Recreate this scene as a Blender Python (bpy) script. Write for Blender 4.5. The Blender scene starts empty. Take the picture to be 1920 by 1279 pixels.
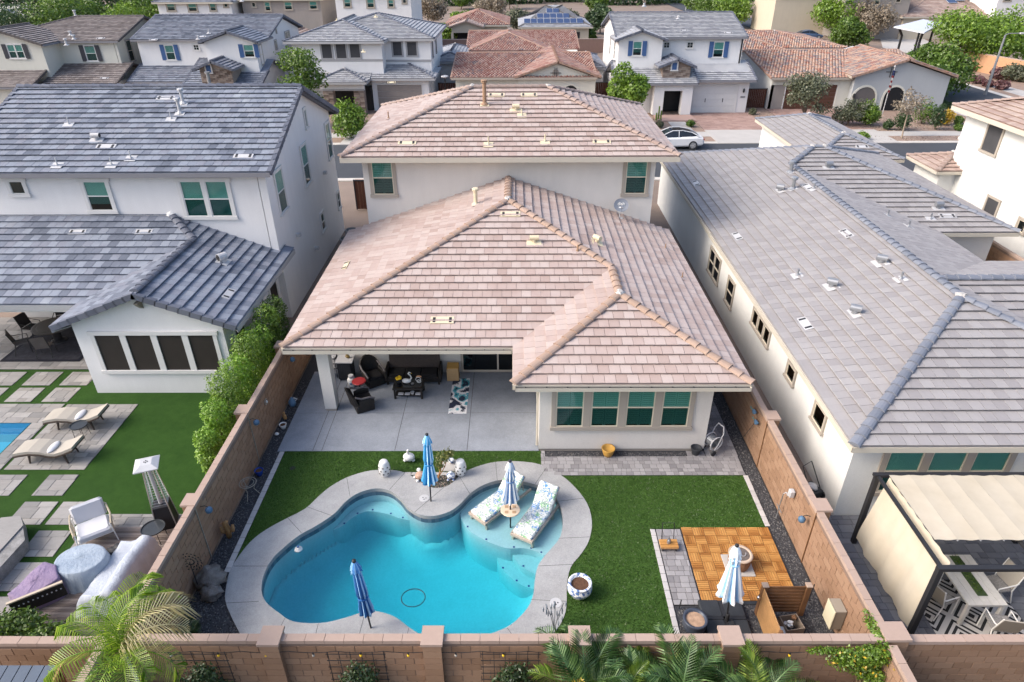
import bpy, bmesh, math, random
import numpy as np
from mathutils import Vector, Matrix, noise
from mathutils.geometry import tessellate_polygon
random.seed(7); RNG = np.random.default_rng(7)
R_ = math.radians; PI = math.pi
S = bpy.context.scene; COL = S.collection

# ------------------------------------------------------------------ camera
cam = bpy.data.cameras.new('camera'); cam.lens = 23.371; cam.sensor_width = 36
cam.clip_start = .1; cam.clip_end = 3000
camo = bpy.data.objects.new('camera', cam); COL.objects.link(camo); S.camera = camo
_p, _y, _r = R_(30.55), R_(-.297), R_(.269)
fw = Vector((math.sin(_y)*math.cos(_p), math.cos(_y)*math.cos(_p), -math.sin(_p)))
ri = Vector((math.cos(_y), -math.sin(_y), 0)); dn = fw.cross(ri)
rr = ri*math.cos(_r)+dn*math.sin(_r); dd = -ri*math.sin(_r)+dn*math.cos(_r)
camo.matrix_world = Matrix(((rr.x, -dd.x, -fw.x, 0), (rr.y, -dd.y, -fw.y, 0), (rr.z, -dd.z, -fw.z, 14.0), (0, 0, 0, 1)))
# ------------------------------------------------------------------ light
SUN_EL, SUN_AZ = 40, 258          # azimuth clockwise from +y; light arrives from the left of the picture
w = bpy.data.worlds.new('World'); S.world = w; w.use_nodes = True
nt = w.node_tree; bg = nt.nodes['Background']
sky = nt.nodes.new('ShaderNodeTexSky'); sky.sky_type = 'NISHITA'; sky.sun_disc = False
sky.sun_elevation = R_(SUN_EL); sky.sun_rotation = R_(SUN_AZ); sky.air_density = 1.0; sky.dust_density = 4.0; sky.ozone_density = 1.0
nt.links.new(sky.outputs[0], bg.inputs[0]); bg.inputs[1].default_value = .15
sl = bpy.data.lights.new('sun', 'SUN'); sl.energy = 1.15; sl.angle = R_(27); sl.color = (1, .95, .88)
so = bpy.data.objects.new('sun', sl); COL.objects.link(so)
d = Vector((math.sin(R_(SUN_AZ))*math.cos(R_(SUN_EL)), math.cos(R_(SUN_AZ))*math.cos(R_(SUN_EL)), math.sin(R_(SUN_EL))))
so.rotation_euler = d.to_track_quat('Z', 'Y').to_euler(); so.location = (-60, 0, 60)
S.view_settings.view_transform = 'Standard'; S.view_settings.look = 'None'
S.view_settings.exposure = 1.1; S.view_settings.gamma = 1; S.view_settings.use_curve_mapping = False
S.cycles.max_bounces = 8; S.cycles.diffuse_bounces = 4; S.cycles.transparent_max_bounces = 12
S.cycles.caustics_reflective = False; S.cycles.caustics_refractive = False
S.cycles.use_denoising = True

# ------------------------------------------------------------------ materials
MATS = {}
def nodes(m):
    m.use_nodes = True; return m.node_tree
def ramp(nt, fac, cols, interp='LINEAR'):
    r = nt.nodes.new('ShaderNodeValToRGB'); e = r.color_ramp.elements; r.color_ramp.interpolation = interp
    n = len(cols)
    while len(e) < n: e.new(.5)
    for i, c in enumerate(cols):
        if len(c) == 4: e[i].position = c[3]
        else: e[i].position = i/(n-1) if interp == 'LINEAR' else i/n
        e[i].color = (*c[:3], 1)
    nt.links.new(fac, r.inputs[0]); return r.outputs[0]
def ntex(nt, scale, detail=3, rough=.6, vec=None, stretch=None):
    t = nt.nodes.new('ShaderNodeTexNoise'); t.inputs['Scale'].default_value = scale
    t.inputs['Detail'].default_value = detail; t.inputs['Roughness'].default_value = rough
    if vec is None:
        g = nt.nodes.new('ShaderNodeNewGeometry'); vec = g.outputs['Position']
    if stretch:
        mp = nt.nodes.new('ShaderNodeMapping'); mp.inputs['Scale'].default_value = stretch
        nt.links.new(vec, mp.inputs[0]); vec = mp.outputs[0]
    nt.links.new(vec, t.inputs['Vector']); return t.outputs['Fac']
def mth(nt, op, a, b=None, c=None):
    n = nt.nodes.new('ShaderNodeMath'); n.operation = op
    for i, v in enumerate((a, b, c)):
        if v is None: continue
        if isinstance(v, (int, float)): n.inputs[i].default_value = v
        else: nt.links.new(v, n.inputs[i])
    return n.outputs[0]
def mixc(nt, mode, fac, a, b):
    n = nt.nodes.new('ShaderNodeMix'); n.data_type = 'RGBA'; n.blend_type = mode
    for i, v in ((0, fac), (6, a), (7, b)):
        if isinstance(v, (int, float)): n.inputs[i].default_value = v
        elif isinstance(v, tuple): n.inputs[i].default_value = (*v[:3], 1)
        else: nt.links.new(v, n.inputs[i])
    return n.outputs[2]
def bump(nt, h, dist, strength, bs):
    b = nt.nodes.new('ShaderNodeBump'); b.inputs['Strength'].default_value = strength; b.inputs['Distance'].default_value = dist
    nt.links.new(h, b.inputs['Height']); nt.links.new(b.outputs[0], bs.inputs['Normal'])
def rnd_fac(nt):
    oi = nt.nodes.new('ShaderNodeObjectInfo'); at = nt.nodes.new('ShaderNodeAttribute'); at.attribute_name = 'rnd'
    return mth(nt, 'FRACT', mth(nt, 'ADD', oi.outputs['Random'], at.outputs['Fac']))
def mat(name, col, rough=.8, var=.12, scale=3., fine=40., bumpd=0, bscale=60., metal=0, spec=.3):
    """plain material: base colour with two sizes of mottling and fine relief"""
    if name in MATS: return MATS[name]
    m = bpy.data.materials.new(name); nt = nodes(m); bs = nt.nodes['Principled BSDF']
    bs.inputs['Roughness'].default_value = rough; bs.inputs['Metallic'].default_value = metal
    bs.inputs['Specular IOR Level'].default_value = spec
    n1 = ntex(nt, scale, 4); n2 = ntex(nt, fine, 2)
    if name.startswith('stucco'): n1 = mth(nt, 'ADD', mth(nt, 'MULTIPLY', n1, .4), mth(nt, 'MULTIPLY', ntex(nt, 2.5, 5, .7, stretch=(1, 1, .22)), .6)); var *= 1.7
    f = mth(nt, 'ADD', mth(nt, 'MULTIPLY', n1, .6), mth(nt, 'MULTIPLY', n2, .4))
    lo = tuple(max(0, c*(1-var*2.2)) for c in col); hi = tuple(min(1, c*(1+var*2.2)) for c in col)
    nt.links.new(ramp(nt, f, [(*lo, .2), (*hi, .8)]), bs.inputs['Base Color'])
    if bumpd: bump(nt, ntex(nt, bscale, 3), bumpd, .6, bs)
    MATS[name] = m; return m
def tile_mat(name, cols, rough=.75, patch=.7, streak=None, dirt=.12):
    """roof tile, block, paver: colour picked per piece, plus slow patches and grain"""
    m = bpy.data.materials.new(name); nt = nodes(m); bs = nt.nodes['Principled BSDF']
    bs.inputs['Roughness'].default_value = rough; bs.inputs['Specular IOR Level'].default_value = .25
    f = mth(nt, 'ADD', mth(nt, 'MULTIPLY', rnd_fac(nt), 1-patch*.45), mth(nt, 'MULTIPLY', mth(nt, 'SUBTRACT', ntex(nt, .55, 2), .5), patch*1.3))
    f = mth(nt, 'ADD', f, patch*.1)
    c = ramp(nt, f, cols)
    g = ntex(nt, 9, 4, .7, stretch=streak); g2 = ntex(nt, 45, 3)
    k = mth(nt, 'ADD', 1-dirt, mth(nt, 'MULTIPLY', mth(nt, 'ADD', mth(nt, 'MULTIPLY', g, .65), mth(nt, 'MULTIPLY', g2, .35)), dirt*2))
    v = nt.nodes.new('ShaderNodeVectorMath'); v.operation = 'SCALE'; nt.links.new(c, v.inputs[0]); nt.links.new(k, v.inputs['Scale'])
    nt.links.new(v.outputs[0], bs.inputs['Base Color']); bump(nt, g2, .004, .5, bs)
    MATS[name] = m; return m
def glossmix(name, tint, tfac, gcol=(.9, .95, 1), rough=.03, spec=.5):
    """tinted window glass: tinted transparency under a mirror-like fresnel layer"""
    m = bpy.data.materials.new(name); nt = nodes(m); nt.nodes.remove(nt.nodes['Principled BSDF'])
    o = nt.nodes['Material Output']; t = nt.nodes.new('ShaderNodeBsdfTransparent'); t.inputs[0].default_value = (*tint, 1)
    g = nt.nodes.new('ShaderNodeBsdfGlossy'); g.inputs[0].default_value = (*gcol, 1); g.inputs['Roughness'].default_value = rough
    fr = nt.nodes.new('ShaderNodeFresnel'); fr.inputs[0].default_value = 1.5
    gb = nt.nodes.new('ShaderNodeNewGeometry'); f = mth(nt, 'MULTIPLY', mth(nt, 'ADD', fr.outputs[0], tfac), mth(nt, 'SUBTRACT', 1, gb.outputs['Backfacing']))
    mx = nt.nodes.new('ShaderNodeMixShader'); nt.links.new(f, mx.inputs[0]); nt.links.new(t.outputs[0], mx.inputs[1]); nt.links.new(g.outputs[0], mx.inputs[2])
    nt.links.new(mx.outputs[0], o.inputs[0]); MATS[name] = m; return m
def leaf_mat(name, dark, mid, light, trans=.35, patch=.5):
    m = bpy.data.materials.new(name); nt = nodes(m); nt.nodes.remove(nt.nodes['Principled BSDF'])
    o = nt.nodes['Material Output']; f = rnd_fac(nt)
    f = mth(nt, 'ADD', mth(nt, 'MULTIPLY', f, .6), mth(nt, 'MULTIPLY', ntex(nt, 1.6, 2), .45))
    c = ramp(nt, f, [(*dark, .15), (*mid, .5), (*light, .9)])
    a = nt.nodes.new('ShaderNodeBsdfDiffuse'); b = nt.nodes.new('ShaderNodeBsdfTranslucent'); g = nt.nodes.new('ShaderNodeBsdfGlossy'); g.inputs['Roughness'].default_value = .45
    for x in (a, b): nt.links.new(c, x.inputs[0])
    mx = nt.nodes.new('ShaderNodeMixShader'); mx.inputs[0].default_value = trans
    nt.links.new(a.outputs[0], mx.inputs[1]); nt.links.new(b.outputs[0], mx.inputs[2])
    m2 = nt.nodes.new('ShaderNodeMixShader'); m2.inputs[0].default_value = .05
    nt.links.new(mx.outputs[0], m2.inputs[1]); nt.links.new(g.outputs[0], m2.inputs[2])
    nt.links.new(m2.outputs[0], o.inputs[0]); MATS[name] = m; return m

stucco_cream = mat('stucco_cream', (.63, .60, .56), .9, .035, .8, 30, .006, 45)
stucco_white = mat('stucco_white', (.69, .68, .68), .9, .03, .8, 30, .006, 45)
stucco_white_b = mat('stucco_white_b', (.66, .66, .64), .9, .035, .8, 30, .006, 45)
stucco_offwhite = mat('stucco_offwhite', (.58, .57, .51), .9, .03, .8, 30, .006, 45)
stucco_grey = mat('stucco_grey', (.30, .27, .25), .9, .04, .8, 30, .006, 45)
stucco_front_shade = mat('stucco_front_shade', (.37, .39, .41), .9, .03, .8, 30, .006, 45)  # bluish shade of the camera-facing wall, put into the stucco colour
stucco_arch_shade = mat('stucco_arch_shade', (.12, .11, .11), .9, .04, .8, 30, .006, 45)  # shade inside the porch arch, put into a dark stucco colour
stucco_tan = mat('stucco_tan', (.50, .44, .35), .9, .04, .8, 30, .006, 45)
trim_tan = mat('trim_tan', (.36, .32, .275), .85, .03, 2, 30, .004, 45)
trim_grey = mat('trim_grey', (.33, .325, .33), .85, .03, 2, 30, .004, 45)
trim_white = mat('trim_white', (.62, .61, .60), .8, .03)
trim_taupe = mat('trim_taupe', (.28, .245, .20), .85, .03)
fascia_cream = mat('fascia_cream', (.50, .46, .39), .6, .03)
fascia_grey = mat('fascia_grey', (.20, .20, .22), .6, .04)
fascia_ltgrey = mat('fascia_light_grey', (.36, .36, .37), .6, .04)
sash_cream = mat('sash_cream', (.62, .56, .44), .5, .02)
sash_white = mat('sash_white', (.66, .66, .64), .5, .02)
white_paint = mat('white_paint', (.78, .77, .74), .45, .02)
louvre_white = mat('louvre_white', (.62, .65, .64), .5, .02)
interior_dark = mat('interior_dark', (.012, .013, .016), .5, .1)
screen_brown = mat('screen_brown', (.028, .023, .020), .75, .12, 2, 200)
screen_grey = mat('screen_grey', (.055, .055, .06), .75, .1, 2, 200)
glass_teal = glossmix('glass_teal', (.60, .80, .77), .02)
glass_dark = glossmix('glass_dark', (.05, .12, .12), .03)
shutter_blue = mat('shutter_blue', (.055, .115, .26), .6, .08)
shutter_grey = mat('shutter_grey', (.06, .06, .07), .6, .08)
mortar_white = mat('mortar_white', (.72, .70, .68), .9, .05)
metal_grey = mat('metal_grey', (.30, .31, .33), .45, .08, metal=.6)
metal_light = mat('metal_light', (.46, .46, .47), .5, .06)
metal_dark = mat('metal_dark', (.025, .025, .028), .5, .1)
vent_tan = mat('vent_tan', (.62, .54, .38), .6, .05)
pipe_brown = mat('pipe_brown', (.30, .19, .12), .6, .08)
garage_taupe = mat('garage_taupe', (.25, .22, .205), .7, .05)
garage_brown = mat('garage_brown', (.10, .045, .03), .6, .08)
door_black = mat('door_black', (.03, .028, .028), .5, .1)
wood_gate = mat('wood_gate', (.09, .035, .022), .7, .2, 4, 60)
stone_veneer = tile_mat('stone_veneer', [(.12, .09, .075), (.22, .17, .145), (.33, .27, .23), (.17, .15, .14)], .9, .3)

tile_pink = tile_mat('tile_pink', [(.35, .265, .235), (.41, .325, .295), (.45, .375, .345), (.385, .295, .265), (.50, .425, .395)], .8, .45, streak=(1, .25, 1))
cap_orange = tile_mat('cap_orange', [(.31, .22, .17), (.36, .26, .205), (.34, .25, .21)], .8, .3)
cap_pink = tile_mat('cap_pink', [(.27, .20, .175), (.32, .245, .215), (.30, .235, .21)], .8, .3)
tile_blue = tile_mat('tile_blue', [(.105, .12, .155), (.15, .168, .212), (.23, .255, .305), (.18, .19, .232), (.30, .33, .37)], .7, .7, streak=(1.2, .2, 1), dirt=.2)
tile_slate = tile_mat('tile_slate', [(.12, .13, .165), (.17, .18, .22), (.235, .25, .29), (.16, .175, .22)], .7, .5, dirt=.2)
cap_slate = tile_mat('cap_slate', [(.085, .095, .125), (.12, .13, .165), (.15, .16, .19)], .7, .3)
tile_silver = tile_mat('tile_silver', [(.26, .245, .248), (.285, .27, .272), (.32, .305, .305), (.28, .265, .268)], .7, .35, streak=(1, .3, 1), dirt=.14)
cap_silver = tile_mat('cap_silver', [(.15, .165, .20), (.18, .195, .235), (.21, .225, .26)], .7, .3)
tile_taupe = tile_mat('tile_taupe', [(.14, .12, .115), (.19, .165, .16), (.26, .23, .22), (.17, .155, .15)], .75, .7, dirt=.2)
cap_taupe = tile_mat('cap_taupe', [(.09, .08, .08), (.13, .115, .11)], .75, .3)
tile_ltgrey = tile_mat('tile_light_grey', [(.24, .245, .27), (.30, .31, .335), (.38, .385, .405), (.27, .28, .31)], .7, .6, dirt=.2)
tile_rose = tile_mat('tile_rose', [(.30, .21, .18), (.38, .29, .25), (.46, .37, .32)], .8, .7)
clay_red = tile_mat('clay_red', [(.21, .085, .07), (.29, .165, .135), (.36, .26, .225), (.25, .125, .10), (.15, .13, .14), (.38, .30, .26)], .8, .8, dirt=.25)
clay_orange = tile_mat('clay_orange', [(.26, .12, .09), (.34, .20, .15), (.40, .29, .23), (.17, .16, .17), (.29, .135, .105), (.42, .33, .26)], .8, .9, dirt=.25)
clay_cap = tile_mat('clay_cap', [(.32, .20, .15), (.38, .26, .21)], .8, .3)
block_tan = tile_mat('block_tan', [(.25, .15, .094), (.29, .178, .115), (.32, .205, .135)], .92, .5, dirt=.14)
cap_sunlit_m = tile_mat('cap_block_sunlit', [(.36, .265, .215), (.39, .29, .24)], .92, .4)  # pink of sunlit block tops, put into the colour of the caps
mortar_m = mat('mortar', (.20, .14, .11), .95, .1)
paver_m = tile_mat('paver', [(.18, .172, .18), (.245, .235, .24), (.31, .30, .305), (.21, .203, .215)], .88, .6, dirt=.22)
paver_dk = tile_mat('paver_dark', [(.10, .105, .125), (.15, .155, .175), (.19, .195, .215)], .85, .5, dirt=.2)
paver_lt = tile_mat('paver_light', [(.42, .40, .39), (.50, .48, .47)], .88, .4)
travertine = tile_mat('travertine', [(.18, .175, .17), (.26, .25, .24), (.34, .325, .31), (.235, .22, .205), (.30, .29, .28)], .75, .3, streak=(.6, 2.2, 1), dirt=.3)
drive_paver = tile_mat('driveway_paver', [(.26, .17, .145), (.32, .215, .185), (.37, .26, .23)], .9, .5)
deck_wood = tile_mat('deck_wood', [(.25, .10, .025), (.38, .17, .045), (.50, .26, .08), (.30, .125, .03)], .55, .2, dirt=.35, streak=None)
concrete_walk = mat('concrete_walk', (.42, .40, .38), .9, .06, 1, 40)
kerb_m = mat('kerb', (.50, .47, .43), .9, .05)
asphalt = mat('asphalt', (.055, .06, .07), .9, .08, .5, 90, .003, 120)
dirt_m = mat('decomposed_granite', (.27, .195, .155), .95, .16, 1.5, 60, .01, 60)
ground_m = mat('bare_ground', (.22, .17, .14), .95, .15, .3, 20)
black_gravel = mat('black_gravel', (.045, .045, .05), .9, .35, 25, 110, .02, 70)
brown_gravel = mat('brown_gravel', (.17, .12, .10), .9, .35, 25, 110, .02, 70)
wicker_black = mat('wicker_black', (.018, .016, .015), .55, .2, 20, 150, .004, 160)
wicker_brown = mat('wicker_brown', (.06, .045, .038), .55, .2, 20, 150, .004, 160)
cushion_beige = mat('cushion_beige', (.37, .34, .295), .9, .04)
cushion_white = mat('cushion_white', (.56, .56, .58), .9, .03)
ceramic_white = mat('ceramic_white', (.70, .70, .69), .25, .03, spec=.5)
plastic_black = mat('plastic_black', (.03, .033, .038), .6, .2, 3, 60)
wood_brown = mat('wood_brown', (.17, .085, .040), .6, .25, 3, 50)
wood_tan = mat('wood_tan', (.36, .20, .085), .6, .22, 3, 40)
bark = mat('bark', (.16, .12, .09), .9, .25, 8, 60)
bark_pale = mat('bark_pale', (.34, .27, .21), .9, .2, 8, 60)
cardboard = mat('cardboard', (.40, .26, .13), .9, .06)
def concrete_aggregate(name, col):
    m = bpy.data.materials.new(name); nt = nodes(m); bs = nt.nodes['Principled BSDF']; bs.inputs['Roughness'].default_value = .88
    v = nt.nodes.new('ShaderNodeTexVoronoi'); v.inputs['Scale'].default_value = 70
    g = nt.nodes.new('ShaderNodeNewGeometry'); nt.links.new(g.outputs['Position'], v.inputs['Vector'])
    f = mth(nt, 'ADD', mth(nt, 'MULTIPLY', v.outputs['Distance'], .55), mth(nt, 'ADD', mth(nt, 'MULTIPLY', ntex(nt, 1.1, 5, .7), .95), -.22))
    f = mth(nt, 'ADD', f, mth(nt, 'MULTIPLY', mth(nt, 'SUBTRACT', ntex(nt, 24, 3), .5), .5))
    nt.links.new(ramp(nt, f, [tuple(c*.72 for c in col)+(.15,), tuple(c*1.0 for c in col)+(.5,), tuple(min(1, c*1.3) for c in col)+(.85,)]), bs.inputs['Base Color'])
    bump(nt, v.outputs['Distance'], .004, .5, bs); MATS[name] = m; return m
patio_conc = concrete_aggregate('patio_concrete', (.225, .245, .28))
deck_conc = concrete_aggregate('deck_concrete', (.32, .32, .32))
def turf_mat(name, a, b, c):
    m = bpy.data.materials.new(name); nt = nodes(m); bs = nt.nodes['Principled BSDF']; bs.inputs['Roughness'].default_value = .85; bs.inputs['Specular IOR Level'].default_value = .15
    f = mth(nt, 'ADD', mth(nt, 'MULTIPLY', ntex(nt, 75, 3, .8), .62), mth(nt, 'MULTIPLY', ntex(nt, 3.2, 4, .65), .26))
    f = mth(nt, 'ADD', f, mth(nt, 'MULTIPLY', ntex(nt, .9, 3), .2))
    nt.links.new(ramp(nt, f, [(*a, .3), (*b, .52), (*c, .74)]), bs.inputs['Base Color'])
    bump(nt, ntex(nt, 75, 3, .8), .02, .9, bs); MATS[name] = m; return m
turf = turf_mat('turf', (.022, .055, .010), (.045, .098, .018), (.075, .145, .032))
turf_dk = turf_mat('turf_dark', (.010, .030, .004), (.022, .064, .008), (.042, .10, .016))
leaf_lime = leaf_mat('leaf_lime', (.07, .15, .008), (.17, .33, .02), (.33, .52, .06))
leaf_green = leaf_mat('leaf_green', (.035, .075, .008), (.09, .165, .018), (.17, .275, .035))
leaf_bright = leaf_mat('leaf_bright', (.055, .115, .008), (.135, .24, .02), (.26, .40, .045))
leaf_dark = leaf_mat('leaf_dark', (.018, .04, .014), (.045, .085, .028), (.09, .15, .05))
leaf_olive = leaf_mat('leaf_olive', (.05, .065, .035), (.11, .125, .07), (.20, .21, .13))
leaf_dry = leaf_mat('leaf_dry', (.15, .115, .08), (.26, .21, .15), (.40, .34, .26))
leaf_tan = leaf_mat('leaf_tan', (.32, .27, .11), (.52, .45, .22), (.70, .63, .38))
leaf_palm = leaf_mat('leaf_palm', (.05, .10, .012), (.14, .24, .03), (.33, .42, .07))
leaf_palm_dk = leaf_mat('leaf_palm_dark', (.03, .08, .02), (.08, .17, .045), (.19, .30, .09))
leaf_yellow = leaf_mat('leaf_yellow', (.30, .20, .01), (.50, .33, .02), (.62, .45, .05))
leaf_red = leaf_mat('leaf_red', (.14, .01, .03), (.25, .02, .05), (.35, .05, .10))
leaf_rose = leaf_mat('leaf_rosy', (.10, .04, .045), (.18, .08, .08), (.27, .15, .14))

# ------------------------------------------------------------------ mesh builder
ORG = {}
def org_of(o):
    return ORG.get(o.name, Vector((0, 0, 0))) if o is not None else Vector((0, 0, 0))
def props(o, label=None, cat=None, group=None, kind=None):
    if label: o['label'] = label
    if cat: o['category'] = cat
    if group: o['group'] = group
    if kind: o['kind'] = kind
    return o
def thing(name, label, cat, loc=(0, 0, 0), rotz=0, group=None, world=False, kind=None):
    o = bpy.data.objects.new(name, None); COL.objects.link(o); o.empty_display_size = .2
    o.location = loc; o.rotation_euler = (0, 0, rotz)
    if world: ORG[o.name] = Vector(loc)
    return props(o, label, cat, group, kind)
def link(name, me, parent=None):
    o = bpy.data.objects.new(name, me); COL.objects.link(o)
    if parent is not None:
        o.parent = parent
        if parent.name in ORG: ORG[o.name] = ORG[parent.name]
    return o
def copy_tree(o, parent=None):
    c = o.copy(); COL.objects.link(c); c.parent = parent
    for k in list(o.children): copy_tree(k, c)
    return c
class MB:
    def __init__(s): s.v = []; s.f = []; s.r = []
    def add(s, vs, fs, r=0.):
        n = len(s.v); s.v += [tuple(v) for v in vs]; s.f += [tuple(i+n for i in f) for f in fs]; s.r += [r]*len(fs); return s
    def box(s, x0, y0, z0, x1, y1, z1, r=0.):
        if x1 < x0: x0, x1 = x1, x0
        if y1 < y0: y0, y1 = y1, y0
        return s.add([(x0, y0, z0), (x1, y0, z0), (x1, y1, z0), (x0, y1, z0), (x0, y0, z1), (x1, y0, z1), (x1, y1, z1), (x0, y1, z1)],
                     [(0, 3, 2, 1), (4, 5, 6, 7), (0, 1, 5, 4), (1, 2, 6, 5), (2, 3, 7, 6), (3, 0, 4, 7)], r)
    def bbox(s, x0, y0, z0, x1, y1, z1, b=.01, r=0.):
        """box with chamfered top edges and corners"""
        if x1 < x0: x0, x1 = x1, x0
        if y1 < y0: y0, y1 = y1, y0
        def ring(a, z): return [(x0+a+b, y0+a, z), (x1-a-b, y0+a, z), (x1-a, y0+a+b, z), (x1-a, y1-a-b, z), (x1-a-b, y1-a, z), (x0+a+b, y1-a, z), (x0+a, y1-a-b, z), (x0+a, y0+a+b, z)]
        vs = ring(0, z0)+ring(0, z1-b)+ring(b, z1); fs = [tuple(range(16, 24)), tuple(range(7, -1, -1))]
        for k in (0, 8):
            for i in range(8): fs.append((k+i, k+(i+1) % 8, k+8+(i+1) % 8, k+8+i))
        return s.add(vs, fs, r)
    def xbox(s, M, sx, sy, sz, r=0., c=(0, 0, 0)):
        """box of size sx,sy,sz centred at c in the frame of matrix M"""
        vs = [M @ Vector((c[0]+a*sx/2, c[1]+b*sy/2, c[2]+d*sz/2)) for d in (-1, 1) for a, b in ((-1, -1), (1, -1), (1, 1), (-1, 1))]
        return s.add(vs, [(0, 3, 2, 1), (4, 5, 6, 7), (0, 1, 5, 4), (1, 2, 6, 5), (2, 3, 7, 6), (3, 0, 4, 7)], r)
    def prism(s, poly, z0, z1, r=0.):
        n = len(poly); a = sum(poly[i][0]*poly[(i+1) % n][1]-poly[(i+1) % n][0]*poly[i][1] for i in range(n))
        if a < 0: poly = poly[::-1]
        vs = [(x, y, z0) for x, y in poly]+[(x, y, z1) for x, y in poly]
        return s.add(vs, [tuple(range(n-1, -1, -1)), tuple(range(n, 2*n))]+[(i, (i+1) % n, n+(i+1) % n, n+i) for i in range(n)], r)
    def cyl(s, p0, p1, r0, r1=None, n=8, cap=True, r=0.):
        if r1 is None: r1 = r0
        p0 = Vector(p0); p1 = Vector(p1); d = (p1-p0).normalized(); a = d.orthogonal().normalized(); b = d.cross(a)
        vs = []
        for p, q in ((p0, r0), (p1, r1)):
            for i in range(n): t = 2*PI*i/n; vs.append(p+(a*math.cos(t)+b*math.sin(t))*q)
        fs = [(i, (i+1) % n, n+(i+1) % n, n+i) for i in range(n)]
        if cap: fs += [tuple(range(n-1, -1, -1)), tuple(range(n, 2*n))]
        return s.add(vs, fs, r)
    def tube(s, pts, rad, n=6, r=0.):
        pts = [Vector(p) for p in pts]; vs = []; fs = []; a = None
        for i, p in enumerate(pts):
            d = (pts[min(i+1, len(pts)-1)]-pts[max(i-1, 0)]).normalized()
            a = (a-d*a.dot(d)).normalized() if a is not None and (a-d*a.dot(d)).length > 1e-4 else d.orthogonal().normalized()
            b = d.cross(a); q = rad[i] if isinstance(rad, (list, tuple)) else rad
            for k in range(n): t = 2*PI*k/n; vs.append(p+(a*math.cos(t)+b*math.sin(t))*q)
        for i in range(len(pts)-1):
            for k in range(n): fs.append((i*n+k, i*n+(k+1) % n, (i+1)*n+(k+1) % n, (i+1)*n+k))
        fs += [tuple(range(n-1, -1, -1)), tuple(range((len(pts)-1)*n, len(pts)*n))]
        return s.add(vs, fs, r)
    def lathe(s, prof, n=20, c=(0, 0, 0), r=0., sx=1, sy=1):
        vs = []; fs = []
        for q, z in prof:
            for k in range(n): t = 2*PI*k/n; vs.append((c[0]+q*math.cos(t)*sx, c[1]+q*math.sin(t)*sy, c[2]+z))
        for i in range(len(prof)-1):
            for k in range(n): fs.append((i*n+k, i*n+(k+1) % n, (i+1)*n+(k+1) % n, (i+1)*n+k))
        if prof[0][0] > 1e-4: fs.append(tuple(range(n-1, -1, -1)))
        if prof[-1][0] > 1e-4: fs.append(tuple(range((len(prof)-1)*n, len(prof)*n)))
        return s.add(vs, fs, r)
    def blob(s, c, rad, seed=0, amp=.2, n=10, m=7, freq=1.5, r=0.):
        vs = []; fs = []
        for i in range(m+1):
            ph = PI*i/m
            for k in range(n):
                t = 2*PI*k/n; dv = Vector((math.sin(ph)*math.cos(t), math.sin(ph)*math.sin(t), math.cos(ph)))
                q = 1+amp*noise.noise(dv*freq+Vector((seed*3.1, seed, 0)))*2
                vs.append((c[0]+dv.x*rad[0]*q, c[1]+dv.y*rad[1]*q, c[2]+dv.z*rad[2]*q))
        for i in range(m):
            for k in range(n): fs.append((i*n+k, (i+1)*n+k, (i+1)*n+(k+1) % n, i*n+(k+1) % n))
        return s.add(vs, fs, r)
    def build(s, name, m, parent=None, smooth=False, origin=None, kind=None):
        og = org_of(parent) if origin is None else Vector(origin)
        me = bpy.data.meshes.new(name)
        me.from_pydata([(v[0]-og.x, v[1]-og.y, v[2]-og.z) for v in s.v], [], s.f)
        if any(s.r):
            at = me.attributes.new('rnd', 'FLOAT', 'FACE'); at.data.foreach_set('value', s.r)
        me.materials.append(m)
        if smooth: me.polygons.foreach_set('use_smooth', [True]*len(s.f))
        me.update(); o = link(name, me, parent)
        if kind: o['kind'] = kind
        return o
def single(name, label, cat, mb, m, group=None, kind=None, loc=None, smooth=False):
    """a thing that is one mesh; loc = its base point, geometry given in world coordinates"""
    loc = Vector(loc) if loc is not None else Vector((0, 0, 0))
    o = mb.build(name, m, None, smooth, origin=loc); o.location = loc
    ORG[o.name] = loc
    return props(o, label, cat, group, kind)
def sheet(name, loops, z, m, thick=0, kind='structure', parent=None):
    """flat polygon with optional holes"""
    vs = [Vector((x, y, z)) for L in loops for x, y in L]
    tris = tessellate_polygon([[Vector((x, y, 0)) for x, y in L] for L in loops])
    fs = []
    for a, b, c in tris:
        nz = (vs[b]-vs[a]).cross(vs[c]-vs[a]).z
        fs.append((a, b, c) if nz > 0 else (a, c, b))
    mb = MB(); mb.add(vs, fs)
    if thick:
        k = 0
        for L in loops:
            n = len(L)
            for i in range(n):
                a, b = L[i], L[(i+1) % n]
                mb.add([(a[0], a[1], z), (b[0], b[1], z), (b[0], b[1], z-thick), (a[0], a[1], z-thick)], [(0, 1, 2, 3)])
    o = mb.build(name, m, parent)
    if kind: o['kind'] = kind
    return o
def smooth_loop(P, n=4):
    out = []; N = len(P)
    for i in range(N):
        p0, p1, p2, p3 = (Vector(P[(i+k-1) % N]) for k in range(4))
        for j in range(n):
            t = j/n
            q = .5*((2*p1)+(p2-p0)*t+(2*p0-5*p1+4*p2-p3)*t*t+(3*p1-p0-3*p2+p3)*t**3)
            out.append((q.x, q.y))
    return out
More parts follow.
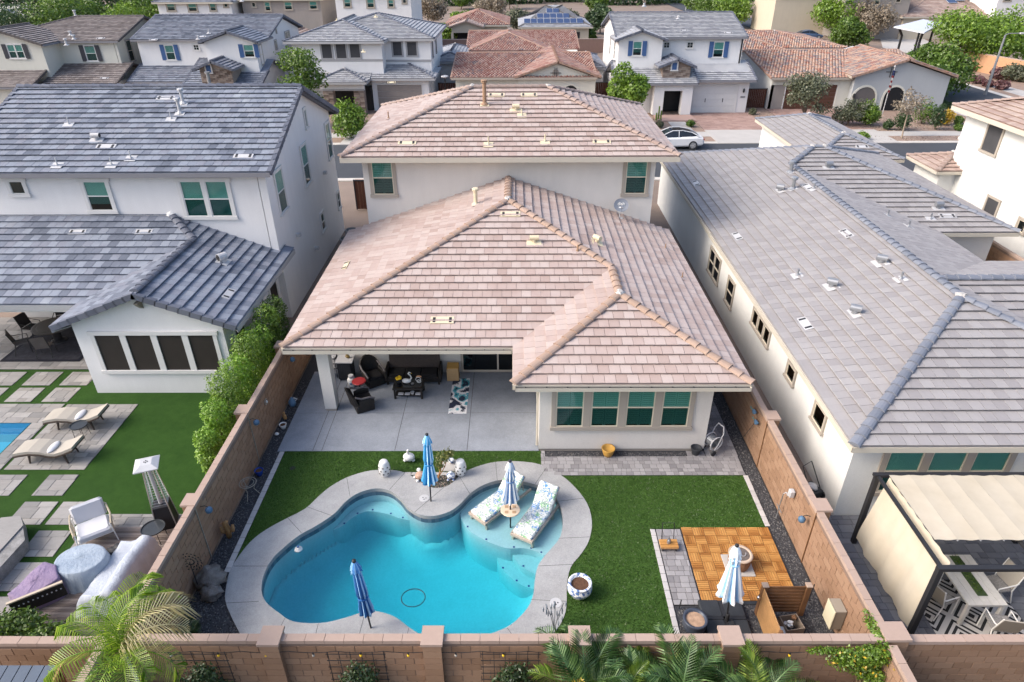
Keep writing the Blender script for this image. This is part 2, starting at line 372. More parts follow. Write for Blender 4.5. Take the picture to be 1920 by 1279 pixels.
def clip_rect(poly, a0, a1, b0, b1):
    for ax, lim, sg in ((0, a0, 1), (0, a1, -1), (1, b0, 1), (1, b1, -1)):
        out = []
        for i in range(len(poly)):
            p, q = poly[i-1], poly[i]
            ip = (p[ax]-lim)*sg >= -1e-9; iq = (q[ax]-lim)*sg >= -1e-9
            if ip != iq:
                t = (lim-p[ax])/(q[ax]-p[ax]); out.append((p[0]+(q[0]-p[0])*t, p[1]+(q[1]-p[1])*t))
            if iq: out.append(q)
        poly = out
        if len(poly) < 3: return []
    # drop doubles
    o2 = []
    for p in poly:
        if not o2 or (abs(p[0]-o2[-1][0])+abs(p[1]-o2[-1][1])) > 1e-4: o2.append(p)
    if len(o2) > 2 and (abs(o2[0][0]-o2[-1][0])+abs(o2[0][1]-o2[-1][1])) < 1e-4: o2.pop()
    return o2 if len(o2) > 2 else []
def inside(poly, x, y):
    c = False; n = len(poly)
    for i in range(n):
        a, b = poly[i], poly[i-1]
        if (a[1] > y) != (b[1] > y) and x < (b[0]-a[0])*(y-a[1])/(b[1]-a[1])+a[0]: c = not c
    return c
def area(p):
    return abs(sum(p[i-1][0]*p[i][1]-p[i][0]*p[i-1][1] for i in range(len(p))))/2
CAMP = Vector((0, 0, 14))
def in_frame(p, m=1.06):
    q = Vector(p)-CAMP; z = q.dot(fw)
    if z <= 0: return False
    return abs(q.dot(rr)/z) < .770*m and abs(q.dot(dd)/z) < .513*m
# ------------------------------------------------------------------ roofs
def pz(P, x, y): return P['z0']+P['g'][0]*(x-P['ref'][0])+P['g'][1]*(y-P['ref'][1])
def plane(poly, z0, g, ref, eave=None, vis=True): return dict(poly=poly, z0=z0, g=g, ref=ref, eave=eave, vis=vis)
def body(x0, x1, y0, y1, he, s, axis='y', e0='hip', e1='hip', skip=''):
    """hip / gable roof body: planes, cap lines (low, high), rake edges"""
    P = []; caps = []; rakes = []
    if axis == 'y':
        h = (x1-x0)/2; m = (x0+x1)/2; a = y0+(h if e0 == 'hip' else 0); b = y1-(h if e1 == 'hip' else 0); zr = he+s*h
        if 'W' not in skip: P.append(plane([(x0, y0), (m, a), (m, b), (x0, y1)], he, (s, 0), (x0, y0), ((x0, y1), (x0, y0))))
        if 'E' not in skip: P.append(plane([(x1, y1), (m, b), (m, a), (x1, y0)], he, (-s, 0), (x1, y0), ((x1, y0), (x1, y1))))
        if e0 == 'hip' and 'S' not in skip:
            P.append(plane([(x0, y0), (x1, y0), (m, a)], he, (0, s), (x0, y0), ((x0, y0), (x1, y0))))
        if e1 == 'hip' and 'N' not in skip:
            P.append(plane([(x1, y1), (x0, y1), (m, b)], he, (0, -s), (x0, y1), ((x1, y1), (x0, y1))))
        for e, yy, q in ((e0, y0, a), (e1, y1, b)):
            for xx in (x0, x1):
                if e == 'hip': caps.append(((xx, yy, he), (m, q, zr)))
                elif e == 'gable': rakes.append(((xx, yy, he), (m, yy, zr)))
        if b-a > .3: caps.append(((m, a, zr), (m, b, zr)))
    else:
        h = (y1-y0)/2; m = (y0+y1)/2; a = x0+(h if e0 == 'hip' else 0); b = x1-(h if e1 == 'hip' else 0); zr = he+s*h
        if 'S' not in skip: P.append(plane([(x0, y0), (x1, y0), (b, m), (a, m)], he, (0, s), (x0, y0), ((x0, y0), (x1, y0))))
        if 'N' not in skip: P.append(plane([(x1, y1), (x0, y1), (a, m), (b, m)], he, (0, -s), (x0, y1), ((x1, y1), (x0, y1))))
        if e0 == 'hip' and 'W' not in skip:
            P.append(plane([(x0, y1), (x0, y0), (a, m)], he, (s, 0), (x0, y0), ((x0, y1), (x0, y0))))
        if e1 == 'hip' and 'E' not in skip:
            P.append(plane([(x1, y0), (x1, y1), (b, m)], he, (-s, 0), (x1, y0), ((x1, y0), (x1, y1))))
        for e, xx, q in ((e0, x0, a), (e1, x1, b)):
            for yy in (y0, y1):
                if e == 'hip': caps.append(((xx, yy, he), (q, m, zr)))
                elif e == 'gable': rakes.append(((xx, yy, he), (xx, m, zr)))
        if b-a > .3: caps.append(((a, m, zr), (b, m, zr)))
    return dict(P=P, caps=caps, rakes=rakes)
def tile_mesh(w, e, t=.078, gap=.006):
    mb = MB(); tt = .012; x0, x1 = gap, w-gap
    mb.add([(x0, 0, .045), (x1, 0, .045), (x1, e, -.01), (x0, e, -.01), (x0, 0, t-.006), (x1, 0, t-.006), (x1, e, tt), (x0, e, tt), (x0, .012, t), (x1, .012, t)],
           [(0, 1, 5, 4), (4, 5, 9, 8), (8, 9, 6, 7), (1, 2, 6, 9, 5), (3, 0, 4, 8, 7), (0, 3, 2, 1)])
    me = bpy.data.meshes.new('roof_tile'); me.from_pydata(mb.v, [], mb.f); return me
def cap_piece(r=.125, L=.42):
    mb = MB(); n = 6; vs = []
    for x, q, dz in ((0, r*1.12, .035), (L, r*.95, .0)):
        for k in range(n+1):
            t = PI*(k/n); vs.append((x, q*math.cos(t)*1.15, dz+q*math.sin(t)*.72))
    fs = [(k, n+1+k, n+2+k, k+1) for k in range(n)]
    fs.append(tuple(range(n+1)))
    mb.add(vs, fs); return mb
def frame_m(org, xa, za):
    xa = xa.normalized(); ya = za.cross(xa).normalized(); za = xa.cross(ya).normalized()
    return Matrix(((xa.x, ya.x, za.x, org[0]), (xa.y, ya.y, za.y, org[1]), (xa.z, ya.z, za.z, org[2]), (0, 0, 0, 1)))
def place(me, name, parent, M, m=None):
    o = link(name, me, parent); og = org_of(parent); M = M.copy(); M.translation = M.translation-og
    o.matrix_local = M; return o
def roof(house, bodies, tm, cm, n_ind=0, w=.338, e=.37, style='flat', excl=(), fas=None, fh=.2, nocap=(), gut=False, ov=.5, mortar=True, n_cap=0):
    planes = [p for b in bodies for p in b['P']]
    mb = MB()
    for p in planes:
        vs = [(x, y, pz(p, x, y)) for x, y in p['poly']]; n = len(vs)
        mb.add(vs+[(a, b, c-.1) for a, b, c in vs], [tuple(range(n)), tuple(range(2*n-1, n-1, -1))]+[(i, i+n, (i+1) % n+n, (i+1) % n) for i in range(n)], .3)
    rf = mb.build('roof', tm, house)
    cand = []; tmesh = None
    for bi, b in enumerate(bodies):
        others = [p for bj, bb in enumerate(bodies) if bj != bi for p in bb['P']]
        for p in b['P']:
            g = Vector(p['g']); gl = g.length; u = g/gl; ev = Vector((u.y, -u.x)); ct = 1/math.sqrt(1+gl*gl)
            u3 = Vector((u.x*ct, u.y*ct, gl*ct)); e3 = Vector((ev.x, ev.y, 0)); n3 = e3.cross(u3)
            ref = Vector(p['ref'])
            c0 = p['poly'][0]; vd = Vector((c0[0], c0[1], pz(p, *c0)))-CAMP
            if n3.dot(vd.normalized()) > .06: continue
            ab = [((Vector(q)-ref).dot(ev), (Vector(q)-ref).dot(u)/ct) for q in p['poly']]
            a0 = min(q[0] for q in ab); a1 = max(q[0] for q in ab); b1 = max(q[1] for q in ab)
            def W(a, bb, h=0, ref=ref, ev=ev, u=u, ct=ct, n3=n3, gl=gl, z0=p['z0']):
                q = ref+ev*a+u*(bb*ct); return Vector((q.x, q.y, z0+gl*bb*ct))+n3*h
            j = 0
            while j*e < b1-.02:
                b0 = j*e; off = (w/2 if j % 2 else 0)
                i = 0
                while a0-w+off+i*w < a1:
                    aa = a0-w+off+i*w; i += 1
                    cx = W(aa+w/2, b0+e/2)
                    if not in_frame(cx, 1.3): continue
                    if any(r[0] < cx.x < r[2] and r[1] < cx.y < r[3] for r in excl): continue
                    if style == 'barrel':
                        q = (ref+ev*(aa+w/2)+u*((b0+e/2)*ct))
                        if not inside(p['poly'], q.x, q.y): continue
                        pl = 'barrel'
                    else:
                        pl = clip_rect(ab, aa, aa+w, b0, min(b0+e, b1))
                        if not pl or area(pl) < .004: continue
                    hid = False
                    for o in others:
                        if inside(o['poly'], cx.x, cx.y) and pz(o, cx.x, cx.y) > cx.z+.14: hid = True; break
                    if hid: continue
                    cand.append(((cx-CAMP).length, p, aa, b0, pl, W, e3, u3, n3, b1))
                j += 1
    cand.sort(key=lambda c: c[0])
    seen = 0; fb = MB()
    full = None
    for c in cand:
        dist, p, aa, b0, pl, W, e3, u3, n3, b1 = c
        if pl == 'barrel':
            vs = []; dz = random.uniform(-.004, .004)
            for bb, hh, sc in ((b0, .055, 1.), (min(b0+e+.03, b1+.03), .022, .9)):
                for k in range(6):
                    t = PI*k/5; vs.append(W(aa+w/2-math.cos(t)*w*.40*sc, bb, hh-.035+dz+math.sin(t)*w*.34))
            for bb, hh in ((b0, .012), (b0+e, .0)):
                vs.append(W(aa+w*.02, bb, hh)); 
            fb.add(vs[:12], [(k, k+1, k+7, k+6) for k in range(5)]+[(5, 4, 3, 2, 1, 0)], random.random()); continue
        isfull = area(pl) > w*e*.985 and len(pl) == 4
        jit = random.uniform(-.003, .003)
        if isfull:
            M = frame_m(W(aa, b0, jit), e3, n3)
            M = Matrix(((e3.x, u3.x, n3.x, M.translation.x), (e3.y, u3.y, n3.y, M.translation.y), (e3.z, u3.z, n3.z, M.translation.z), (0, 0, 0, 1)))
            M = M @ Matrix.Rotation(random.uniform(-.006, .006), 4, 'Z')
            if full is None: full = tile_mesh(w, e); full.materials.append(tm)
        if seen < n_ind and in_frame(W(aa+w/2, b0+e/2), .99):
            if isfull: place(full, 'roof_tile', rf, M); seen += 1; continue
            tgt = MB()
        else: tgt = fb
        r = random.random() if tgt is fb else 0
        if isfull:
            tgt.add([M @ v.co for v in full.vertices], [tuple(q.vertices) for q in full.polygons], r)
        else:
            top = [W(a, bb, max(.012, .078-.066*(bb-b0)/e)+jit) for a, bb in pl]; bot = [W(a, bb, .045-.055*(bb-b0)/e) for a, bb in pl]; n = len(pl)
            ar = sum(pl[k-1][0]*pl[k][1]-pl[k][0]*pl[k-1][1] for k in range(n))
            if ar < 0: top.reverse(); bot.reverse()
            tgt.add(top+bot, [tuple(range(n))]+[(k, k+n, (k+1) % n+n, (k+1) % n) for k in range(n)], r)
        if tgt is not fb: tgt.build('roof_tile', tm, rf); seen += 1
    if fb.f: fb.build('tile_field', tm, rf, kind='stuff')
    # caps
    cb = MB(); cp = cap_piece(); cme = None; ncap = 0; mo = MB()
    allcaps = [(b, 'c') for bo in bodies for b in bo['caps']]+[(b, 'r') for bo in bodies for b in bo['rakes']]
    jobs = []
    for (lo, hi), kd in allcaps:
        lo = Vector(lo); hi = Vector(hi)
        if kd == 'c' and any((Vector(k)-((lo+hi)/2).xy).length < .5 for k in nocap): continue
        dv = hi-lo; L = dv.length; nn = max(1, int(L/.37)); st = L/nn
        side = Vector((0, 0, 1)).cross(dv).normalized(); up = dv.cross(side).normalized()
        if up.z < 0: up = -up
        for k in range(nn):
            q = lo+dv*(k/nn)
            if not in_frame(q, 1.3): continue
            hid = False
            for p in planes:
                if inside(p['poly'], q.x, q.y) and pz(p, q.x, q.y) > q.z+.2: hid = True; break
            if hid or any(r[0] < q.x < r[2] and r[1] < q.y < r[3] for r in excl): continue
            jobs.append(((q-CAMP).length, q, dv.copy(), up, st, kd))
        if mortar and kd == 'c' and abs(dv.z) > .05 and in_frame(hi) and not any(r[0] < hi.x < r[2] and r[1] < hi.y < r[3] for r in excl):
            if not any(inside(p['poly'], hi.x, hi.y) and pz(p, hi.x, hi.y) > hi.z+.2 for p in planes): mo.blob((hi.x, hi.y, hi.z+.07), (.17, .17, .10), seed=hi.x, n=8, m=5)
    jobs.sort(key=lambda j: j[0])
    rme = None; nr = 0
    for dist, q, dv, up, st, kd in jobs:
        if kd == 'c':
            M = frame_m(q+up*.025, dv, up) @ Matrix.Diagonal((st/.37, 1, 1, 1))
            if ncap < n_cap:
                if cme is None:
                    cme = bpy.data.meshes.new('ridge_tile'); cme.from_pydata(cp.v, [], cp.f); cme.materials.append(cm)
                place(cme, 'ridge_tile', rf, M); ncap += 1
            else: cb.add([M @ Vector(v) for v in cp.v], cp.f, random.random())
        else:
            M = frame_m(q+up*.0, dv, up)
            vs = []
            for x, dz in ((0, .075), (st*1.08, .05)):
                vs += [(x, -.085, dz), (x, .085, dz), (x, .085, dz-.2), (x, -.085, dz-.2)]
            fs = [(0, 4, 5, 1), (1, 5, 6, 2), (4, 0, 3, 7), (0, 1, 2, 3), (2, 6, 7, 3), (5, 4, 7, 6)]
            if nr < n_cap:
                t = MB(); t.add([M @ Vector(v) for v in vs], fs); t.build('rake_tile', cm, rf); nr += 1
            else: cb.add([M @ Vector(v) for v in vs], fs, random.random())
    if cb.f: cb.build('ridge_cap', cm, rf, kind='stuff')
    if mo.f: mo.build('mortar', mortar_white, rf)
    # fascia and soffit under every eave
    if fas is not None:
        fm = MB()
        for p in planes:
            if not p['eave']: continue
            a, b = Vector(p['eave'][0]), Vector(p['eave'][1]); g = Vector(p['g']).normalized(); z = p['z0']; dl = (b-a).normalized()
            if not (in_frame((*a, z), 1.3) or in_frame((*b, z), 1.3) or in_frame((*((a+b)/2), z), 1.3)): continue
            o = -g*.02
            def seg(o0, o1, z0, z1):
                pts = [a+g*o0-dl*(.02 if o0 < 0 else -o0), b+g*o0+dl*(.02 if o0 < 0 else -o0), b+g*o1-dl*max(o1, 0), a+g*o1+dl*max(o1, 0)]
                fm.add([(q.x, q.y, zz) for zz in (z0, z1) for q in pts], [(0, 3, 2, 1), (4, 5, 6, 7), (0, 1, 5, 4), (1, 2, 6, 5), (2, 3, 7, 6), (3, 0, 4, 7)])
            seg(-.03, .03, z-fh-.02, z-.015); seg(.031, ov+.02, z-fh-.005, z-fh+.02)
        if fm.f: fm.build('fascia', fas, house)
    return rf
def on(planes_z, x, y): return planes_z(x, y)
def slope_frame(x, y, z, g):
    g = Vector(g); gl = g.length; u = g/gl; ct = 1/math.sqrt(1+gl*gl)
    u3 = Vector((u.x*ct, u.y*ct, gl*ct)); e3 = Vector((u.y, -u.x, 0)); n3 = e3.cross(u3)
    return Matrix(((e3.x, u3.x, n3.x, x), (e3.y, u3.y, n3.y, y), (e3.z, u3.z, n3.z, z), (0, 0, 0, 1)))
def flat_vent(house, x, y, z, g, m, sz=1.):
    M = slope_frame(x, y, z, g); mb = MB(); mb.xbox(M, .78*sz, .30*sz, .03, c=(0, 0, .05)); o = mb.build('roof_vent', m, house)
    for s in (-1, 1):
        t = MB(); t.xbox(M, .09*sz, .22*sz, .01, c=(s*.27*sz, 0, .069)); t.build('vent_slot', metal_dark, o)
def pipe_vent(house, x, y, z, g, m, h=.32, r=.035, cap=False, pm=None):
    M = slope_frame(x, y, z, g); mb = MB(); mb.xbox(M, .42, .36, .02, c=(0, 0, .05)); o = mb.build('vent_flashing', m, house)
    t = MB(); t.cyl((x, y, z), (x, y, z+h+.06), r, n=8); t.cyl((x, y, z+.04), (x, y, z+.14), r*2.2, r*1.05, 8)
    if cap: t.cyl((x, y, z+h), (x, y, z+h+.05), r*1.7, r*1.6, 8); t.cyl((x, y, z+h+.07), (x, y, z+h+.11), r*1.9, r*1.4, 8)
    t.build('vent_pipe', pm or m, o)
def hood_vent(house, x, y, z, g, m, pm, ang=0., r=.11):
    M = slope_frame(x, y, z, g); mb = MB(); mb.xbox(M, .55, .45, .02, c=(0, 0, .05)); o = mb.build('vent_flashing', m, house)
    d = Vector((math.cos(ang), math.sin(ang), 0))*.17; c = Vector((x, y, z+.24))
    t = MB(); t.cyl((x, y, z), (x, y, z+.2), r*.8, n=10); t.tube([c-d, c+d], r, 12); t.build('vent_hood', pm, o)
    t = MB(); t.cyl(c+d*1.0, c+d*1.03, r*.85, n=10); t.build('vent_mouth', metal_dark, o)

# ------------------------------------------------------------------ walls, windows, doors
def wall_part(house, boxes, m, gables=(), name='wall'):
    mb = MB()
    for b in boxes: mb.box(b[0], b[1], b[4], b[2], b[3], b[5])
    for ax, at, th, c0, c1, z0, ze, zr in gables:      # gable wall prism: axis, outer face, thickness, span, base, eave z, ridge z
        m_ = (c0+c1)/2; prof = [(c0, z0), (c1, z0), (c1, ze), (m_, zr), (c0, ze)]
        vs = [((c, at+t*th, z) if ax == 'y' else (at+t*th, c, z)) for t in (0, 1) for c, z in prof]
        mb.add(vs, [(0, 1, 2, 3, 4), (9, 8, 7, 6, 5)]+[(i, i+5, (i+1) % 5+5, (i+1) % 5) for i in range(5)])
    return mb.build(name, m, house)
def wbox(mb, side, at, u0, u1, o0, o1, z0, z1, r=0.):
    if side == 'S': mb.box(u0, at-o1, z0, u1, at-o0, z1, r)
    elif side == 'W': mb.box(at-o1, u0, z0, at-o0, u1, z1, r)
    else: mb.box(at+o0, u0, z0, at+o1, u1, z1, r)
def window(house, side, at, u0, u1, z0, z1, style='shutter', n=1, tm=None, sm=None, trim=.13, mull=.16, sill=True, head=False, slats=True, gm=None, shut=None, grid=False):
    tm = tm or trim_tan; sm = sm or sash_cream; mb = MB(); T = .06
    wbox(mb, side, at, u0-trim, u0, 0, T, z0, z1); wbox(mb, side, at, u1, u1+trim, 0, T, z0, z1)
    ex = .06 if head else 0
    wbox(mb, side, at, u0-trim-ex, u1+trim+ex, 0, T+(.03 if head else .0), z1, z1+trim)
    wbox(mb, side, at, u0-trim-(.03 if sill else 0), u1+trim+(.03 if sill else 0), 0, T+(.035 if sill else 0), z0-trim*.9, z0)
    uw = (u1-u0-mull*(n-1))/n
    for i in range(n-1):
        a = u0+uw*(i+1)+mull*i; wbox(mb, side, at, a, a+mull, 0, T, z0, z1)
    o = mb.build('window', tm, house)
    for i in range(n):
        a = u0+(uw+mull)*i; b = a+uw; zm = (z0+z1)/2; f = .035
        if style in ('screen',):
            t = MB(); wbox(t, side, at, a, b, 0, .025, z0, z1); t.build('sun_screen', gm or screen_brown, o); continue
        t = MB()
        for c, d in ((a, a+f), (b-f, b)): wbox(t, side, at, c, d, .012, .045, z0, z1)
        wbox(t, side, at, a+f, b-f, .012, .045, z0, z0+f); wbox(t, side, at, a+f, b-f, .012, .045, z1-f, z1)
        if style != 'slider' and z1-z0 > .8: wbox(t, side, at, a+f, b-f, .012, .05, zm-.022, zm+.022)
        if style == 'slider': wbox(t, side, at, (a+b)/2-.03, (a+b)/2+.03, .012, .05, z0+f, z1-f)
        if grid:
            wbox(t, side, at, (a+b)/2-.012, (a+b)/2+.012, .02, .046, z0+f, z1-f)
            if z1-z0 <= .8: wbox(t, side, at, a+f, b-f, .02, .0465, zm-.012, zm+.012)
        t.build('sash', sm, o)
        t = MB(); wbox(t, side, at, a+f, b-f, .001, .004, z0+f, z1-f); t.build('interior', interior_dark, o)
        if style == 'shutter':
            t = MB(); c = (a+b)/2
            for k in (a+f, c-.045, c+.005, b-f-.04): wbox(t, side, at, k, k+.04, .006, .02, z0+f, z1-f)
            z = z0+f+.05
            while z < z1-f-.05:
                for k0, k1 in ((a+f+.042, c-.047), (c+.047, b-f-.042)):
                    wbox(t, side, at, k0, k1, .005, .019, z, z+.060)
                z += .075
            t.build('louvres', louvre_white, o)
        elif style == 'blind':
            t = MB(); z = z0+f+.01; lim = zm
            while z < z1-f-.02: wbox(t, side, at, a+f, b-f, .006, .012, z, z+.026); z += .03
            t.build('louvres', louvre_white, o)
        elif style == 'half':
            t = MB(); wbox(t, side, at, a+f, b-f, .006, .01, z0+(z1-z0)*.22, z1-f); t.build('roller_blind', louvre_white, o)
        if z1-z0 > .8 and style != 'slider':
            t = MB(); wbox(t, side, at, a+f, b-f, .022, .026, zm, z1-f); t.build('pane', gm or glass_teal, o)
            t = MB(); wbox(t, side, at, a+f, b-f, .022, .026, z0+f, zm); t.build('pane', (glass_screen if gm is None else gm), o)
        else:
            t = MB(); wbox(t, side, at, a+f, b-f, .022, .026, z0+f, z1-f); t.build('pane', gm or glass_teal, o)
    if shut is not None:
        W2 = .42*(shut[1] if isinstance(shut, tuple) else 1); sc = shut[0] if isinstance(shut, tuple) else shut
        for a in (u0-trim*.5-W2, u1+trim*.5):
            t = MB(); wbox(t, side, at, a, a+W2, .062, .09, z0-.05, z1+.05)
            for k in range(1, 4): wbox(t, side, at, a+W2*k/4-.008, a+W2*k/4+.008, .0905, .1, z0-.05, z1+.05)
            t.build('shutter', sc, house)
    return o
glass_screen = glossmix('glass_screen', (.38, .55, .54), .0)

# ------------------------------------------------------------------ block walls
def block_wall(name, label, a, b, h, fixed, axis, m, mm, n_ind=300, pil=(), th=.15, cap=True, group='block walls of the yards', z0=0., bl=.40):
    """wall along x (axis 'x', y=fixed) or along y"""
    root = thing(name, label, 'wall', ((a, fixed, 0) if axis == 'x' else (fixed, a, 0)), group=group, world=True)
    def bx(mb, u0, u1, o0, o1, zz0, zz1, r=0., bev=False):
        f = mb.box
        if axis == 'x': f(u0, fixed+o0, zz0, u1, fixed+o1, zz1, r)
        else: f(fixed+o0, u0, zz0, fixed+o1, u1, zz1, r)
    mb = MB(); bx(mb, a+.01, b-.01, -th/2+.012, th/2-.012, 0, h-.1); mb.build('core', mm, root)
    cand = []; nc = int((h-.1)/.2)
    for j in range(nc):
        u = a-(bl/2 if j % 2 else 0)
        while u < b-.01:
            u0 = max(u, a); u1 = min(u+bl, b); u += bl
            if u1-u0 < .05: continue
            c = (u0+u1)/2; p = (c, fixed, z0+.2*j+.1) if axis == 'x' else (fixed, c, .2*j+.1)
            if not in_frame(p, 1.15): continue
            cand.append(((Vector(p)-CAMP).length, u0, u1, .2*j, in_frame(p, .99)))
    cand.sort(key=lambda c: -c[3]*2+c[0]*.3 if axis == 'x' else c[0])
    full = None; rest = MB(); k = 0
    g = .008
    for dist, u0, u1, z, vis in cand:
        if k < n_ind and vis:
            k += 1
            if abs(u1-u0-bl) < .001:
                if full is None:
                    t = MB()
                    if axis == 'x': t.box(g, -th/2, g, bl-g, th/2, .2-g)
                    else: t.box(-th/2, g, g, th/2, bl-g, .2-g)
                    full = bpy.data.meshes.new('block'); full.from_pydata(t.v, [], t.f); full.materials.append(m)
                o = link('block', full, root); q = Vector((u0, fixed+random.uniform(-.002, .002), z)) if axis == 'x' else Vector((fixed+random.uniform(-.002, .002), u0, z))
                o.location = q-org_of(root)
            else:
                t = MB(); bx(t, u0+g, u1-g, -th/2, th/2, z+g, z+.2-g); t.build('block', m, root)
        else: bx(rest, u0+g, u1-g, -th/2, th/2, z+g, z+.2-g, random.random())
    if rest.f: rest.build('block_field', m, root, kind='stuff')
    if cap:
        u = a; cb = MB(); kk = 0
        while u < b-.01:
            u1 = min(u+bl, b); p = (u, fixed, h) if axis == 'x' else (fixed, u, h)
            if in_frame(p, 1.15):
                if kk < 60 and in_frame(p, 1.0):
                    t = MB(); bx(t, u+.004, u1-.004, -th/2-.012, th/2+.012, h-.098, h+random.uniform(-.003, .003)); t.build('cap_block', cap_sunlit_m, root); kk += 1
                else: bx(cb, u+.004, u1-.004, -th/2-.012, th/2+.012, h-.098, h, random.random())
            u = u1
        if cb.f: cb.build('cap_field', cap_sunlit_m, root, kind='stuff')
    for q in pil:
        j = 0; w_ = .20
        while .2*j < h-.05:
            t = MB(); bx(t, q-w_+g, q+w_-g, -w_+.0, w_, .2*j+g, .2*j+.2-g); t.build('pilaster_block', m, root); j += 1
        t = MB(); bx(t, q-w_-.025, q+w_+.025, -w_-.025, w_+.025, .2*j+.002, .2*j+.07); t.build('pilaster_cap', cap_sunlit_m, root)
    return root
# ------------------------------------------------------------------ plants
def leaf_cloud(name, m, parent, blobs, n, size, seed=1, shell=.55, asp=.55, up=.35, kind=None):
    rg = np.random.default_rng(seed); B = np.array(blobs, float); og = org_of(parent)
    vol = (B[:, 3]*B[:, 4]*B[:, 5])**(2/3); bi = rg.choice(len(B), n, p=vol/vol.sum())
    dv = rg.normal(size=(n, 3)); dv /= np.linalg.norm(dv, axis=1)[:, None]
    q = shell+(1-shell)*rg.random(n)**.6
    lump = 1+.16*np.sin(dv[:, 0]*5+bi)*np.cos(dv[:, 1]*6+bi*2)+.10*np.sin(dv[:, 2]*9+bi)+.05*rg.normal(size=n)
    P = B[bi, :3]+dv*B[bi, 3:6]*(q*lump)[:, None]
    P[:, 2] = np.maximum(P[:, 2], .03)
    nrm = dv*.9+rg.normal(size=(n, 3))*.75; nrm[:, 2] += up; nrm /= np.linalg.norm(nrm, axis=1)[:, None]
    t = np.cross(nrm, rg.normal(size=(n, 3))); t /= np.linalg.norm(t, axis=1)[:, None]; b = np.cross(nrm, t)
    s = size*(.6+.8*rg.random(n))[:, None]
    V = np.stack([P-t*s, P-b*s*asp, P+t*s, P+b*s*asp], 1).reshape(-1, 3)-np.array(og)
    return quads(name, m, parent, V, n, rg.random(n), kind)
def quads(name, m, parent, V, n, rnd, kind=None):
    me = bpy.data.meshes.new(name); me.vertices.add(4*n); me.vertices.foreach_set('co', V.astype(np.float32).ravel())
    me.loops.add(4*n); me.loops.foreach_set('vertex_index', np.arange(4*n, dtype=np.int32))
    me.polygons.add(n); me.polygons.foreach_set('loop_start', np.arange(0, 4*n, 4, dtype=np.int32))
    try: me.polygons.foreach_set('loop_total', np.full(n, 4, dtype=np.int32))
    except Exception: pass
    a = me.attributes.new('rnd', 'FLOAT', 'FACE'); a.data.foreach_set('value', rnd.astype(np.float32))
    me.materials.append(m); me.update(calc_edges=True); o = link(name, me, parent)
    if kind: o['kind'] = kind
    return o
def tree(name, label, x, y, h, r, m, group=None, seed=1, n=2600, size=.13, trunk=None, tr=.12, bm=None, cat='tree', squash=.8, low=.3, shell=.5, z=0, thin=False):
    root = thing(name, label, cat, (x, y, z), group=group, world=True); rg = random.Random(seed)
    t = MB(); base = Vector((x, y, z)); zc = z+h*(low+(1-low)*.45)
    tp = base+Vector((rg.uniform(-.1, .1), rg.uniform(-.1, .1), h*low*1.15))
    t.tube([base, base.lerp(tp, .5)+Vector((rg.uniform(-.08, .08), 0, 0)), tp], [tr, tr*.8, tr*.65], 7)
    blobs = []; nb = 9
    for k in range(nb):
        a = 2*PI*k/nb+rg.uniform(-.4, .4); q = r*rg.uniform(.35, .62) if k else 0
        c = Vector((x+q*math.cos(a), y+q*math.sin(a), zc+rg.uniform(-.28, .32)*h*(1-low)))
        br = r*rg.uniform(.38, .58); blobs.append((c.x, c.y, c.z, br, br, min(br*squash, h*.4)))
        t.tube([tp, tp.lerp(c, .55)+Vector((0, 0, .1*r)), c], [tr*.5, tr*.3, tr*.1], 5)
    t.build('trunk', bm or bark, root)
    leaf_cloud('crown', m, root, blobs, n, size, seed, shell)
    return root
def bush(name, label, x, y, r, h, m, group=None, seed=1, n=1200, size=.07, cat='shrub', z=0, box=False, ry=None):
    root = thing(name, label, cat, (x, y, z), group=group, world=True); rg = random.Random(seed); ry = ry or r
    t = MB()
    for k in range(5):
        a = rg.uniform(0, 2*PI); t.tube([(x, y, z), (x+.5*r*math.cos(a), y+.5*ry*math.sin(a), z+h*.6)], [.025, .01], 5)
    t.build('stem', bark, root)
    blobs = [(x, y, z+h*.52, r*.8, ry*.8, h*.5)]
    for k in range(7):
        a = rg.uniform(0, 2*PI); blobs.append((x+.42*r*math.cos(a), y+.42*ry*math.sin(a), z+h*rg.uniform(.35, .72), r*.5, ry*.5, h*.3))
    leaf_cloud('foliage', m, root, blobs, n, size, seed, .62)
    return root
# ================================================================== GROUND
INNER = [(-6.45,11.3),(-6.54,11.82),(-6.48,12.29),(-6.27,12.71),(-5.99,13.12),(-5.58,13.5),(-5.21,13.94),(-4.99,14.42),(-4.68,14.78),(-4.22,14.97),(-3.77,14.88),(-3.41,14.56),(-3.12,14.18),(-2.72,13.89),(-2.31,13.85),(-1.91,14.01),(-1.63,14.3),(-1.3,14.81),(-.88,15.17),(-.38,15.35),(.12,15.3),(.74,15.07),(1.1,14.76),(1.31,14.25),(1.35,13.69),(1.24,13.07),(1.0,12.68),(.76,12.35),(.58,12.01),(.49,11.55),(.45,11.17),(.29,10.75),(-.11,10.29),(-.6,10.04),(-1.08,9.87),(-1.65,9.84),(-2.2,10.0),(-2.57,10.23),(-2.91,10.49),(-3.34,10.65),(-3.69,10.65),(-4.11,10.49),(-4.58,10.35),(-5.02,10.33),(-5.44,10.4),(-5.81,10.63),(-6.21,10.93)]
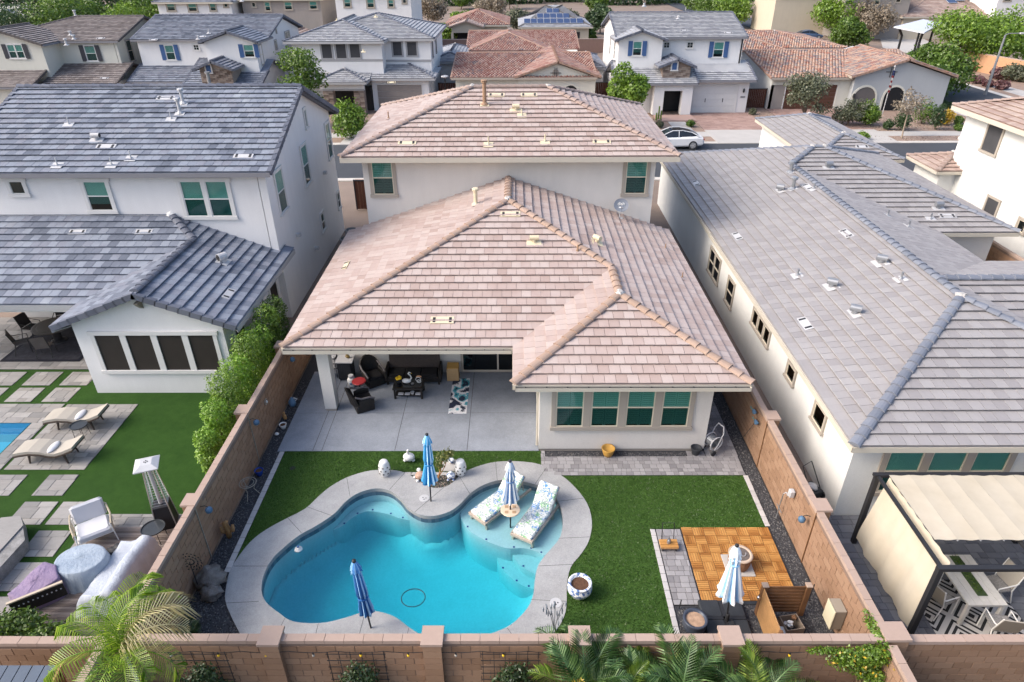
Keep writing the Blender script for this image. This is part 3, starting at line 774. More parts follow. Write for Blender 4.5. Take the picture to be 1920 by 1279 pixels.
OUTER = [(-5.55,8.78),(-6.05,9.4),(-6.51,10.0),(-6.95,10.55),(-7.25,10.99),(-7.38,11.4),(-7.46,11.82),(-7.44,12.22),(-7.28,12.86),(-6.99,13.32),(-6.57,13.72),(-6.1,14.14),(-5.86,14.6),(-5.6,15.04),(-5.19,15.45),(-4.67,15.72),(-4.24,15.8),(-3.7,15.77),(-3.32,15.61),(-2.96,15.32),(-2.61,15.05),(-2.3,14.99),(-2.0,15.12),(-1.77,15.44),(-1.48,15.78),(-.78,16.13),(0,16.2),(.77,16.05),(1.39,15.57),(1.79,15.03),(2.1,14.34),(2.17,13.61),(2.02,12.93),(1.76,12.45),(1.45,12.01),(1.31,11.42),(1.26,10.81),(1.13,10.4),(.87,10.0),(.45,9.5),(-.05,9.1),(-.6,8.78)]
inner = smooth_loop(INNER, 4)
_o = smooth_loop(OUTER, 3); outer = [p for p in _o if p[1] >= 8.78]
def offset(L, d):
    out = []; n = len(L); a = sum(L[i-1][0]*L[i][1]-L[i][0]*L[i-1][1] for i in range(n)); s = 1 if a > 0 else -1
    for i in range(n):
        t = Vector(L[(i+1) % n])-Vector(L[i-1]); t.normalize(); out.append((L[i][0]+t.y*d*s, L[i][1]-t.x*d*s))
    return out
hole = offset(inner, .12)
sheet('ground', [[(-220, -20), (220, -20), (220, 330), (-220, 330)], offset(inner, .3)], -.06, ground_m)
bed = sheet('gravel_bed', [[(-8.12, 8.76), (7.56, 8.76), (7.56, 40), (6.1, 40), (6.1, 18), (-6.6, 22), (-6.6, 40), (-8.12, 40)], hole], -.02, black_gravel, kind='stuff')
lawn = sheet('lawn', [[(-7.45, 11.6), (-7.45, 16.71), (.82, 16.71), (.82, 15.54), (7.01, 15.54), (7.01, 13.42), (3.76, 13.36), (3.76, 8.78), (-5.2, 8.78), (-7.2, 11.4)], offset(inner, .25)], .004, turf, .02)
def blades(name, m, polys, n, h, seed, holes=()):
    rg = random.Random(seed); V = []; 
    for (x0, y0, x1, y1), k in zip(polys, [int(n*abs((q[2]-q[0])*(q[3]-q[1]))/sum(abs((p[2]-p[0])*(p[3]-p[1])) for p in polys)) for q in polys]):
        for _ in range(k):
            x = rg.uniform(x0, x1); y = rg.uniform(y0, y1)
            if any(inside(H_, x, y) for H_ in holes): continue
            a = rg.uniform(0, 6.28); w_ = rg.uniform(.006, .012); c, d_ = math.cos(a)*w_, math.sin(a)*w_; hh = h*rg.uniform(.5, 1.2); lx, ly = rg.gauss(0, .012), rg.gauss(0, .012)-.004
            V += [(x-c, y-d_, .003), (x+c, y+d_, .003), (x+lx+c*.4, y+ly+d_*.4, hh), (x+lx-c*.4, y+ly-d_*.4, hh)]
    nq = len(V)//4; return quads(name, m, None, np.array(V), nq, np.array([rg.random() for _ in range(nq)]), 'stuff')
grass_leaf = leaf_mat('grass_blade', (.035, .08, .012), (.06, .125, .022), (.10, .18, .038), .3)
pooldeck = sheet('pool_deck', [outer, inner], .02, deck_conc, .14)
blades('grass', grass_leaf, [(-7.44, 11.6, .8, 16.7), (.8, 13.37, 7.0, 15.53), (.8, 8.8, 3.74, 13.37)], 120000, .030, 5, (outer,))
# loose gravel stones
def stones(name, m, regions, n, sz, seed=3, z=-.02, parent=None):
    rg = random.Random(seed); t = MB(); A = [abs((r[2]-r[0])*(r[3]-r[1])) for r in regions]; T = sum(A)
    for k in range(n):
        q = rg.uniform(0, T); i = 0
        while q > A[i]: q -= A[i]; i += 1
        r = regions[i]; x = rg.uniform(r[0], r[2]); y = rg.uniform(r[1], r[3])
        if inside(outer, x, y): continue
        s = sz*rg.uniform(.5, 1.3); a = rg.uniform(0, PI); c, d = math.cos(a)*s, math.sin(a)*s; h = s*rg.uniform(.5, 1.1)
        t.add([(x+c, y+d, z), (x-d, y+c, z), (x-c*.8, y-d, z), (x+d, y-c, z), (x+c*.2, y+d*.3, z+h)], [(0, 1, 4), (1, 2, 4), (2, 3, 4), (3, 0, 4)], rg.random())
    return t.build(name, m, parent, kind='stuff')
gravel_stone = tile_mat('gravel_stone', [(.025, .025, .028), (.055, .055, .06), (.11, .11, .115), (.17, .16, .15)], .8, .1)
gravel_brown = tile_mat('gravel_stone_brown', [(.12, .08, .06), (.20, .145, .115), (.30, .24, .20), (.40, .36, .31)], .8, .1)
stones('loose_gravel', gravel_stone, [(7.15, 10, 7.54, 20), (5.5, 8.8, 7.54, 11.4), (3.93, 8.8, 4.6, 10.8), (-8.1, 8.8, -7.62, 21), (-8.1, 8.8, -5.6, 11.7), (-3.3, 14.9, -1.5, 15.5), (.97, 16.43, 5.5, 16.7)], 13000, .022)
# deck joints (sealant strips)
t = MB()
def strip(t, a, b, w_=.010, z0=.0195, z1=.0215):
    a = Vector(a); b = Vector(b); d = (b-a).normalized(); s = Vector((d.y, -d.x))*w_/2
    t.add([(a.x-s.x, a.y-s.y, z0), (b.x-s.x, b.y-s.y, z0), (b.x+s.x, b.y+s.y, z0), (a.x+s.x, a.y+s.y, z0), (a.x-s.x, a.y-s.y, z1), (b.x-s.x, b.y-s.y, z1), (b.x+s.x, b.y+s.y, z1), (a.x+s.x, a.y+s.y, z1)],
          [(4, 5, 6, 7), (0, 1, 5, 4), (1, 2, 6, 5), (2, 3, 7, 6), (3, 0, 4, 7)])
for a, b in [((-7.42,12.05),(-6.52,12.05)),((-6.5,13.77),(-5.95,13.2)),((-7.2,10.9),(-6.4,10.95)),((-6.05,14.2),(-5.25,13.85)),((-5.18,15.45),(-4.9,14.62)),((-3.42,15.68),(-3.78,14.92)),((-2.15,15.02),(-2.9,14.0)),((-1.72,15.5),(-1.36,14.75)),((-.62,16.17),(-.55,15.32)),((.98,15.9),(.6,15.16)),((2.02,14.55),(1.24,14.42)),((2.05,13.05),(1.2,13.0)),((1.5,12.1),(.62,12.05)),((1.27,10.95),(.38,11.0)),((.3,9.4),(-.2,10.2)),((-4.7,8.79),(-4.75,10.32)),((-2.7,8.79),(-2.55,10.2)),((-3.75,8.79),(-3.68,10.64)),((-5.8,9.1),(-5.6,10.48)),((-1.2,8.79),(-1.1,9.85))]: strip(t, a, b)
t.build('deck_joint', metal_dark, pooldeck)
patio = sheet('patio_slab', [[(-7.70, 16.71), (.76, 16.71), (.76, 21.4), (-7.70, 21.4)]], .02, patio_conc, .1)
t = MB()
for a, b in [((-6.56, 16.72), (-6.56, 21.35)), ((-6.27, 16.72), (-6.27, 21.35)), ((-3.9, 16.72), (-3.9, 21.35)), ((-1.56, 16.72), (-1.56, 21.35))]: strip(t, a, b, .014)
strip(t, (-7.7, 18.75), (.75, 18.75), .006)
t.build('patio_joint', metal_dark, patio)
# --- pavers
def pavers(parent_label, name, regions, m, rowh, widths, n_ind=300, seed=5, z=.02, along='x', kind='structure', base_m=None, pname='paver', gap=.004, zt=.012):
    base = MB()
    for r in regions: base.box(r[0], r[1], z-.03, r[2], r[3], z-zt)
    root = base.build(name, base_m or black_gravel, None); root['kind'] = kind
    rg = random.Random(seed); cand = []
    for r in regions:
        if along == 'x': u0, v0, u1, v1 = r[0], r[1], r[2], r[3]
        else: u0, v0, u1, v1 = r[1], r[0], r[3], r[2]
        v = v0; row = 0
        while v < v1-.01:
            hh = rowh[row % len(rowh)]; vv = min(v+hh, v1); u = u0-rg.uniform(0, widths[0])
            if v1-vv < hh*.3: vv = v1
            while u < u1-.005:
                w_ = rg.choice(widths); a, b = max(u, u0), min(u+w_, u1); u += w_
                if b-a < .03: continue
                q = (a, v, b, vv) if along == 'x' else (v, a, vv, b)
                c = ((q[0]+q[2])/2, (q[1]+q[3])/2, z)
                if not in_frame(c, 1.1): continue
                cand.append(((Vector(c)-CAMP).length, q))
            v = vv; row += 1
    cand.sort(key=lambda c: c[0]); rest = MB()
    for k, (dd_, q) in enumerate(cand):
        dz = rg.uniform(-.0025, .0025)
        if k < n_ind and in_frame((q[0], q[1], z), 1.0):
            t = MB(); t.bbox(q[0]+gap, q[1]+gap, z-.025, q[2]-gap, q[3]-gap, z+dz, .006); t.build(pname, m, root)
        else: rest.bbox(q[0]+gap, q[1]+gap, z-.025, q[2]-gap, q[3]-gap, z+dz, .006, rg.random()+.001)
    if rest.f: rest.build(pname+'_field', m, root, kind='stuff')
    return root
pavers('', 'paver_walkway', [(.82, 15.55, 7.10, 16.43), (.82, 16.43, .96, 16.71), (5.5, 16.43, 6.08, 16.70), (6.1, 16.43, 7.12, 24)], paver_m, (.155, .155, .20), (.155, .22, .25), 300)
pavers('', 'paver_strip', [(3.92, 10.85, 4.60, 13.34)], paver_m, (.155, .21, .155), (.155, .23), 120, 8)
pavers('', 'lawn_edging', [(-7.62, 11.85, -7.46, 16.70)], paver_lt, (.16,), (.26,), 60, 9, along='y')
pavers('', 'lawn_edging', [(7.01, 13.44, 7.16, 15.54)], paver_lt, (.16,), (.26,), 60, 10, along='y')
pavers('', 'lawn_edging', [(3.76, 8.80, 3.90, 13.34)], paver_lt, (.16,), (.26,), 60, 11, along='y')
pavers('', 'planter_edging', [(-3.55, 15.56, -1.62, 15.70)], paver_lt, (.14,), (.22,), 30, 12)
pavers('', 'corner_edging', [(1.02, 8.85, 1.25, 10.0)], paver_m, (.22,), (.26,), 30, 12, along='y')
t = MB(); pg = [(-3.55, 15.56), (-1.62, 15.56), (-2.0, 15.1), (-2.3, 14.97), (-2.6, 15.03), (-3.0, 15.35)]
sheet('planter_gravel', [pg], .012, black_gravel, kind='stuff')
stones('planter_pebbles', gravel_brown, [(-3.0, 14.95, -1.75, 15.55)], 500, .02, 6, .012)
# --- wooden deck tiles
dk = MB(); dk.box(4.62, 10.88, -.01, 7.10, 13.40, .004); deck = dk.build('wooden_deck', plastic_black); deck['kind'] = 'structure'
def slat_tile(hz):
    t = MB(); n = 5; s = .3048; g = .008; sw = s/n
    for k in range(n):
        if hz: t.bbox(g, k*sw+.005, 0, s-g, (k+1)*sw-.005, .022, .003, .01+k*.13)
        else: t.bbox(k*sw+.005, g, 0, (k+1)*sw-.005, s-g, .022, .003, .01+k*.13)
    me = bpy.data.meshes.new('deck_tile'); me.from_pydata(t.v, [], t.f); me.attributes.new('rnd', 'FLOAT', 'FACE').data.foreach_set('value', t.r); me.materials.append(deck_wood); return me
st = (slat_tile(True), slat_tile(False))
for i in range(8):
    for j in range(8):
        y_ = 13.40-.3048*(j+1); x_ = 4.63+.3048*i
        if j == 7 and False: continue
        o = link('deck_tile', st[(i+j) % 2], deck); o.location = (x_, y_, .005)
ORG.pop('wooden_deck', None)
sheet('mulch_bed', [[(-11.9, 8.8), (-13.6, 8.8), (-16, 8.8), (-16, 11.0), (-12.4, 11.0)][::-1]], -.015, brown_gravel, kind='stuff')
stones('mulch_stones', gravel_brown, [(-15.9, 8.9, -12.0, 10.9)], 1500, .03, 16, -.015)

# ================================================================== POOL
pool = thing('swimming_pool', None, None, (-3, 12.5, 0), world=True, kind='structure')
plaster = mat('pool_plaster', (.385, .45, .485), .7, .09, .9, 18)
tile_band = tile_mat('pool_mosaic', [(.06, .09, .13), (.10, .14, .19), (.17, .20, .24)], .3, .2)
t = MB(); n = len(inner)
for i in range(n):
    a, b = inner[i], inner[(i+1) % n]
    t.add([(a[0], a[1], -.119), (b[0], b[1], -.119), (b[0], b[1], -1.8), (a[0], a[1], -1.8)], [(0, 1, 2, 3)])
t.build('pool_wall', plaster, pool)
t = MB(); io = offset(inner, -.006)
for i in range(n):
    a, b = io[i], io[(i+1) % n]; t.add([(a[0], a[1], -.10), (b[0], b[1], -.10), (b[0], b[1], -.25), (a[0], a[1], -.25)], [(0, 1, 2, 3)], random.random())
t.build('waterline_tiles', tile_band, pool)
# basin floor: a bowl that deepens away from the walls
LI = np.array(inner); gx = np.arange(-6.7, 1.6, .09); gy = np.arange(9.6, 15.6, .09)
GX, GY = np.meshgrid(gx, gy, indexing='ij'); P = np.stack([GX.ravel(), GY.ravel()], 1)
A = LI; B_ = np.roll(LI, -1, 0); dmin = np.full(len(P), 9.)
for a, b in zip(A, B_):
    ab = b-a; tt = np.clip(((P-a)@ab)/(ab@ab+1e-9), 0, 1); dmin = np.minimum(dmin, np.hypot(*(P-a-tt[:, None]*ab).T))
mid = np.clip(1-np.hypot((P[:, 0]+3.2)/3.6, (P[:, 1]-12.2)/2.6), 0, 1)
zz = -1.05-.45*mid**.7-.28*np.clip(dmin/.5, 0, 1)**.6*1.0+.25*np.clip(1-dmin/.35, 0, 1)**2
V = np.stack([P[:, 0], P[:, 1], zz], 1); ny = len(gy); mbp = MB()
F = [(i*ny+j, (i+1)*ny+j, (i+1)*ny+j+1, i*ny+j+1) for i in range(len(gx)-1) for j in range(ny-1)]
mbp.add(V.tolist(), F); mbp.build('pool_floor', plaster, pool, smooth=True)
def sc(L, k): return [(x*k, y*k) for x, y in L]
def smooth_open(L, n=5):
    out = []; N = len(L)
    for i in range(N-1):
        p = [Vector(L[max(0, min(N-1, i+k-1))]) for k in range(4)]
        for j in range(n):
            t_ = j/n; q = .5*((2*p[1])+(p[2]-p[0])*t_+(2*p[0]-5*p[1]+4*p[2]-p[3])*t_*t_+(3*p[1]-p[0]-3*p[2]+p[3])*t_**3); out.append((q.x, q.y))
    return out+[L[-1]]
def ledge(name, curve, tail, z, k):
    c = smooth_open(sc(curve, k)); t = MB(); t.prism(c+tail, -1.8, z); o = t.build(name, plaster, pool); return c
c1 = ledge('tanning_ledge', [(-1.68,14.55),(-1.60,14.1),(-1.55,13.8),(-1.27,13.3),(-.8,12.93),(-.23,12.67),(.21,12.67),(.55,12.57),(.76,12.42)], [(1.8, 12.7), (1.8, 15.6), (-1.7, 15.6)], -.35, 1.025)
c2 = ledge('pool_step', [(-.12,12.6),(-.02,12.3),(.21,12.01),(.52,11.81),(.7,11.75)], [(1.5, 12.3), (1.5, 13.4), (-.12, 13.4)], -.6, 1.043)
c3 = ledge('pool_step', [(-.52,12.6),(-.45,12.2),(-.22,11.81),(.1,11.5),(.46,11.33)], [(1.3, 12.0), (1.3, 13.6), (-.55, 13.6)], -.85, 1.06)
c4 = ledge('pool_bench', [(-5.5,13.2),(-5.2,13.3),(-4.9,13.45),(-4.61,13.85),(-4.24,14.05),(-3.67,13.93),(-3.3,13.77),(-2.9,13.66)], [(-2.6, 14.5), (-3.2, 15.3), (-5, 15.4), (-6.2, 14.2)], -.5, 1.036)
mk = mat('marker_tile_blue', (.02, .025, .16), .3, .1)
for cv, z, idx in ((c1, -.348, (8, 14, 20, 27, 33, 38)), (c2, -.598, (3, 10, 17)), (c3, -.848, (3, 8, 14, 18)), (c4, -.498, (4, 11, 16, 21, 26, 31))):
    for i in idx:
        if i < len(cv):
            x_, y_ = cv[i]; t = MB(); t.box(x_-.025, y_+.03, z-.01, x_+.025, y_+.08, z+.006); t.build('marker_tile', mk, pool)
# water: closed body that takes its colour from absorption along the light's way
wm = bpy.data.materials.new('pool_water'); nt = nodes(wm); nt.nodes.remove(nt.nodes['Principled BSDF']); o_ = nt.nodes['Material Output']
tr = nt.nodes.new('ShaderNodeBsdfTransparent'); gl = nt.nodes.new('ShaderNodeBsdfGlossy'); gl.inputs['Roughness'].default_value = .05
fr = nt.nodes.new('ShaderNodeFresnel'); fr.inputs[0].default_value = 1.33
bp = nt.nodes.new('ShaderNodeBump'); bp.inputs['Strength'].default_value = .45; bp.inputs['Distance'].default_value = .03
nt.links.new(ntex(nt, 3.2, 3, .6), bp.inputs['Height'])
nt.links.new(bp.outputs[0], gl.inputs['Normal']); nt.links.new(bp.outputs[0], fr.inputs['Normal'])
mx = nt.nodes.new('ShaderNodeMixShader'); gb = nt.nodes.new('ShaderNodeNewGeometry'); nt.links.new(mth(nt, 'MULTIPLY', fr.outputs[0], mth(nt, 'SUBTRACT', 1, gb.outputs['Backfacing'])), mx.inputs[0]); nt.links.new(tr.outputs[0], mx.inputs[1]); nt.links.new(gl.outputs[0], mx.inputs[2])
nt.links.new(mx.outputs[0], o_.inputs['Surface'])
va = nt.nodes.new('ShaderNodeVolumeAbsorption'); va.inputs['Color'].default_value = (.0, .895, .958, 1); va.inputs['Density'].default_value = .78
nt.links.new(va.outputs[0], o_.inputs['Volume'])
t = MB(); t.prism(offset(inner, .05), -2.1, -.105); t.build('water', wm, pool)
# hose ring in the water, floating dispenser
t = MB(); t.tube([(-2.58+.30*math.cos(2*PI*k/28), 11.15+.27*math.sin(2*PI*k/28), -.10) for k in range(29)], .012, 6)
single('pool_ring', 'thin black hoop floating in the middle of the turquoise pool', 'hoop', t, plastic_black, loc=(-2.58, 11.15, -.1))
t = MB(); t.lathe([(0, -.04), (.09, -.03), (.11, .0), (.10, .03), (.05, .045), (.045, .09), (0, .10)], 16, (-5.92, 12.72, -.10))
fl = single('chlorine_floater', 'white round chlorine floater with blue top at the left pool edge', 'pool floater', t, ceramic_white, loc=(-5.92, 12.72, -.1), smooth=True)
t = MB(); t.lathe([(.035, 0), (.03, .03), (0, .035)], 12, (-5.92, 12.72, -.005)); t.build('lid', shutter_blue, fl)
for x_, y_, lb in ((-2.69, 14.55, 'round grey skimmer lid in the deck beside the blue umbrella'), (1.0, 10.9, 'round grey skimmer lid in the deck near the metal flowers')):
    t = MB(); t.lathe([(.15, 0), (.15, .008), (.14, .011), (0, .012)], 20, (x_, y_, .02)); o = single('skimmer_lid', lb, 'pool lid', t, metal_light, loc=(x_, y_, .02))
    for dx, dy in ((-.04, .02), (.05, .0), (0, -.05)):
        t = MB(); t.lathe([(.018, 0), (.018, .004), (0, .005)], 8, (x_+dx, y_+dy, .031)); t.build('lid_hole', metal_dark, o)

# ================================================================== MAIN HOUSE
H = thing('house', 'pink tiled two-storey house whose covered patio opens on the pool', 'house', (0, 24, 0), world=True)
s = .338; he = 2.9
mW = plane([(-7.55, 18.4), (-.275, 25.675), (-.275, 28.7), (-7.55, 28.7)], he, (s, 0), (-7.55, 18.4), ((-7.55, 28.7), (-7.55, 18.4)))
mS = plane([(-7.55, 18.4), (-.05, 18.4), (3.475, 21.925), (-.275, 25.675)], he, (0, s), (-7.55, 18.4), ((-7.55, 18.4), (-.05, 18.4)))
mE = plane([(7.0, 16.27), (7.0, 28.7), (-.275, 28.7), (-.275, 25.675), (3.475, 21.925), (3.475, 19.795)], he, (-s, 0), (7.0, 16.27), ((7.0, 16.27), (7.0, 28.7)))
wW = plane([(-.05, 16.27), (3.475, 19.795), (3.475, 21.925), (-.05, 18.4)], he, (s, 0), (-.05, 16.27), ((-.05, 18.4), (-.05, 16.27)))
wS = plane([(-.05, 16.27), (7.0, 16.27), (3.475, 19.795)], he, (0, s), (-.05, 16.27), ((-.05, 16.27), (7.0, 16.27)))
zr = he+s*7.275; zw = he+s*3.525
caps = [((-7.55, 18.4, he), (-.275, 25.675, zr)), ((-.275, 25.675, zr), (-.275, 28.65, zr)), ((3.475, 21.925, zw), (-.275, 25.675, zr)),
        ((3.475, 19.795, zw), (3.475, 21.925, zw)), ((-.05, 16.27, he), (3.475, 19.795, zw)), ((7.0, 16.27, he), (3.475, 19.795, zw))]
roof(H, [dict(P=[mW, mS, mE, wW, wS], caps=caps, rakes=[])], tile_pink, cap_orange, 300, fas=fascia_cream, fh=.16, ov=.85, n_cap=150)
up = body(-7.35, 6.95, 28.0, 38.7, 6.45, .35, 'x')
roof(H, [up], tile_pink, cap_pink, 0, fas=fascia_cream, fh=.2, ov=.75, n_cap=90)
wall_part(H, [(-6.62, 28.7, 6.12, 38.0, 2.6, 6.27)], stucco_cream, name='upper_wall')
wall_part(H, [(-6.72, 21.36, 6.09, 38.1, -.05, 2.76)], stucco_cream, name='lower_wall')
wall_part(H, [(.76, 16.72, 6.08, 21.5, .09, 2.75)], stucco_cream, name='wing_wall')
wall_part(H, [(.79, 16.75, 6.05, 21.4, -.05, .09)], trim_tan, name='wall_base')
wall_part(H, [(-6.66, 18.86, -6.26, 19.26, .12, 2.72)], stucco_cream, name='patio_column')
wall_part(H, [(-6.64, 18.88, -6.28, 19.24, .02, .12)], trim_tan, name='column_base')
wall_part(H, [(-7.0, 18.82, .74, 21.35, 2.765, 2.80)], stucco_cream, name='patio_ceiling')
wall_part(H, [(-6.9, 18.86, .74, 19.2, 2.60, 2.763)], stucco_cream, name='patio_beam')
window(H, 'S', 16.72, 1.27, 5.40, 1.02, 2.50, 'shutter', 4, trim=.14, mull=.24)
for a, b in ((-6.22, -5.32), (4.86, 5.76)): window(H, 'S', 28.7, a, b, 4.64, 6.14, 'shutter', 1, trim=.14)
window(H, 'S', 21.36, -2.0, .70, .10, 2.28, 'slider', 1, sm=fascia_cream, trim=.06, sill=False, gm=glass_dark)
# gutters with hangers, downspout
def gutter(house, x0, x1, y, z, m):
    t = MB(); t.box(x0, y-.18, z-.14, x1, y-.17, z-.02); t.box(x0, y-.17, z-.14, x1, y-.035, z-.13); t.box(x0, y-.18, z-.14, x0+.01, y-.035, z-.02); t.box(x1-.01, y-.18, z-.14, x1, y-.035, z-.02)
    g = t.build('gutter', m, house); t = MB(); t.box(x0+.012, y-.168, z-.128, x1-.012, y-.036, z-.08); t.build('gutter_trough', plastic_black, g)
    k = x0+.3
    while k < x1: t = MB(); t.box(k, y-.169, z-.07, k+.03, y-.036, z-.055); t.build('hanger', metal_dark, g); k += .62
gutter(H, -7.5, -.1, 18.4, 2.9, fascia_cream); gutter(H, 0, 6.95, 16.27, 2.9, fascia_cream)
t = MB(); t.tube([(.66, 18.2, 2.72), (.66, 17.2, 2.5), (.70, 16.9, 2.4), (.70, 16.9, .1)], .035, 6); t.build('downspout', fascia_cream, H)
G1 = (0, s); G2 = (s, 0); G3 = (-s, 0)
flat_vent(H, -.17, 24.8, 5.06, G1, vent_tan); flat_vent(H, -2.43, 19.5, 3.27, G1, vent_tan)
hood_vent(H, .72, 23.2, 4.52, G1, vent_tan, vent_tan, 0, .09); pipe_vent(H, 2.31, 22.75, 4.37, G1, tile_pink, .22, .03, pm=pipe_brown)
pipe_vent(H, -1.6, 26.4, 4.91, G2, tile_pink, .62, .08, True, pm=vent_tan); flat_vent(H, -6.69, 24.14, 3.19, G2, vent_tan, .9)
hood_vent(H, 3.17, 24.0, 4.19, G3, vent_tan, vent_tan, 2.2, .10); pipe_vent(H, 6.3, 25.94, 3.12, G3, tile_pink, .2, .02, pm=pipe_brown); pipe_vent(H, 6.4, 23.14, 3.1, G3, tile_pink, .2, .02, pm=pipe_brown)
U1 = (0, .35)
for x_, y_ in ((-4.62, 28.97), (3.75, 29.0), (-.85, 32.62), (.68, 32.62)): flat_vent(H, x_, y_, 6.45+.35*(y_-28), U1, vent_tan)
pipe_vent(H, -1.37, 31.85, 7.80, U1, vent_tan, 1.0, .09, True, pm=pipe_brown)
hood_vent(H, .06, 31.35, 7.62, U1, vent_tan, vent_tan, 0, .09); pipe_vent(H, .33, 30.95, 7.48, U1, vent_tan, .25, .03, pm=vent_tan)
pipe_vent(H, -1.12, 28.8, 6.73, U1, vent_tan, .32, .03, pm=vent_tan); pipe_vent(H, 1.31, 29.0, 6.8, U1, vent_tan, .3, .03, pm=vent_tan)
pipe_vent(H, -6.1, 33.2, 6.9, (.35, 0), tile_pink, .3, .03, pm=pipe_brown)
# satellite dish bolted to the roof
dish = bpy.data.objects.new('satellite_dish', None); COL.objects.link(dish); dish.parent = H; _q = Vector((4.63, 28.1, 3.7))-ORG['house']; dish.location = _q
dm = mat('dish_grey', (.20, .22, .26), .5, .05)
t = MB(); t.box(-.15, -.12, 0, .15, .12, .03); t.tube([(0, 0, 0), (0, .05, .35), (.02, .0, .5)], .022, 6); t.build('mount', metal_light, dish)
t = MB(); vs = []; fs = []
Mx = frame_m((.02, -.06, .62), Vector((1, 0, 0)), Vector((.05, -.85, .55)))
for i in range(6):
    for k in range(20):
        q = .30*i/5; vs.append(Mx @ Vector((q*1.08*math.cos(2*PI*k/20), q*math.sin(2*PI*k/20), .22*q*q/.3-.02)))
for i in range(5):
    for k in range(20): fs.append((i*20+k, (i+1)*20+k, (i+1)*20+(k+1) % 20, i*20+(k+1) % 20))
t.add(vs, fs); t.tube([Mx @ Vector((0, -.28, 0)), Mx @ Vector((0, -.15, .28))], .012, 5); t.xbox(Mx, .1, .08, .08, c=(0, -.12, .30)); t.build('reflector', dm, dish)
cu = bpy.data.curves.new('dish_lettering', 'FONT'); cu.body = 'dish'; cu.size = .2; cu.align_x = 'CENTER'; cu.extrude = .003; cu.materials.append(white_paint)
_t = bpy.data.objects.new('tmp', cu); COL.objects.link(_t); bpy.context.view_layer.update()
_m = bpy.data.meshes.new_from_object(_t.evaluated_get(bpy.context.evaluated_depsgraph_get())); bpy.data.objects.remove(_t)
o = bpy.data.objects.new('lettering', _m); COL.objects.link(o); o.parent = dish; o.matrix_local = Mx @ Matrix.Translation((0, .0, .035))
t = MB(); t.xbox(Mx, .2, .06, .004, c=(0, -.09, .02)); t.build('logo_bar', white_paint, dish)

# ================================================================== LEFT NEIGHBOUR
L = thing('house', 'white two-storey house with blue-grey tiles, gabled wing beside the hedge', 'house', (-15, 26, 0), world=True)
s = .39; he = 2.93; zr = he+s*3.175; zh = he+s*4.5
lS = plane([(-25, 21.4), (-15.85, 21.4), (-12.675, 24.575), (-14, 25.9), (-25, 25.9)], he, (0, s), (-25, 21.4), ((-25, 21.4), (-15.85, 21.4)))
lW = plane([(-15.85, 21.4), (-15.85, 19.75), (-12.675, 19.75), (-12.675, 24.575)], he, (s, 0), (-15.85, 19.75), ((-15.85, 21.4), (-15.85, 19.75)))
lE = plane([(-9.5, 19.75), (-9.5, 26.6), (-9.86, 26.6), (-9.86, 25.9), (-14, 25.9), (-12.675, 24.575), (-12.675, 19.75)], he, (-s, 0), (-9.5, 19.75), ((-9.5, 19.75), (-9.5, 26.6)))
roof(L, [dict(P=[lS, lW, lE], caps=[((-12.675, 19.85, zr), (-12.675, 24.575, zr)), ((-12.675, 24.575, zr), (-14, 25.9, zh))],
         rakes=[((-15.85, 19.75, he), (-12.675, 19.75, zr)), ((-9.5, 19.75, he), (-12.675, 19.75, zr))])], tile_blue, cap_slate, 300, fas=fascia_ltgrey, fh=.2, ov=.5, n_cap=60)
roof(L, [body(-22.1, -9.5, 25.45, 36.95, 6.57, .38, 'x', 'gable', 'gable')], tile_blue, cap_slate, 0, fas=fascia_grey, fh=.16, ov=.4, n_cap=60)
wall_part(L, [(-21.8, 25.9, -10.2, 36.5, -.05, 6.5)], stucco_white, name='main_wall')
wall_part(L, [], stucco_white, [('x', -9.87, -.3, 25.9, 36.5, -.05, 6.62, 8.62)], name='gable_wall')
wall_part(L, [(-15.34, 20.3, -10.13, 25.88, -.05, 2.95)], stucco_white, name='wing_wall')
wall_part(L, [], stucco_white, [('y', 20.03, .25, -15.338, -10.132, -.05, 3.0, 4.04)], name='wing_gable_wall')
wall_part(L, [(-25, 21.75, -15.36, 22.0, 2.45, 2.85)], stucco_white, name='patio_beam')
wall_part(L, [(-25, 22.0, -15.36, 25.88, 2.75, 2.80)], stucco_white, name='patio_ceiling')
wall_part(L, [(-18.2, 25.80, -16.2, 25.88, -.05, 2.4)], mat('dark_red_curtain', (.08, .012, .012), .9, .1), name='curtain')
window(L, 'S', 20.03, -14.66, -10.53, 1.02, 2.48, 'screen', 4, tm=trim_white, trim=.14, mull=.22, head=True)
window(L, 'S', 25.9, -13.3, -11.45, 4.66, 6.12, 'blind', 2, tm=trim_white, trim=.14, mull=.16, sm=sash_white, head=True)
window(L, 'S', 25.9, -17.15, -16.25, 4.92, 6.12, 'half', 1, tm=trim_white, trim=.14, sm=sash_white, head=True)
window(L, 'S', 25.9, -20.1, -19.55, 5.62, 6.14, 'plain', 1, tm=trim_white, trim=.13, sm=sash_white, head=True)
for y0, y1, z0, z1, sy in ((26.85, 27.75, 4.4, 6.1, 'blind'), (30.75, 31.6, 4.4, 6.15, 'blind'), (36.0, 36.3, 0, 0, ''), (32.15, 32.4, 6.75, 7.55, 'plain'), (32.2, 32.75, 1.55, 2.4, 'plain'), (36.2-.4, 36.2, 1.5, 2.35, 'plain')):
    if z1: window(L, 'E', -9.87, y0, y1, z0, z1, sy, 1, tm=trim_white, trim=.11, sm=sash_white)
window(L, 'E', -9.87, 35.35, 36.1, 4.4, 6.15, 'blind', 1, tm=trim_white, trim=.11, sm=sash_white)
for y0, y1 in ((24.6, 25.4), (20.8, 21.6)): window(L, 'E', -10.13, y0, y1, .75, 2.3, 'screen', 1, tm=trim_white, trim=.11)
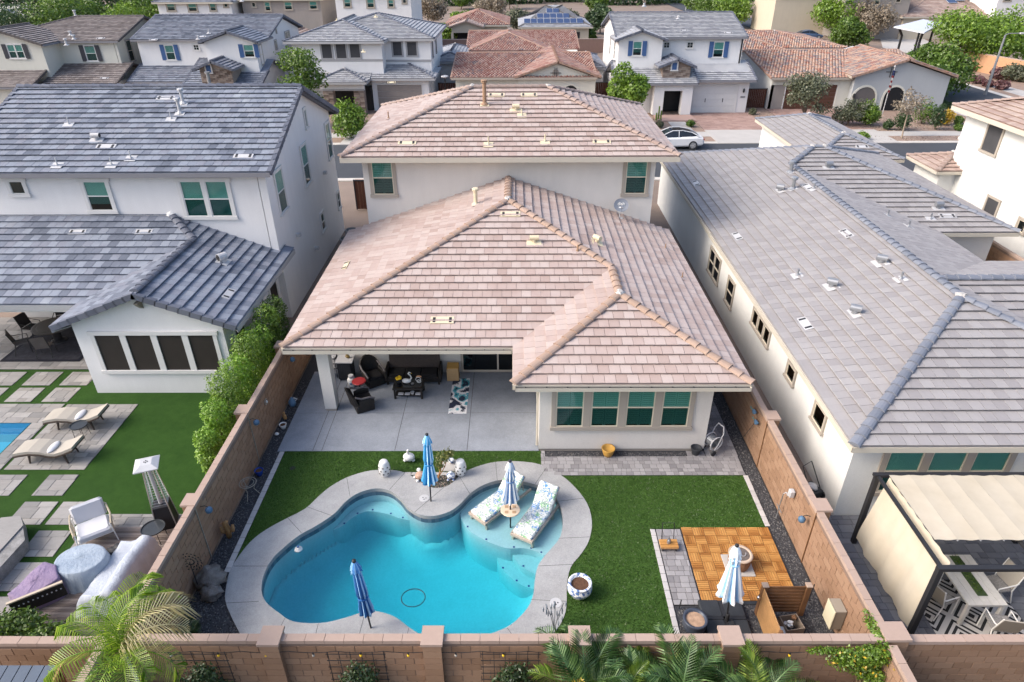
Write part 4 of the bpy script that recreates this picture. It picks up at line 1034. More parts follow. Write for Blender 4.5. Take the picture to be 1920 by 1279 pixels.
for y_, z_ in ((28.3, 2.9), (33.9, 4.1), (30.6, 1.3)):
    t = MB(); t.box(-9.87, y_-.1, z_-.08, -9.68, y_+.1, z_+.06); t.build('wall_vent', metal_light, L)
for y_ in (33.3, 34.6):
    t = MB(); t.lathe([(.36, 0), (.36, .7), (.3, .74), (0, .74)], 16, (-9.0, y_, 0)); o = t.build('air_conditioner', metal_grey, L)
    t = MB(); t.lathe([(.28, 0), (.28, .01), (0, .012)], 16, (-9.0, y_, .745)); t.build('fan_grille', metal_dark, o)
for x_, z_ in ((-12.7, 3.82),):
    t = MB(); t.add([(x_-.07, 20.03, z_), (x_+.07, 20.03, z_), (x_+.07, 20.03, z_-.32), (x_-.07, 20.03, z_-.32), (x_-.07, 19.72, z_), (x_+.07, 19.72, z_), (x_+.05, 19.8, z_-.12), (x_-.05, 19.8, z_-.12)], [(4, 5, 6, 7), (7, 6, 2, 3), (0, 4, 7, 3), (1, 2, 6, 5), (0, 1, 5, 4)]); t.build('gable_bracket', trim_taupe, L)
U1 = (0, .38)
for x_, y_ in ((-15.2, 30.3), (-16.45, 27.0), (-10.74, 26.4)): flat_vent(L, x_, y_, 6.57+.38*(y_-25.45), U1, metal_light)
for x_, y_, r_ in ((-14.3, 29.9, .075), (-14.2, 29.2, .07)): pipe_vent(L, x_, y_, 6.57+.38*(y_-25.45), U1, metal_light, .55, r_, True, pm=metal_light)
for x_, y_ in ((-14.44, 28.8), (-18.61, 28.47), (-15.16, 26.26), (-15.76, 25.85), (-17.89, 25.85)): pipe_vent(L, x_, y_, 6.57+.38*(y_-25.45), U1, metal_light, .28, .025, pm=metal_light)
hood_vent(L, -17.0, 27.4, 7.31, U1, metal_light, metal_light, 0, .1)
flat_vent(L, -17.4, 24.95, he+s*3.55, (0, s), metal_light, .85); flat_vent(L, -14.75, 24.95, he+s*3.55, (0, s), metal_light, .85)
hood_vent(L, -11.25, 23.6, 3.62, (-s, 0), metal_light, metal_light, -2.2, .15); flat_vent(L, -10.34, 21.5, 3.27, (-s, 0), metal_light, .9)
for x_ in (-24.9, -15.6): pass

# ================================================================== RIGHT NEIGHBOUR
Rn = thing('house', 'long white single-storey house with silver-grey tiles behind the cream canopy', 'house', (14, 27, 0), world=True)
s = .325; he = 2.9
fr_ = body(8.72, 19.08, 13.4, 34.2, he, s, 'y', 'hip', 'open')
bk = body(8.9, 22.7, 28.3, 41.5, he, s, 'x')
fr_['P'][0]['poly'] = [(8.72, 13.4), (13.9, 18.58), (13.9, 33.35), (8.88, 28.4)]; fr_['P'][0]['eave'] = ((8.82, 28.4), (8.72, 13.4))
bk['P'] = [p for p in bk['P']]
for p in bk['P']:
    if p['g'][0] > 0: p['poly'] = [(8.9, 41.5), (8.88, 28.4), (13.9, 33.35), (15.5, 34.9)]; p['ref'] = (8.72, 13.4); p['eave'] = ((8.9, 41.5), (8.85, 28.4))
bk['caps'][0] = ((13.9, 33.35, he+s*5.18), (15.5, 34.9, he+s*6.6))
wa = body(13.9, 27, 15.2, 25.0, he, s, 'x', 'open', 'hip')
ga = body(18.1, 23.6, 40.3, 51.5, he, s, 'y')
fr_['caps'] = [c for c in fr_['caps'] if abs(c[1][1]-c[0][1]) < 10]+[((13.9, 18.58, he+s*5.18), (13.9, 33.35, he+s*5.18))]
roof(Rn, [fr_, bk, wa, ga], tile_silver, cap_silver, 300, fas=fascia_cream, fh=.16, ov=.4, n_cap=140)
wall_part(Rn, [(9.09, 13.88, 18.7, 30, -.05, 2.76)], stucco_white_b, name='wall')
wall_part(Rn, [(9.10, 29, 22.2, 41.05, -.05, 2.75)], stucco_white_b, name='rear_wall')
wall_part(Rn, [(18, 15.65, 27, 24.55, -.05, 2.74)], stucco_white_b, name='wing_wall')
wall_part(Rn, [(18.55, 40.8, 23.15, 51.05, -.05, 2.74)], stucco_white_b, name='garage_wall')
window(Rn, 'S', 13.88, 10.05, 13.3, .95, 2.42, 'blind', 3, trim=.16, mull=.22)
for y0, y1, z0, z1, n, st_ in ((27.0, 28.6, 1.0, 2.1, 2, 'dark'), (24.8, 25.6, .95, 2.0, 1, 'dark'), (20.5, 22.3, 1.65, 2.25, 3, 'dark'), (18.0, 18.6, 1.7, 2.2, 1, 'dark'), (15.6, 16.3, 1.65, 2.25, 1, 'dark')):
    window(Rn, 'W', 9.09, y0, y1, z0, z1, 'plain', n, trim=.085, mull=.12, gm=glass_dark)
G = (s, 0)
for x_, y_, kd in ((12.45,30.5,'hood'),(12.95,30.3,'pipeb'),(13.52,32.3,'pipeb'),(13.5,30.0,'flat'),(13.6,29.6,'pipe'),(9.63,34.65,'flat'),(9.65,27.11,'flat'),(13.0,24.61,'flat'),(13.0,21.78,'hood'),(10.48,22.5,'pipe'),(11.13,21.13,'hood'),(13.02,20.41,'pipe'),(11.08,19.16,'hood'),(9.65,19.32,'flat')):
    z_ = he+s*(x_-8.72)
    if kd == 'flat': flat_vent(Rn, x_, y_, z_, G, metal_light)
    elif kd == 'hood': hood_vent(Rn, x_, y_, z_, G, metal_light, metal_grey, 2.6, .12)
    else: pipe_vent(Rn, x_, y_, z_, G, metal_light, .5 if kd == 'pipeb' else .25, .09 if kd == 'pipeb' else .04, kd == 'pipeb', pm=metal_grey)
G = (0, s)
for x_, y_, kd in ((15.7,33.1,'hood'),(19.78,29.95,'hood'),(19.09,29.2,'pipe'),(19.95,29.4,'flat')):
    z_ = he+s*(y_-28.3)
    if kd == 'flat': flat_vent(Rn, x_, y_, z_, G, metal_light)
    elif kd == 'hood': hood_vent(Rn, x_, y_, z_, G, metal_light, metal_grey, 0, .12)
    else: pipe_vent(Rn, x_, y_, z_, G, metal_light, .25, .04, pm=metal_grey)
for x_, y_ in ((16.43, 28.08), (16.94, 27.17)): pipe_vent(Rn, x_, y_, he+s*(19.08-x_), (-s, 0), metal_light, .25, .04, pm=metal_grey)
flat_vent(Rn, 21.5, 41.6, he+s*1.3, (0, s), metal_light)

# far right two-storey
RR = thing('house', 'tall white house at the right edge with tan tiles and bare side wall', 'house', (30, 33, 0), world=True)
roof(RR, [body(24.7, 38, 24.4, 39.1, 6.3, .33, 'x')], tile_rose, cap_pink, 0, fas=fascia_cream, fh=.22, ov=.6, n_cap=30)
roof(RR, [body(23.9, 27.4, 37.3, 40.7, 3.05, .33, 'y')], tile_rose, cap_pink, 0, fas=fascia_cream, fh=.16, ov=.4)
wall_part(RR, [(25.3, 25, 37.5, 38.5, -.05, 6.1)], stucco_white_b, name='wall')
wall_part(RR, [(24.35, 37.7, 27, 40.3, -.05, 2.9)], stucco_white_b, name='porch_wall')
wall_part(RR, [(25.25, 36.5, 25.3, 38.54, 4.55, 4.7)], trim_white, name='belly_band')
window(RR, 'W', 25.3, 35.2, 36.35, 4.55, 5.95, 'screen', 1, tm=trim_tan, trim=.13, gm=screen_grey)
window(RR, 'W', 25.3, 33.6, 34.5, 1.75, 2.5, 'screen', 1, tm=trim_tan, trim=.12, gm=screen_grey)
window(RR, 'W', 25.3, 31.3, 31.8, 1.7, 2.25, 'plain', 1, tm=trim_tan, trim=.12, gm=glass_dark)
# ================================================================== BLOCK WALLS
bm_, mo_ = block_tan, mortar_m
block_wall('block_wall', 'long front block wall with pilasters running across the bottom of the picture behind the pool', -8.33, 7.75, 1.8, 8.68, 'x', bm_, mo_, 300, (-5.02-.02, -1.71, 1.19+.13, 4.42))
block_wall('block_wall', 'block wall west of the pool yard, with the green hedge behind it', 8.78, 23.2, 1.85, -8.24, 'y', bm_, mo_, 300, ())
block_wall('block_wall', 'sunlit orange-tan block wall between the wooden deck and the right neighbour', 8.78, 26.5, 1.82, 7.645, 'y', bm_, mo_, 300, ())
block_wall('block_wall', 'short stretch of rear wall below the palm, left of the pool yard', -17, -8.35, 1.8, 8.62, 'x', bm_, mo_, 120, ())
block_wall('block_wall', 'rear block wall below the cream canopy, at the bottom right corner', 8.05, 16.5, 1.72, 8.72, 'x', bm_, mo_, 200, ())
block_wall('block_wall', 'dividing wall running to the bottom edge beneath the palm', 4.5, 8.55, 1.8, -8.46, 'y', bm_, mo_, 40, ())
block_wall('block_wall', 'dividing wall running to the bottom edge at the flowering creeper', 4.5, 8.5, 1.8, 7.65, 'y', bm_, mo_, 40, ())
block_wall('block_wall', 'grey-tan wall between the right neighbour and the far right house', 20, 30.5, 1.8, 23.0, 'y', bm_, mo_, 40, ())
block_wall('block_wall', 'block wall at the end of the left alley, with a brown gate', -9.85, -6.7, 1.8, 40.3, 'x', bm_, mo_, 0, ())
# side-wall pilasters, flush with the yard face, and corner pier
def pier(x0, y0, x1, y1, h, lb):
    r = thing('wall_pier', lb, 'pier', (x0, y0, 0), world=True, group='block piers of the walls')
    j = 0
    while .2*j < h-.05: t = MB(); t.box(x0+.004, y0+.004, .2*j+.004, x1-.004, y1-.004, .2*j+.196); t.build('block', bm_, r); j += 1
    t = MB(); t.box(x0-.02, y0-.02, .2*j+.002, x1+.02, y1+.02, .2*j+.07); t.build('cap', cap_sunlit_m, r)
pier(-8.55, 16.3, -8.155, 16.7, 1.85, 'block pier in the hedge-side wall next to the topiary hedge')
pier(-8.50, 12.4, -8.155, 12.8, 1.85, 'block pier in the left wall near the gas heater')
pier(7.56, 15.95, 7.93, 16.35, 1.85, 'block pier in the right wall beside the bird ornament')
pier(7.56, 12.2, 7.93, 12.6, 1.85, 'block pier in the right wall beside the hanging lamp')
pier(7.56, 8.58, 8.05, 8.98, 1.85, 'corner pier where the creeper climbs, bottom right')
pier(-8.55, 20.2, -8.155, 20.6, 1.85, 'block pier under the corner of the pink roof')
for x_, y_ in ((-8.15, 16.28), (-8.15, 12.38), (7.555, 15.93), (7.555, 12.18)):
    t = MB(); t.box(x_-.012, y_-.012, 0, x_+.012, y_+.012, 1.78)
    single('wall_joint', {(-8.15, 16.28): 'dark vertical joint strip in the left wall below the pier by the hedge', (-8.15, 12.38): 'dark vertical joint strip in the left wall by the cactus', (7.555, 15.93): 'rusty vertical joint strip in the right wall by the birds', (7.555, 12.18): 'rusty vertical joint strip in the right wall beside the deck'}[(x_, y_)], 'joint strip', t, trim_taupe if x_ < 0 else wood_brown, loc=(x_, y_, 0), group='joint strips of the side walls')

# ================================================================== UMBRELLAS
def stripe_mat(name, cols):
    m = bpy.data.materials.new(name); nt = nodes(m); bs = nt.nodes['Principled BSDF']; bs.inputs['Roughness'].default_value = .85
    at = nt.nodes.new('ShaderNodeAttribute'); at.attribute_name = 'rnd'
    f = mth(nt, 'ADD', at.outputs['Fac'], mth(nt, 'MULTIPLY', mth(nt, 'SUBTRACT', ntex(nt, 14, 3), .5), .25))
    nt.links.new(ramp(nt, f, cols), bs.inputs['Base Color']); return m
umb_blue = stripe_mat('umbrella_blue', [(.035, .24, .50, .1), (.07, .36, .66, .5), (.50, .72, .88, .93)])
umb_navy = stripe_mat('umbrella_royal', [(.03, .15, .42, .1), (.06, .24, .54, .6), (.30, .54, .80, .95)])
umb_pale = stripe_mat('umbrella_pale', [(.30, .55, .78, .05), (.66, .74, .80, .35), (.80, .80, .80, .9)])
umb_tie = stripe_mat('umbrella_tiedye', [(.16, .28, .50, .1), (.55, .60, .68, .45), (.80, .80, .78, .8)])
def umbrella(label, x, y, H_, zb, m, rb, z0=0, lean=(0, 0), pm=None, tie=.62, tray=False, top=metal_dark):
    root = thing('patio_umbrella', label, 'umbrella', (x, y, z0), group='closed umbrellas round the pool'); pm = pm or metal_dark
    def C(z): k = (z-z0)/(H_-z0); return Vector((lean[0]*k, lean[1]*k, z-z0))
    t = MB(); t.tube([C(z0), C(H_-.1)], .022, 8); t.build('pole', pm, root)
    rg = random.Random(int(x*10)); N = 32; L_ = H_-zb
    prof = [(H_-.13, .05), (H_-.22, .085), (H_-.38, .105), (zb+L_*(1-tie)+.16, .15), (zb+L_*(1-tie)+.03, .125), (zb+L_*(1-tie), .115), (zb+L_*(1-tie)-.05, .13), (zb+.16, rb*.85), (zb+.03, rb), (zb, rb*.96)]
    vs = []; fs = []; rs = []; ph = [rg.uniform(-.4, .4) for _ in range(N)]; hm = [rg.uniform(0, .05) for _ in range(N)]
    for i, (z, q) in enumerate(prof):
        for k in range(N):
            a = 2*PI*k/N+ph[k]*.06*i/9; f = (1.0 if k % 4 in (0,) else .80 if k % 4 in (1, 3) else .58); f = 1-(1-f)*min(1, .3+i/6)
            c = C(max(z-(hm[k] if i == 9 else 0), z0)); vs.append((c.x+q*f*math.cos(a), c.y+q*f*math.sin(a), c.z))
    t = MB()
    for i in range(len(prof)-1):
        for k in range(N): t.add([vs[i*N+k], vs[i*N+(k+1) % N], vs[(i+1)*N+(k+1) % N], vs[(i+1)*N+k]], [(3, 2, 1, 0)], (.95 if k % 4 in (3,) else .45 if k % 4 == 0 else .12)+rg.uniform(-.08, .08))
    o = t.build('canopy', m, root)
    t = MB(); vs = []
    for z, q, ff in ((H_-.02, .035, 1), (H_-.10, .075, 1), (H_-.20, .115, 1), (H_-.30, .15, .8)):
        for k in range(24):
            a = 2*PI*k/24; f = 1 if k % 3 == 0 else (.78 if ff < 1 else .93); c = C(z-(0 if k % 3 or ff == 1 else .05)); vs.append((c.x+q*f*math.cos(a), c.y+q*f*math.sin(a), c.z))
    for i in range(3):
        for k in range(24): t.add([vs[i*24+k], vs[i*24+(k+1) % 24], vs[(i+1)*24+(k+1) % 24], vs[(i+1)*24+k]], [(3, 2, 1, 0)], .3 if k % 3 else .9)
    t.build('vent_flap', m, root)
    t = MB(); c = C(H_-.02); t.lathe([(.045, -.02), (.045, .03), (.02, .05), (0, .05)], 10, tuple(c)); t.build('finial', top, root)
    c = C(zb+L_*(1-tie)); t = MB(); t.lathe([(.122, -.02), (.13, 0), (.122, .02)], 20, tuple(c)); t.build('tie_strap', m, root)
    return root
umbrella('blue closed umbrella standing in the deck between the pool and the shrub bed', -2.48, 14.43, 2.52, .82, umb_blue, .25, lean=(.05, 0))
umbrella('white and blue tie-dyed closed umbrella with round tray on the tanning ledge', -.14, 13.75, 2.15, .75, umb_tie, .26, z0=-.35, tie=.5, top=plastic_black)
umbrella('deep blue leaning closed umbrella at the front edge of the pool', -3.46, 10.20, 2.34, .62, umb_navy, .20, lean=(-.12, 0), tie=.7)
umbrella('pale white-blue closed umbrella on the black weighted base beside the wooden deck', 5.07, 10.36, 2.6, .98, umb_pale, .34, lean=(-.16, .04), tie=.35)
tr_ = thing('umbrella_tray', 'round wooden tray with square holes clamped to the tie-dyed umbrella pole', 'tray table', (-.14, 13.75, .33))
t = MB(); t.lathe([(.0, .0), (.27, 0), (.28, .02), (.27, .035), (0, .035)], 24); t.build('tray_top', mat('tray_wood', (.66, .52, .38), .6, .08), tr_)
for a in range(4):
    t = MB(); c = .15; x_, y_ = c*math.cos(PI/4+a*PI/2), c*math.sin(PI/4+a*PI/2); t.box(x_-.05, y_-.05, .036, x_+.05, y_+.05, .041); t.build('tray_recess', mat('tray_recess', (.42, .28, .17), .7, .1), tr_)

# ================================================================== FLORAL LOUNGERS
fm_ = bpy.data.materials.new('floral_fabric'); nt = nodes(fm_); bs = nt.nodes['Principled BSDF']; bs.inputs['Roughness'].default_value = .9
tc = nt.nodes.new('ShaderNodeTexCoord')
def vor(sc_, feat='F1'):
    v = nt.nodes.new('ShaderNodeTexVoronoi'); v.inputs['Scale'].default_value = sc_; v.feature = feat; nt.links.new(tc.outputs['Object'], v.inputs['Vector']); return v
def onoise(sc_, d_=3):
    return ntex(nt, sc_, d_, .6, vec=tc.outputs['Object'])
leafy = mth(nt, 'LESS_THAN', mth(nt, 'ABSOLUTE', mth(nt, 'SUBTRACT', onoise(7.5, 3), .5)), .035)
blob_b = mth(nt, 'GREATER_THAN', onoise(4.2, 4), .545); sep = nt.nodes.new('ShaderNodeMapping'); sep.inputs['Location'].default_value = (5, 3, 1); nt.links.new(tc.outputs['Object'], sep.inputs[0])
blob_g = mth(nt, 'GREATER_THAN', ntex(nt, 4.6, 4, .6, vec=sep.outputs[0]), .555)
fine_ = mth(nt, 'GREATER_THAN', onoise(24, 2), .47)
c_ = mixc(nt, 'MIX', mth(nt, 'MULTIPLY', blob_g, fine_), (.78, .78, .74), (.25, .55, .22))
c_ = mixc(nt, 'MIX', mth(nt, 'MULTIPLY', blob_b, fine_), c_, (.08, .25, .55))
c_ = mixc(nt, 'MIX', mth(nt, 'MULTIPLY', leafy, .75), c_, (.22, .30, .30))
nt.links.new(c_, bs.inputs['Base Color'])
rail_m = mat('teak_grey', (.42, .35, .29), .7, .1, 4, 60)
def floral_lounger(label, x, y, ang, back=50):
    root = thing('sun_lounger', label, 'sun lounger', (x, y, -.35), R_(ang), 'floral loungers on the tanning ledge')
    t = MB()
    for s_ in (-1, 1): t.bbox(0, s_*.32-.03, .20, 1.95, s_*.32+.03, .29, .008)
    t.bbox(-.03, -.35, .20, .03, .35, .29, .008)
    for k in range(9): t.box(.1+.13*k, -.29, .25, .18+.13*k, .29, .27)
    t.build('frame', rail_m, root)
    for a, b in ((.03, -1), (.03, 1), (1.25, -1), (1.25, 1)):
        t = MB(); t.bbox(a, b*.31-.035, 0, a+.07, b*.31+.035, .20, .006); t.build('leg', rail_m, root)
    t = MB(); t.bbox(.02, -.30, .29, 1.18, .30, .39, .03); t.build('seat_cushion', fm_, root)
    M = Matrix.Translation((1.18, 0, .30)) @ Matrix.Rotation(-R_(back), 4, 'Y')
    mb = MB(); mb.bbox(0, -.30, .0, .80, .30, .10, .03); mb.v = [tuple(M @ Vector(v)) for v in mb.v]; mb.build('back_cushion', fm_, root)
    t = MB(); t.xbox(M, .80, .62, .03, c=(.40, 0, -.02)); t.build('backrest', rail_m, root)
    t = MB(); t.tube([M @ Vector((.7, .2, -.03)), (1.75, .2, .25)], .015, 5); t.tube([M @ Vector((.7, -.2, -.03)), (1.75, -.2, .25)], .015, 5); t.build('prop', rail_m, root)
    return root
floral_lounger('floral cushioned lounger on the ledge, left of the tie-dyed umbrella', -1.09, 13.85, 47)
floral_lounger('floral cushioned lounger on the ledge, right of the tie-dyed umbrella', .17, 13.12, 60)

# ================================================================== AROUND THE POOL
def garden_stool(label, x, y):
    root = thing('garden_stool', label, 'stool', (x, y, .02), group='white ceramic garden stools')
    t = MB(); t.lathe([(.13, 0), (.135, .03), (.17, .12), (.185, .26), (.17, .40), (.135, .49), (.13, .52), (.11, .545), (0, .55)], 24); t.build('body', ceramic_white, root, smooth=True)
    for j in range(3):
        for k in range(8):
            a = 2*PI*(k+(j % 2)*.5)/8; z = .15+j*.12; q = .178 if j != 1 else .186
            t = MB(); M = Matrix.Translation((q*math.cos(a), q*math.sin(a), z)) @ Matrix.Rotation(a, 4, 'Z')
            pts = [M @ Vector((0, .028*math.cos(u), .026*math.sin(u))) for u in [2*PI*i/7 for i in range(7)]]
            t.add(pts+[p+(M.to_3x3() @ Vector((.004, 0, 0))) for p in pts], [tuple(range(7, 14))]+[(i, (i+1) % 7, 7+(i+1) % 7, 7+i) for i in range(7)]); t.build('opening', metal_dark, root)
    return root
garden_stool('white pierced ceramic stool on the deck left of the shrub bed', -4.02, 15.58)
garden_stool('white pierced ceramic stool on the deck right of the shrub bed', -1.68, 15.60)
sw = thing('goose_statue', 'white goose statue standing on the turf left of the blue umbrella', 'statue', (-3.36, 16.22, .01))
t = MB(); t.blob((0, 0, .17), (.19, .15, .14), 3, .05, 14, 9); t.build('body', ceramic_white, sw, smooth=True)
t = MB(); t.tube([(0, -.02, .26), (-.02, -.03, .36), (-.01, -.03, .44), (0, -.05, .47)], [.045, .035, .03, .035], 8); t.blob((0, -.06, .48), (.04, .055, .04), 1, .03, 8, 6); t.build('neck', ceramic_white, sw, smooth=True)
t = MB(); t.cyl((0, -.11, .475), (0, -.15, .465), .014, .004, 6); t.build('beak', metal_dark, sw)
for s_ in (-1, 1): t = MB(); t.blob((s_*.13, .0, .04), (.06, .07, .035), s_+2, .1, 8, 5); t.build('foot', ceramic_white, sw)
tu = thing('turtle_statue', 'brown and white turtle statue in the pebbles left of the blue umbrella', 'statue', (-2.9, 15.42, .015), .5)
t = MB(); t.blob((0, 0, .12), (.17, .14, .12), 2, .05, 12, 7); t.build('shell', mat('shell_brown', (.42, .27, .20), .5, .15, 12), tu, smooth=True)
t = MB(); t.blob((.02, .16, .2), (.07, .08, .07), 2, .08, 8, 6); t.build('head', ceramic_white, tu, smooth=True)
for a, b in ((-1, -1), (1, -1), (1, 1), (-1, 1)): t = MB(); t.blob((a*.14, b*.10, .04), (.055, .05, .035), a+b, .1, 8, 5); t.build('foot', ceramic_white, tu)
cer_blue = bpy.data.materials.new('ceramic_blue_white'); nt = nodes(cer_blue); bs = nt.nodes['Principled BSDF']; bs.inputs['Roughness'].default_value = .2
tc = nt.nodes.new('ShaderNodeTexCoord'); f = mth(nt, 'GREATER_THAN', ntex(nt, 13, 3, .6, vec=tc.outputs['Object']), .53); nt.links.new(mixc(nt, 'MIX', f, (.72, .73, .74), (.10, .17, .36)), bs.inputs['Base Color'])
fp = thing('frog_statue', 'small blue and white ceramic animal beside the right ceramic stool', 'statue', (-1.97, 15.40, .015))
t = MB(); t.blob((0, 0, .14), (.14, .12, .12), 5, .06, 12, 8); t.build('body', cer_blue, fp, smooth=True)
t = MB(); t.blob((0, -.03, .27), (.07, .06, .05), 7, .05, 10, 6); t.build('head', cer_blue, fp, smooth=True)
for a in (-1, 1): t = MB(); t.blob((a*.08, -.08, .03), (.04, .05, .03), a, .1, 8, 5); t.build('foot', cer_blue, fp)
pl = thing('planter_block', 'pale square planter tile with pots on the turf behind the shrub', 'planter', (-2.25, 15.95, 0))
t = MB(); t.bbox(-.05, -.22, 0, .38, .30, .05, .01); t.build('slab', concrete_walk, pl)
pp = thing('small_pot', 'small blue and white pot on the pale slab behind the shrub', 'pot', (-2.02, 16.1, .05)); t = MB(); t.lathe([(.05, 0), (.09, .06), (.10, .12), (.085, .14), (0, .13)], 14); t.build('body', cer_blue, pp, smooth=True)
sh = thing('shrub', 'leafy little tree with bare orange stem in the pebble bed by the blue umbrella', 'shrub', (-2.35, 15.45, 0), world=True)
t = MB(); t.tube([(-2.40, 15.25, 0), (-2.28, 15.4, .35), (-2.2, 15.55, .62)], [.022, .018, .01], 6); t.tube([(-2.36, 15.32, .1), (-2.15, 15.5, .4), (-2.05, 15.6, .7)], [.015, .012, .008], 6); t.build('stem', mat('stem_orange', (.38, .17, .06), .7, .15), sh)
leaf_cloud('foliage', leaf_mat('leaf_bronze', (.05, .07, .015), (.12, .15, .03), (.30, .28, .08)), sh, [(-2.2, 15.6, .72, .26, .22, .2), (-2.0, 15.62, .85, .18, .18, .16), (-2.3, 15.5, .5, .16, .16, .14)], 520, .035, 4, .3)
# left strip
def pot(name, label, x, y, r, h, m, soil=None, z=0, cat='pot', n=20, prof=None):
    root = thing(name, label, cat, (x, y, z)); t = MB()
    t.lathe(prof or [(r*.62, 0), (r*.8, h*.35), (r*.98, h*.8), (r, h*.9), (r*1.06, h), (r*.9, h), (r*.86, h*.86), (0, h*.84)], n); t.build('body', m, root, smooth=True)
    if soil: t = MB(); t.lathe([(r*.85, h*.85), (r*.4, h*.885), (0, h*.87)], n); t.build('soil', soil, root)
    return root
soil_m = mat('soil', (.10, .05, .028), .95, .3, 20, 80); sand_m = mat('dry_fill', (.38, .25, .17), .95, .25, 12, 60)
pot('planter_pot', 'cobalt blue plant pot standing against the left block wall', -7.91, 15.60, .13, .20, mat('cobalt_glaze', (.015, .05, .26), .15, .1), soil_m)
pot('planter_pot', 'small white pot beside a pebble at the left wall', -7.87, 17.93, .12, .17, ceramic_white, soil_m)
t = MB(); t.blob((-7.98, 17.55, .05), (.08, .07, .05), 4, .2); single('pebble', 'pale pebble lying below the small white pot', 'stone', t, mortar_white, loc=(-7.98, 17.55, 0), smooth=True)
jg = thing('spray_jug', 'blue and white garden jug against the left wall near the patio', 'jug', (-7.93, 19.24, 0)); t = MB(); t.lathe([(.10, 0), (.13, .06), (.13, .2), (.07, .28), (.04, .34), (0, .35)], 14); t.build('body', mat('jug_blue', (.10, .18, .28), .4, .1), jg, smooth=True); t = MB(); t.tube([(.12, 0, .2), (.2, 0, .28), (.08, 0, .33)], .015, 6); t.build('handle', ceramic_white, jg)
tk = thing('stone_figure', 'small brown garden figure standing at the left wall', 'figurine', (-7.95, 18.4, 0)); t = MB(); t.blob((0, 0, .12), (.07, .06, .13), 3, .2); t.blob((0, 0, .28), (.045, .045, .05), 3, .1); t.build('body', wood_tan, tk, smooth=True)
st_ = thing('plant_stand', 'bent wire plant stand with round top beside the left wall', 'plant stand', (-7.86, 14.68, 0)); t = MB(); wire = mat('wire_rusty', (.34, .30, .25), .6, .2)
t.tube([(.24*math.cos(2*PI*k/24), .24*math.sin(2*PI*k/24), .52) for k in range(25)], .010, 6); t.tube([(.17*math.cos(2*PI*k/24), .17*math.sin(2*PI*k/24), .52) for k in range(25)], .007, 5); t.build('ring', wire, st_)
for k in range(3):
    a = 2*PI*k/3+.4; t = MB(); t.tube([(.24*math.cos(a), .24*math.sin(a), .52), (.12*math.cos(a), .12*math.sin(a), .26), (.25*math.cos(a), .25*math.sin(a), 0)], .010, 6); t.build('leg', wire, st_)
ct = thing('cactus_ornament', 'bent-wood cactus ornament leaning by the left wall', 'ornament', (-7.92, 13.08, 0)); t = MB(); t.tube([(0, 0, 0), (.02, 0, .3), (-.03, 0, .52), (.05, 0, .58)], [.07, .085, .07, .05], 8); t.build('trunk', wood_tan, ct, smooth=True)
t = MB(); t.tube([(.02, 0, .22), (.16, 0, .25), (.18, 0, .45)], [.05, .05, .04], 8); t.tube([(0, 0, .15), (-.15, 0, .2), (-.15, 0, .36)], [.045, .05, .04], 8); t.build('arm', wood_tan, ct, smooth=True)
rk = mat('boulder', (.17, .155, .145), .9, .28, 5, 30, .02, 12)
bo = thing('boulder', 'big grey boulder in the gravel left of the pool deck', 'boulder', (-7.72, 11.45, 0), world=True); t = MB(); t.blob((-7.78, 11.5, .2), (.36, .34, .28), 9, .28, 16, 10, 2.2); t.build('upper_rock', rk, bo, smooth=True)
t = MB(); t.blob((-7.62, 11.12, .12), (.26, .22, .2), 14, .3, 14, 9, 2.5); t.build('lower_rock', rk, bo, smooth=True)
wsn = thing('wind_spinner', 'round black leaf-shaped wind spinner on a stake beside the boulder', 'garden spinner', (-8.02, 11.3, 0)); t = MB(); t.tube([(0, 0, 0), (0, 0, 1.02)], .012, 6); t.build('stake', metal_dark, wsn)
for ring, rr_ in ((10, .10), (14, .19), (18, .28)):
    for k in range(ring):
        a = 2*PI*k/ring+ring; c = Vector((rr_*math.cos(a), .02, 1.02+rr_*math.sin(a))); t = MB(); dvec = Vector((-math.sin(a+.6), .25, math.cos(a+.6)))*.045; sv = Vector((math.cos(a+.6), .1, math.sin(a+.6)))*.018
        t.add([c-dvec, c-sv, c+dvec, c+sv, c+Vector((0, -.008, 0))], [(0, 1, 4), (1, 2, 4), (2, 3, 4), (3, 0, 4), (3, 2, 1, 0)]); t.build('petal', metal_dark, wsn)
# lamps and ornaments on the walls
lamp_blue = mat('lamp_blue', (.08, .15, .24), .4, .15)
def hang_lamp(label, x, y, z, out):
    root = thing('wall_lamp', label, 'lamp', (x, y, z), group='hanging lamps on the yard walls'); t = MB(); t.tube([(0, 0, .1), (out*.12, 0, .14), (out*.2, 0, .1)], .01, 5); t.build('bracket', metal_dark, root)
    t = MB(); t.lathe([(.05, -.08), (.085, -.06), (.095, .02), (.06, .07), (.02, .09), (0, .1)], 12, (out*.2, 0, 0)); t.build('shade', lamp_blue, root, smooth=True)
    t = MB(); t.blob((out*.2, 0, -.09), (.035, .035, .03), 1, 0, 8, 5); t.build('bulb', ceramic_white, root)
hang_lamp('hanging blue lamp on the left wall near the hedge end', -8.15, 16.3, 1.5, 1); hang_lamp('hanging blue lamp on the left wall nearest the palm', -8.15, 12.6, 1.5, 1)
hang_lamp('dark hanging lamp on the left wall beside the patio', -8.15, 20.1, 1.4, 1); hang_lamp('hanging blue lamp on the orange right wall beside the deck', 7.56, 12.4, 1.35, -1)
og = thing('wall_ornament', 'small round white wire ornament on the left wall above the white pot', 'ornament', (-8.13, 17.65, 1.3)); t = MB(); t.tube([(0, .1*math.cos(2*PI*k/16), .1*math.sin(2*PI*k/16)) for k in range(17)], .014, 5); t.build('ring', wire, og); t = MB(); t.blob((.03, 0, 0), (.03, .05, .05), 3, .2, 8, 6); t.build('figure', ceramic_white, og)
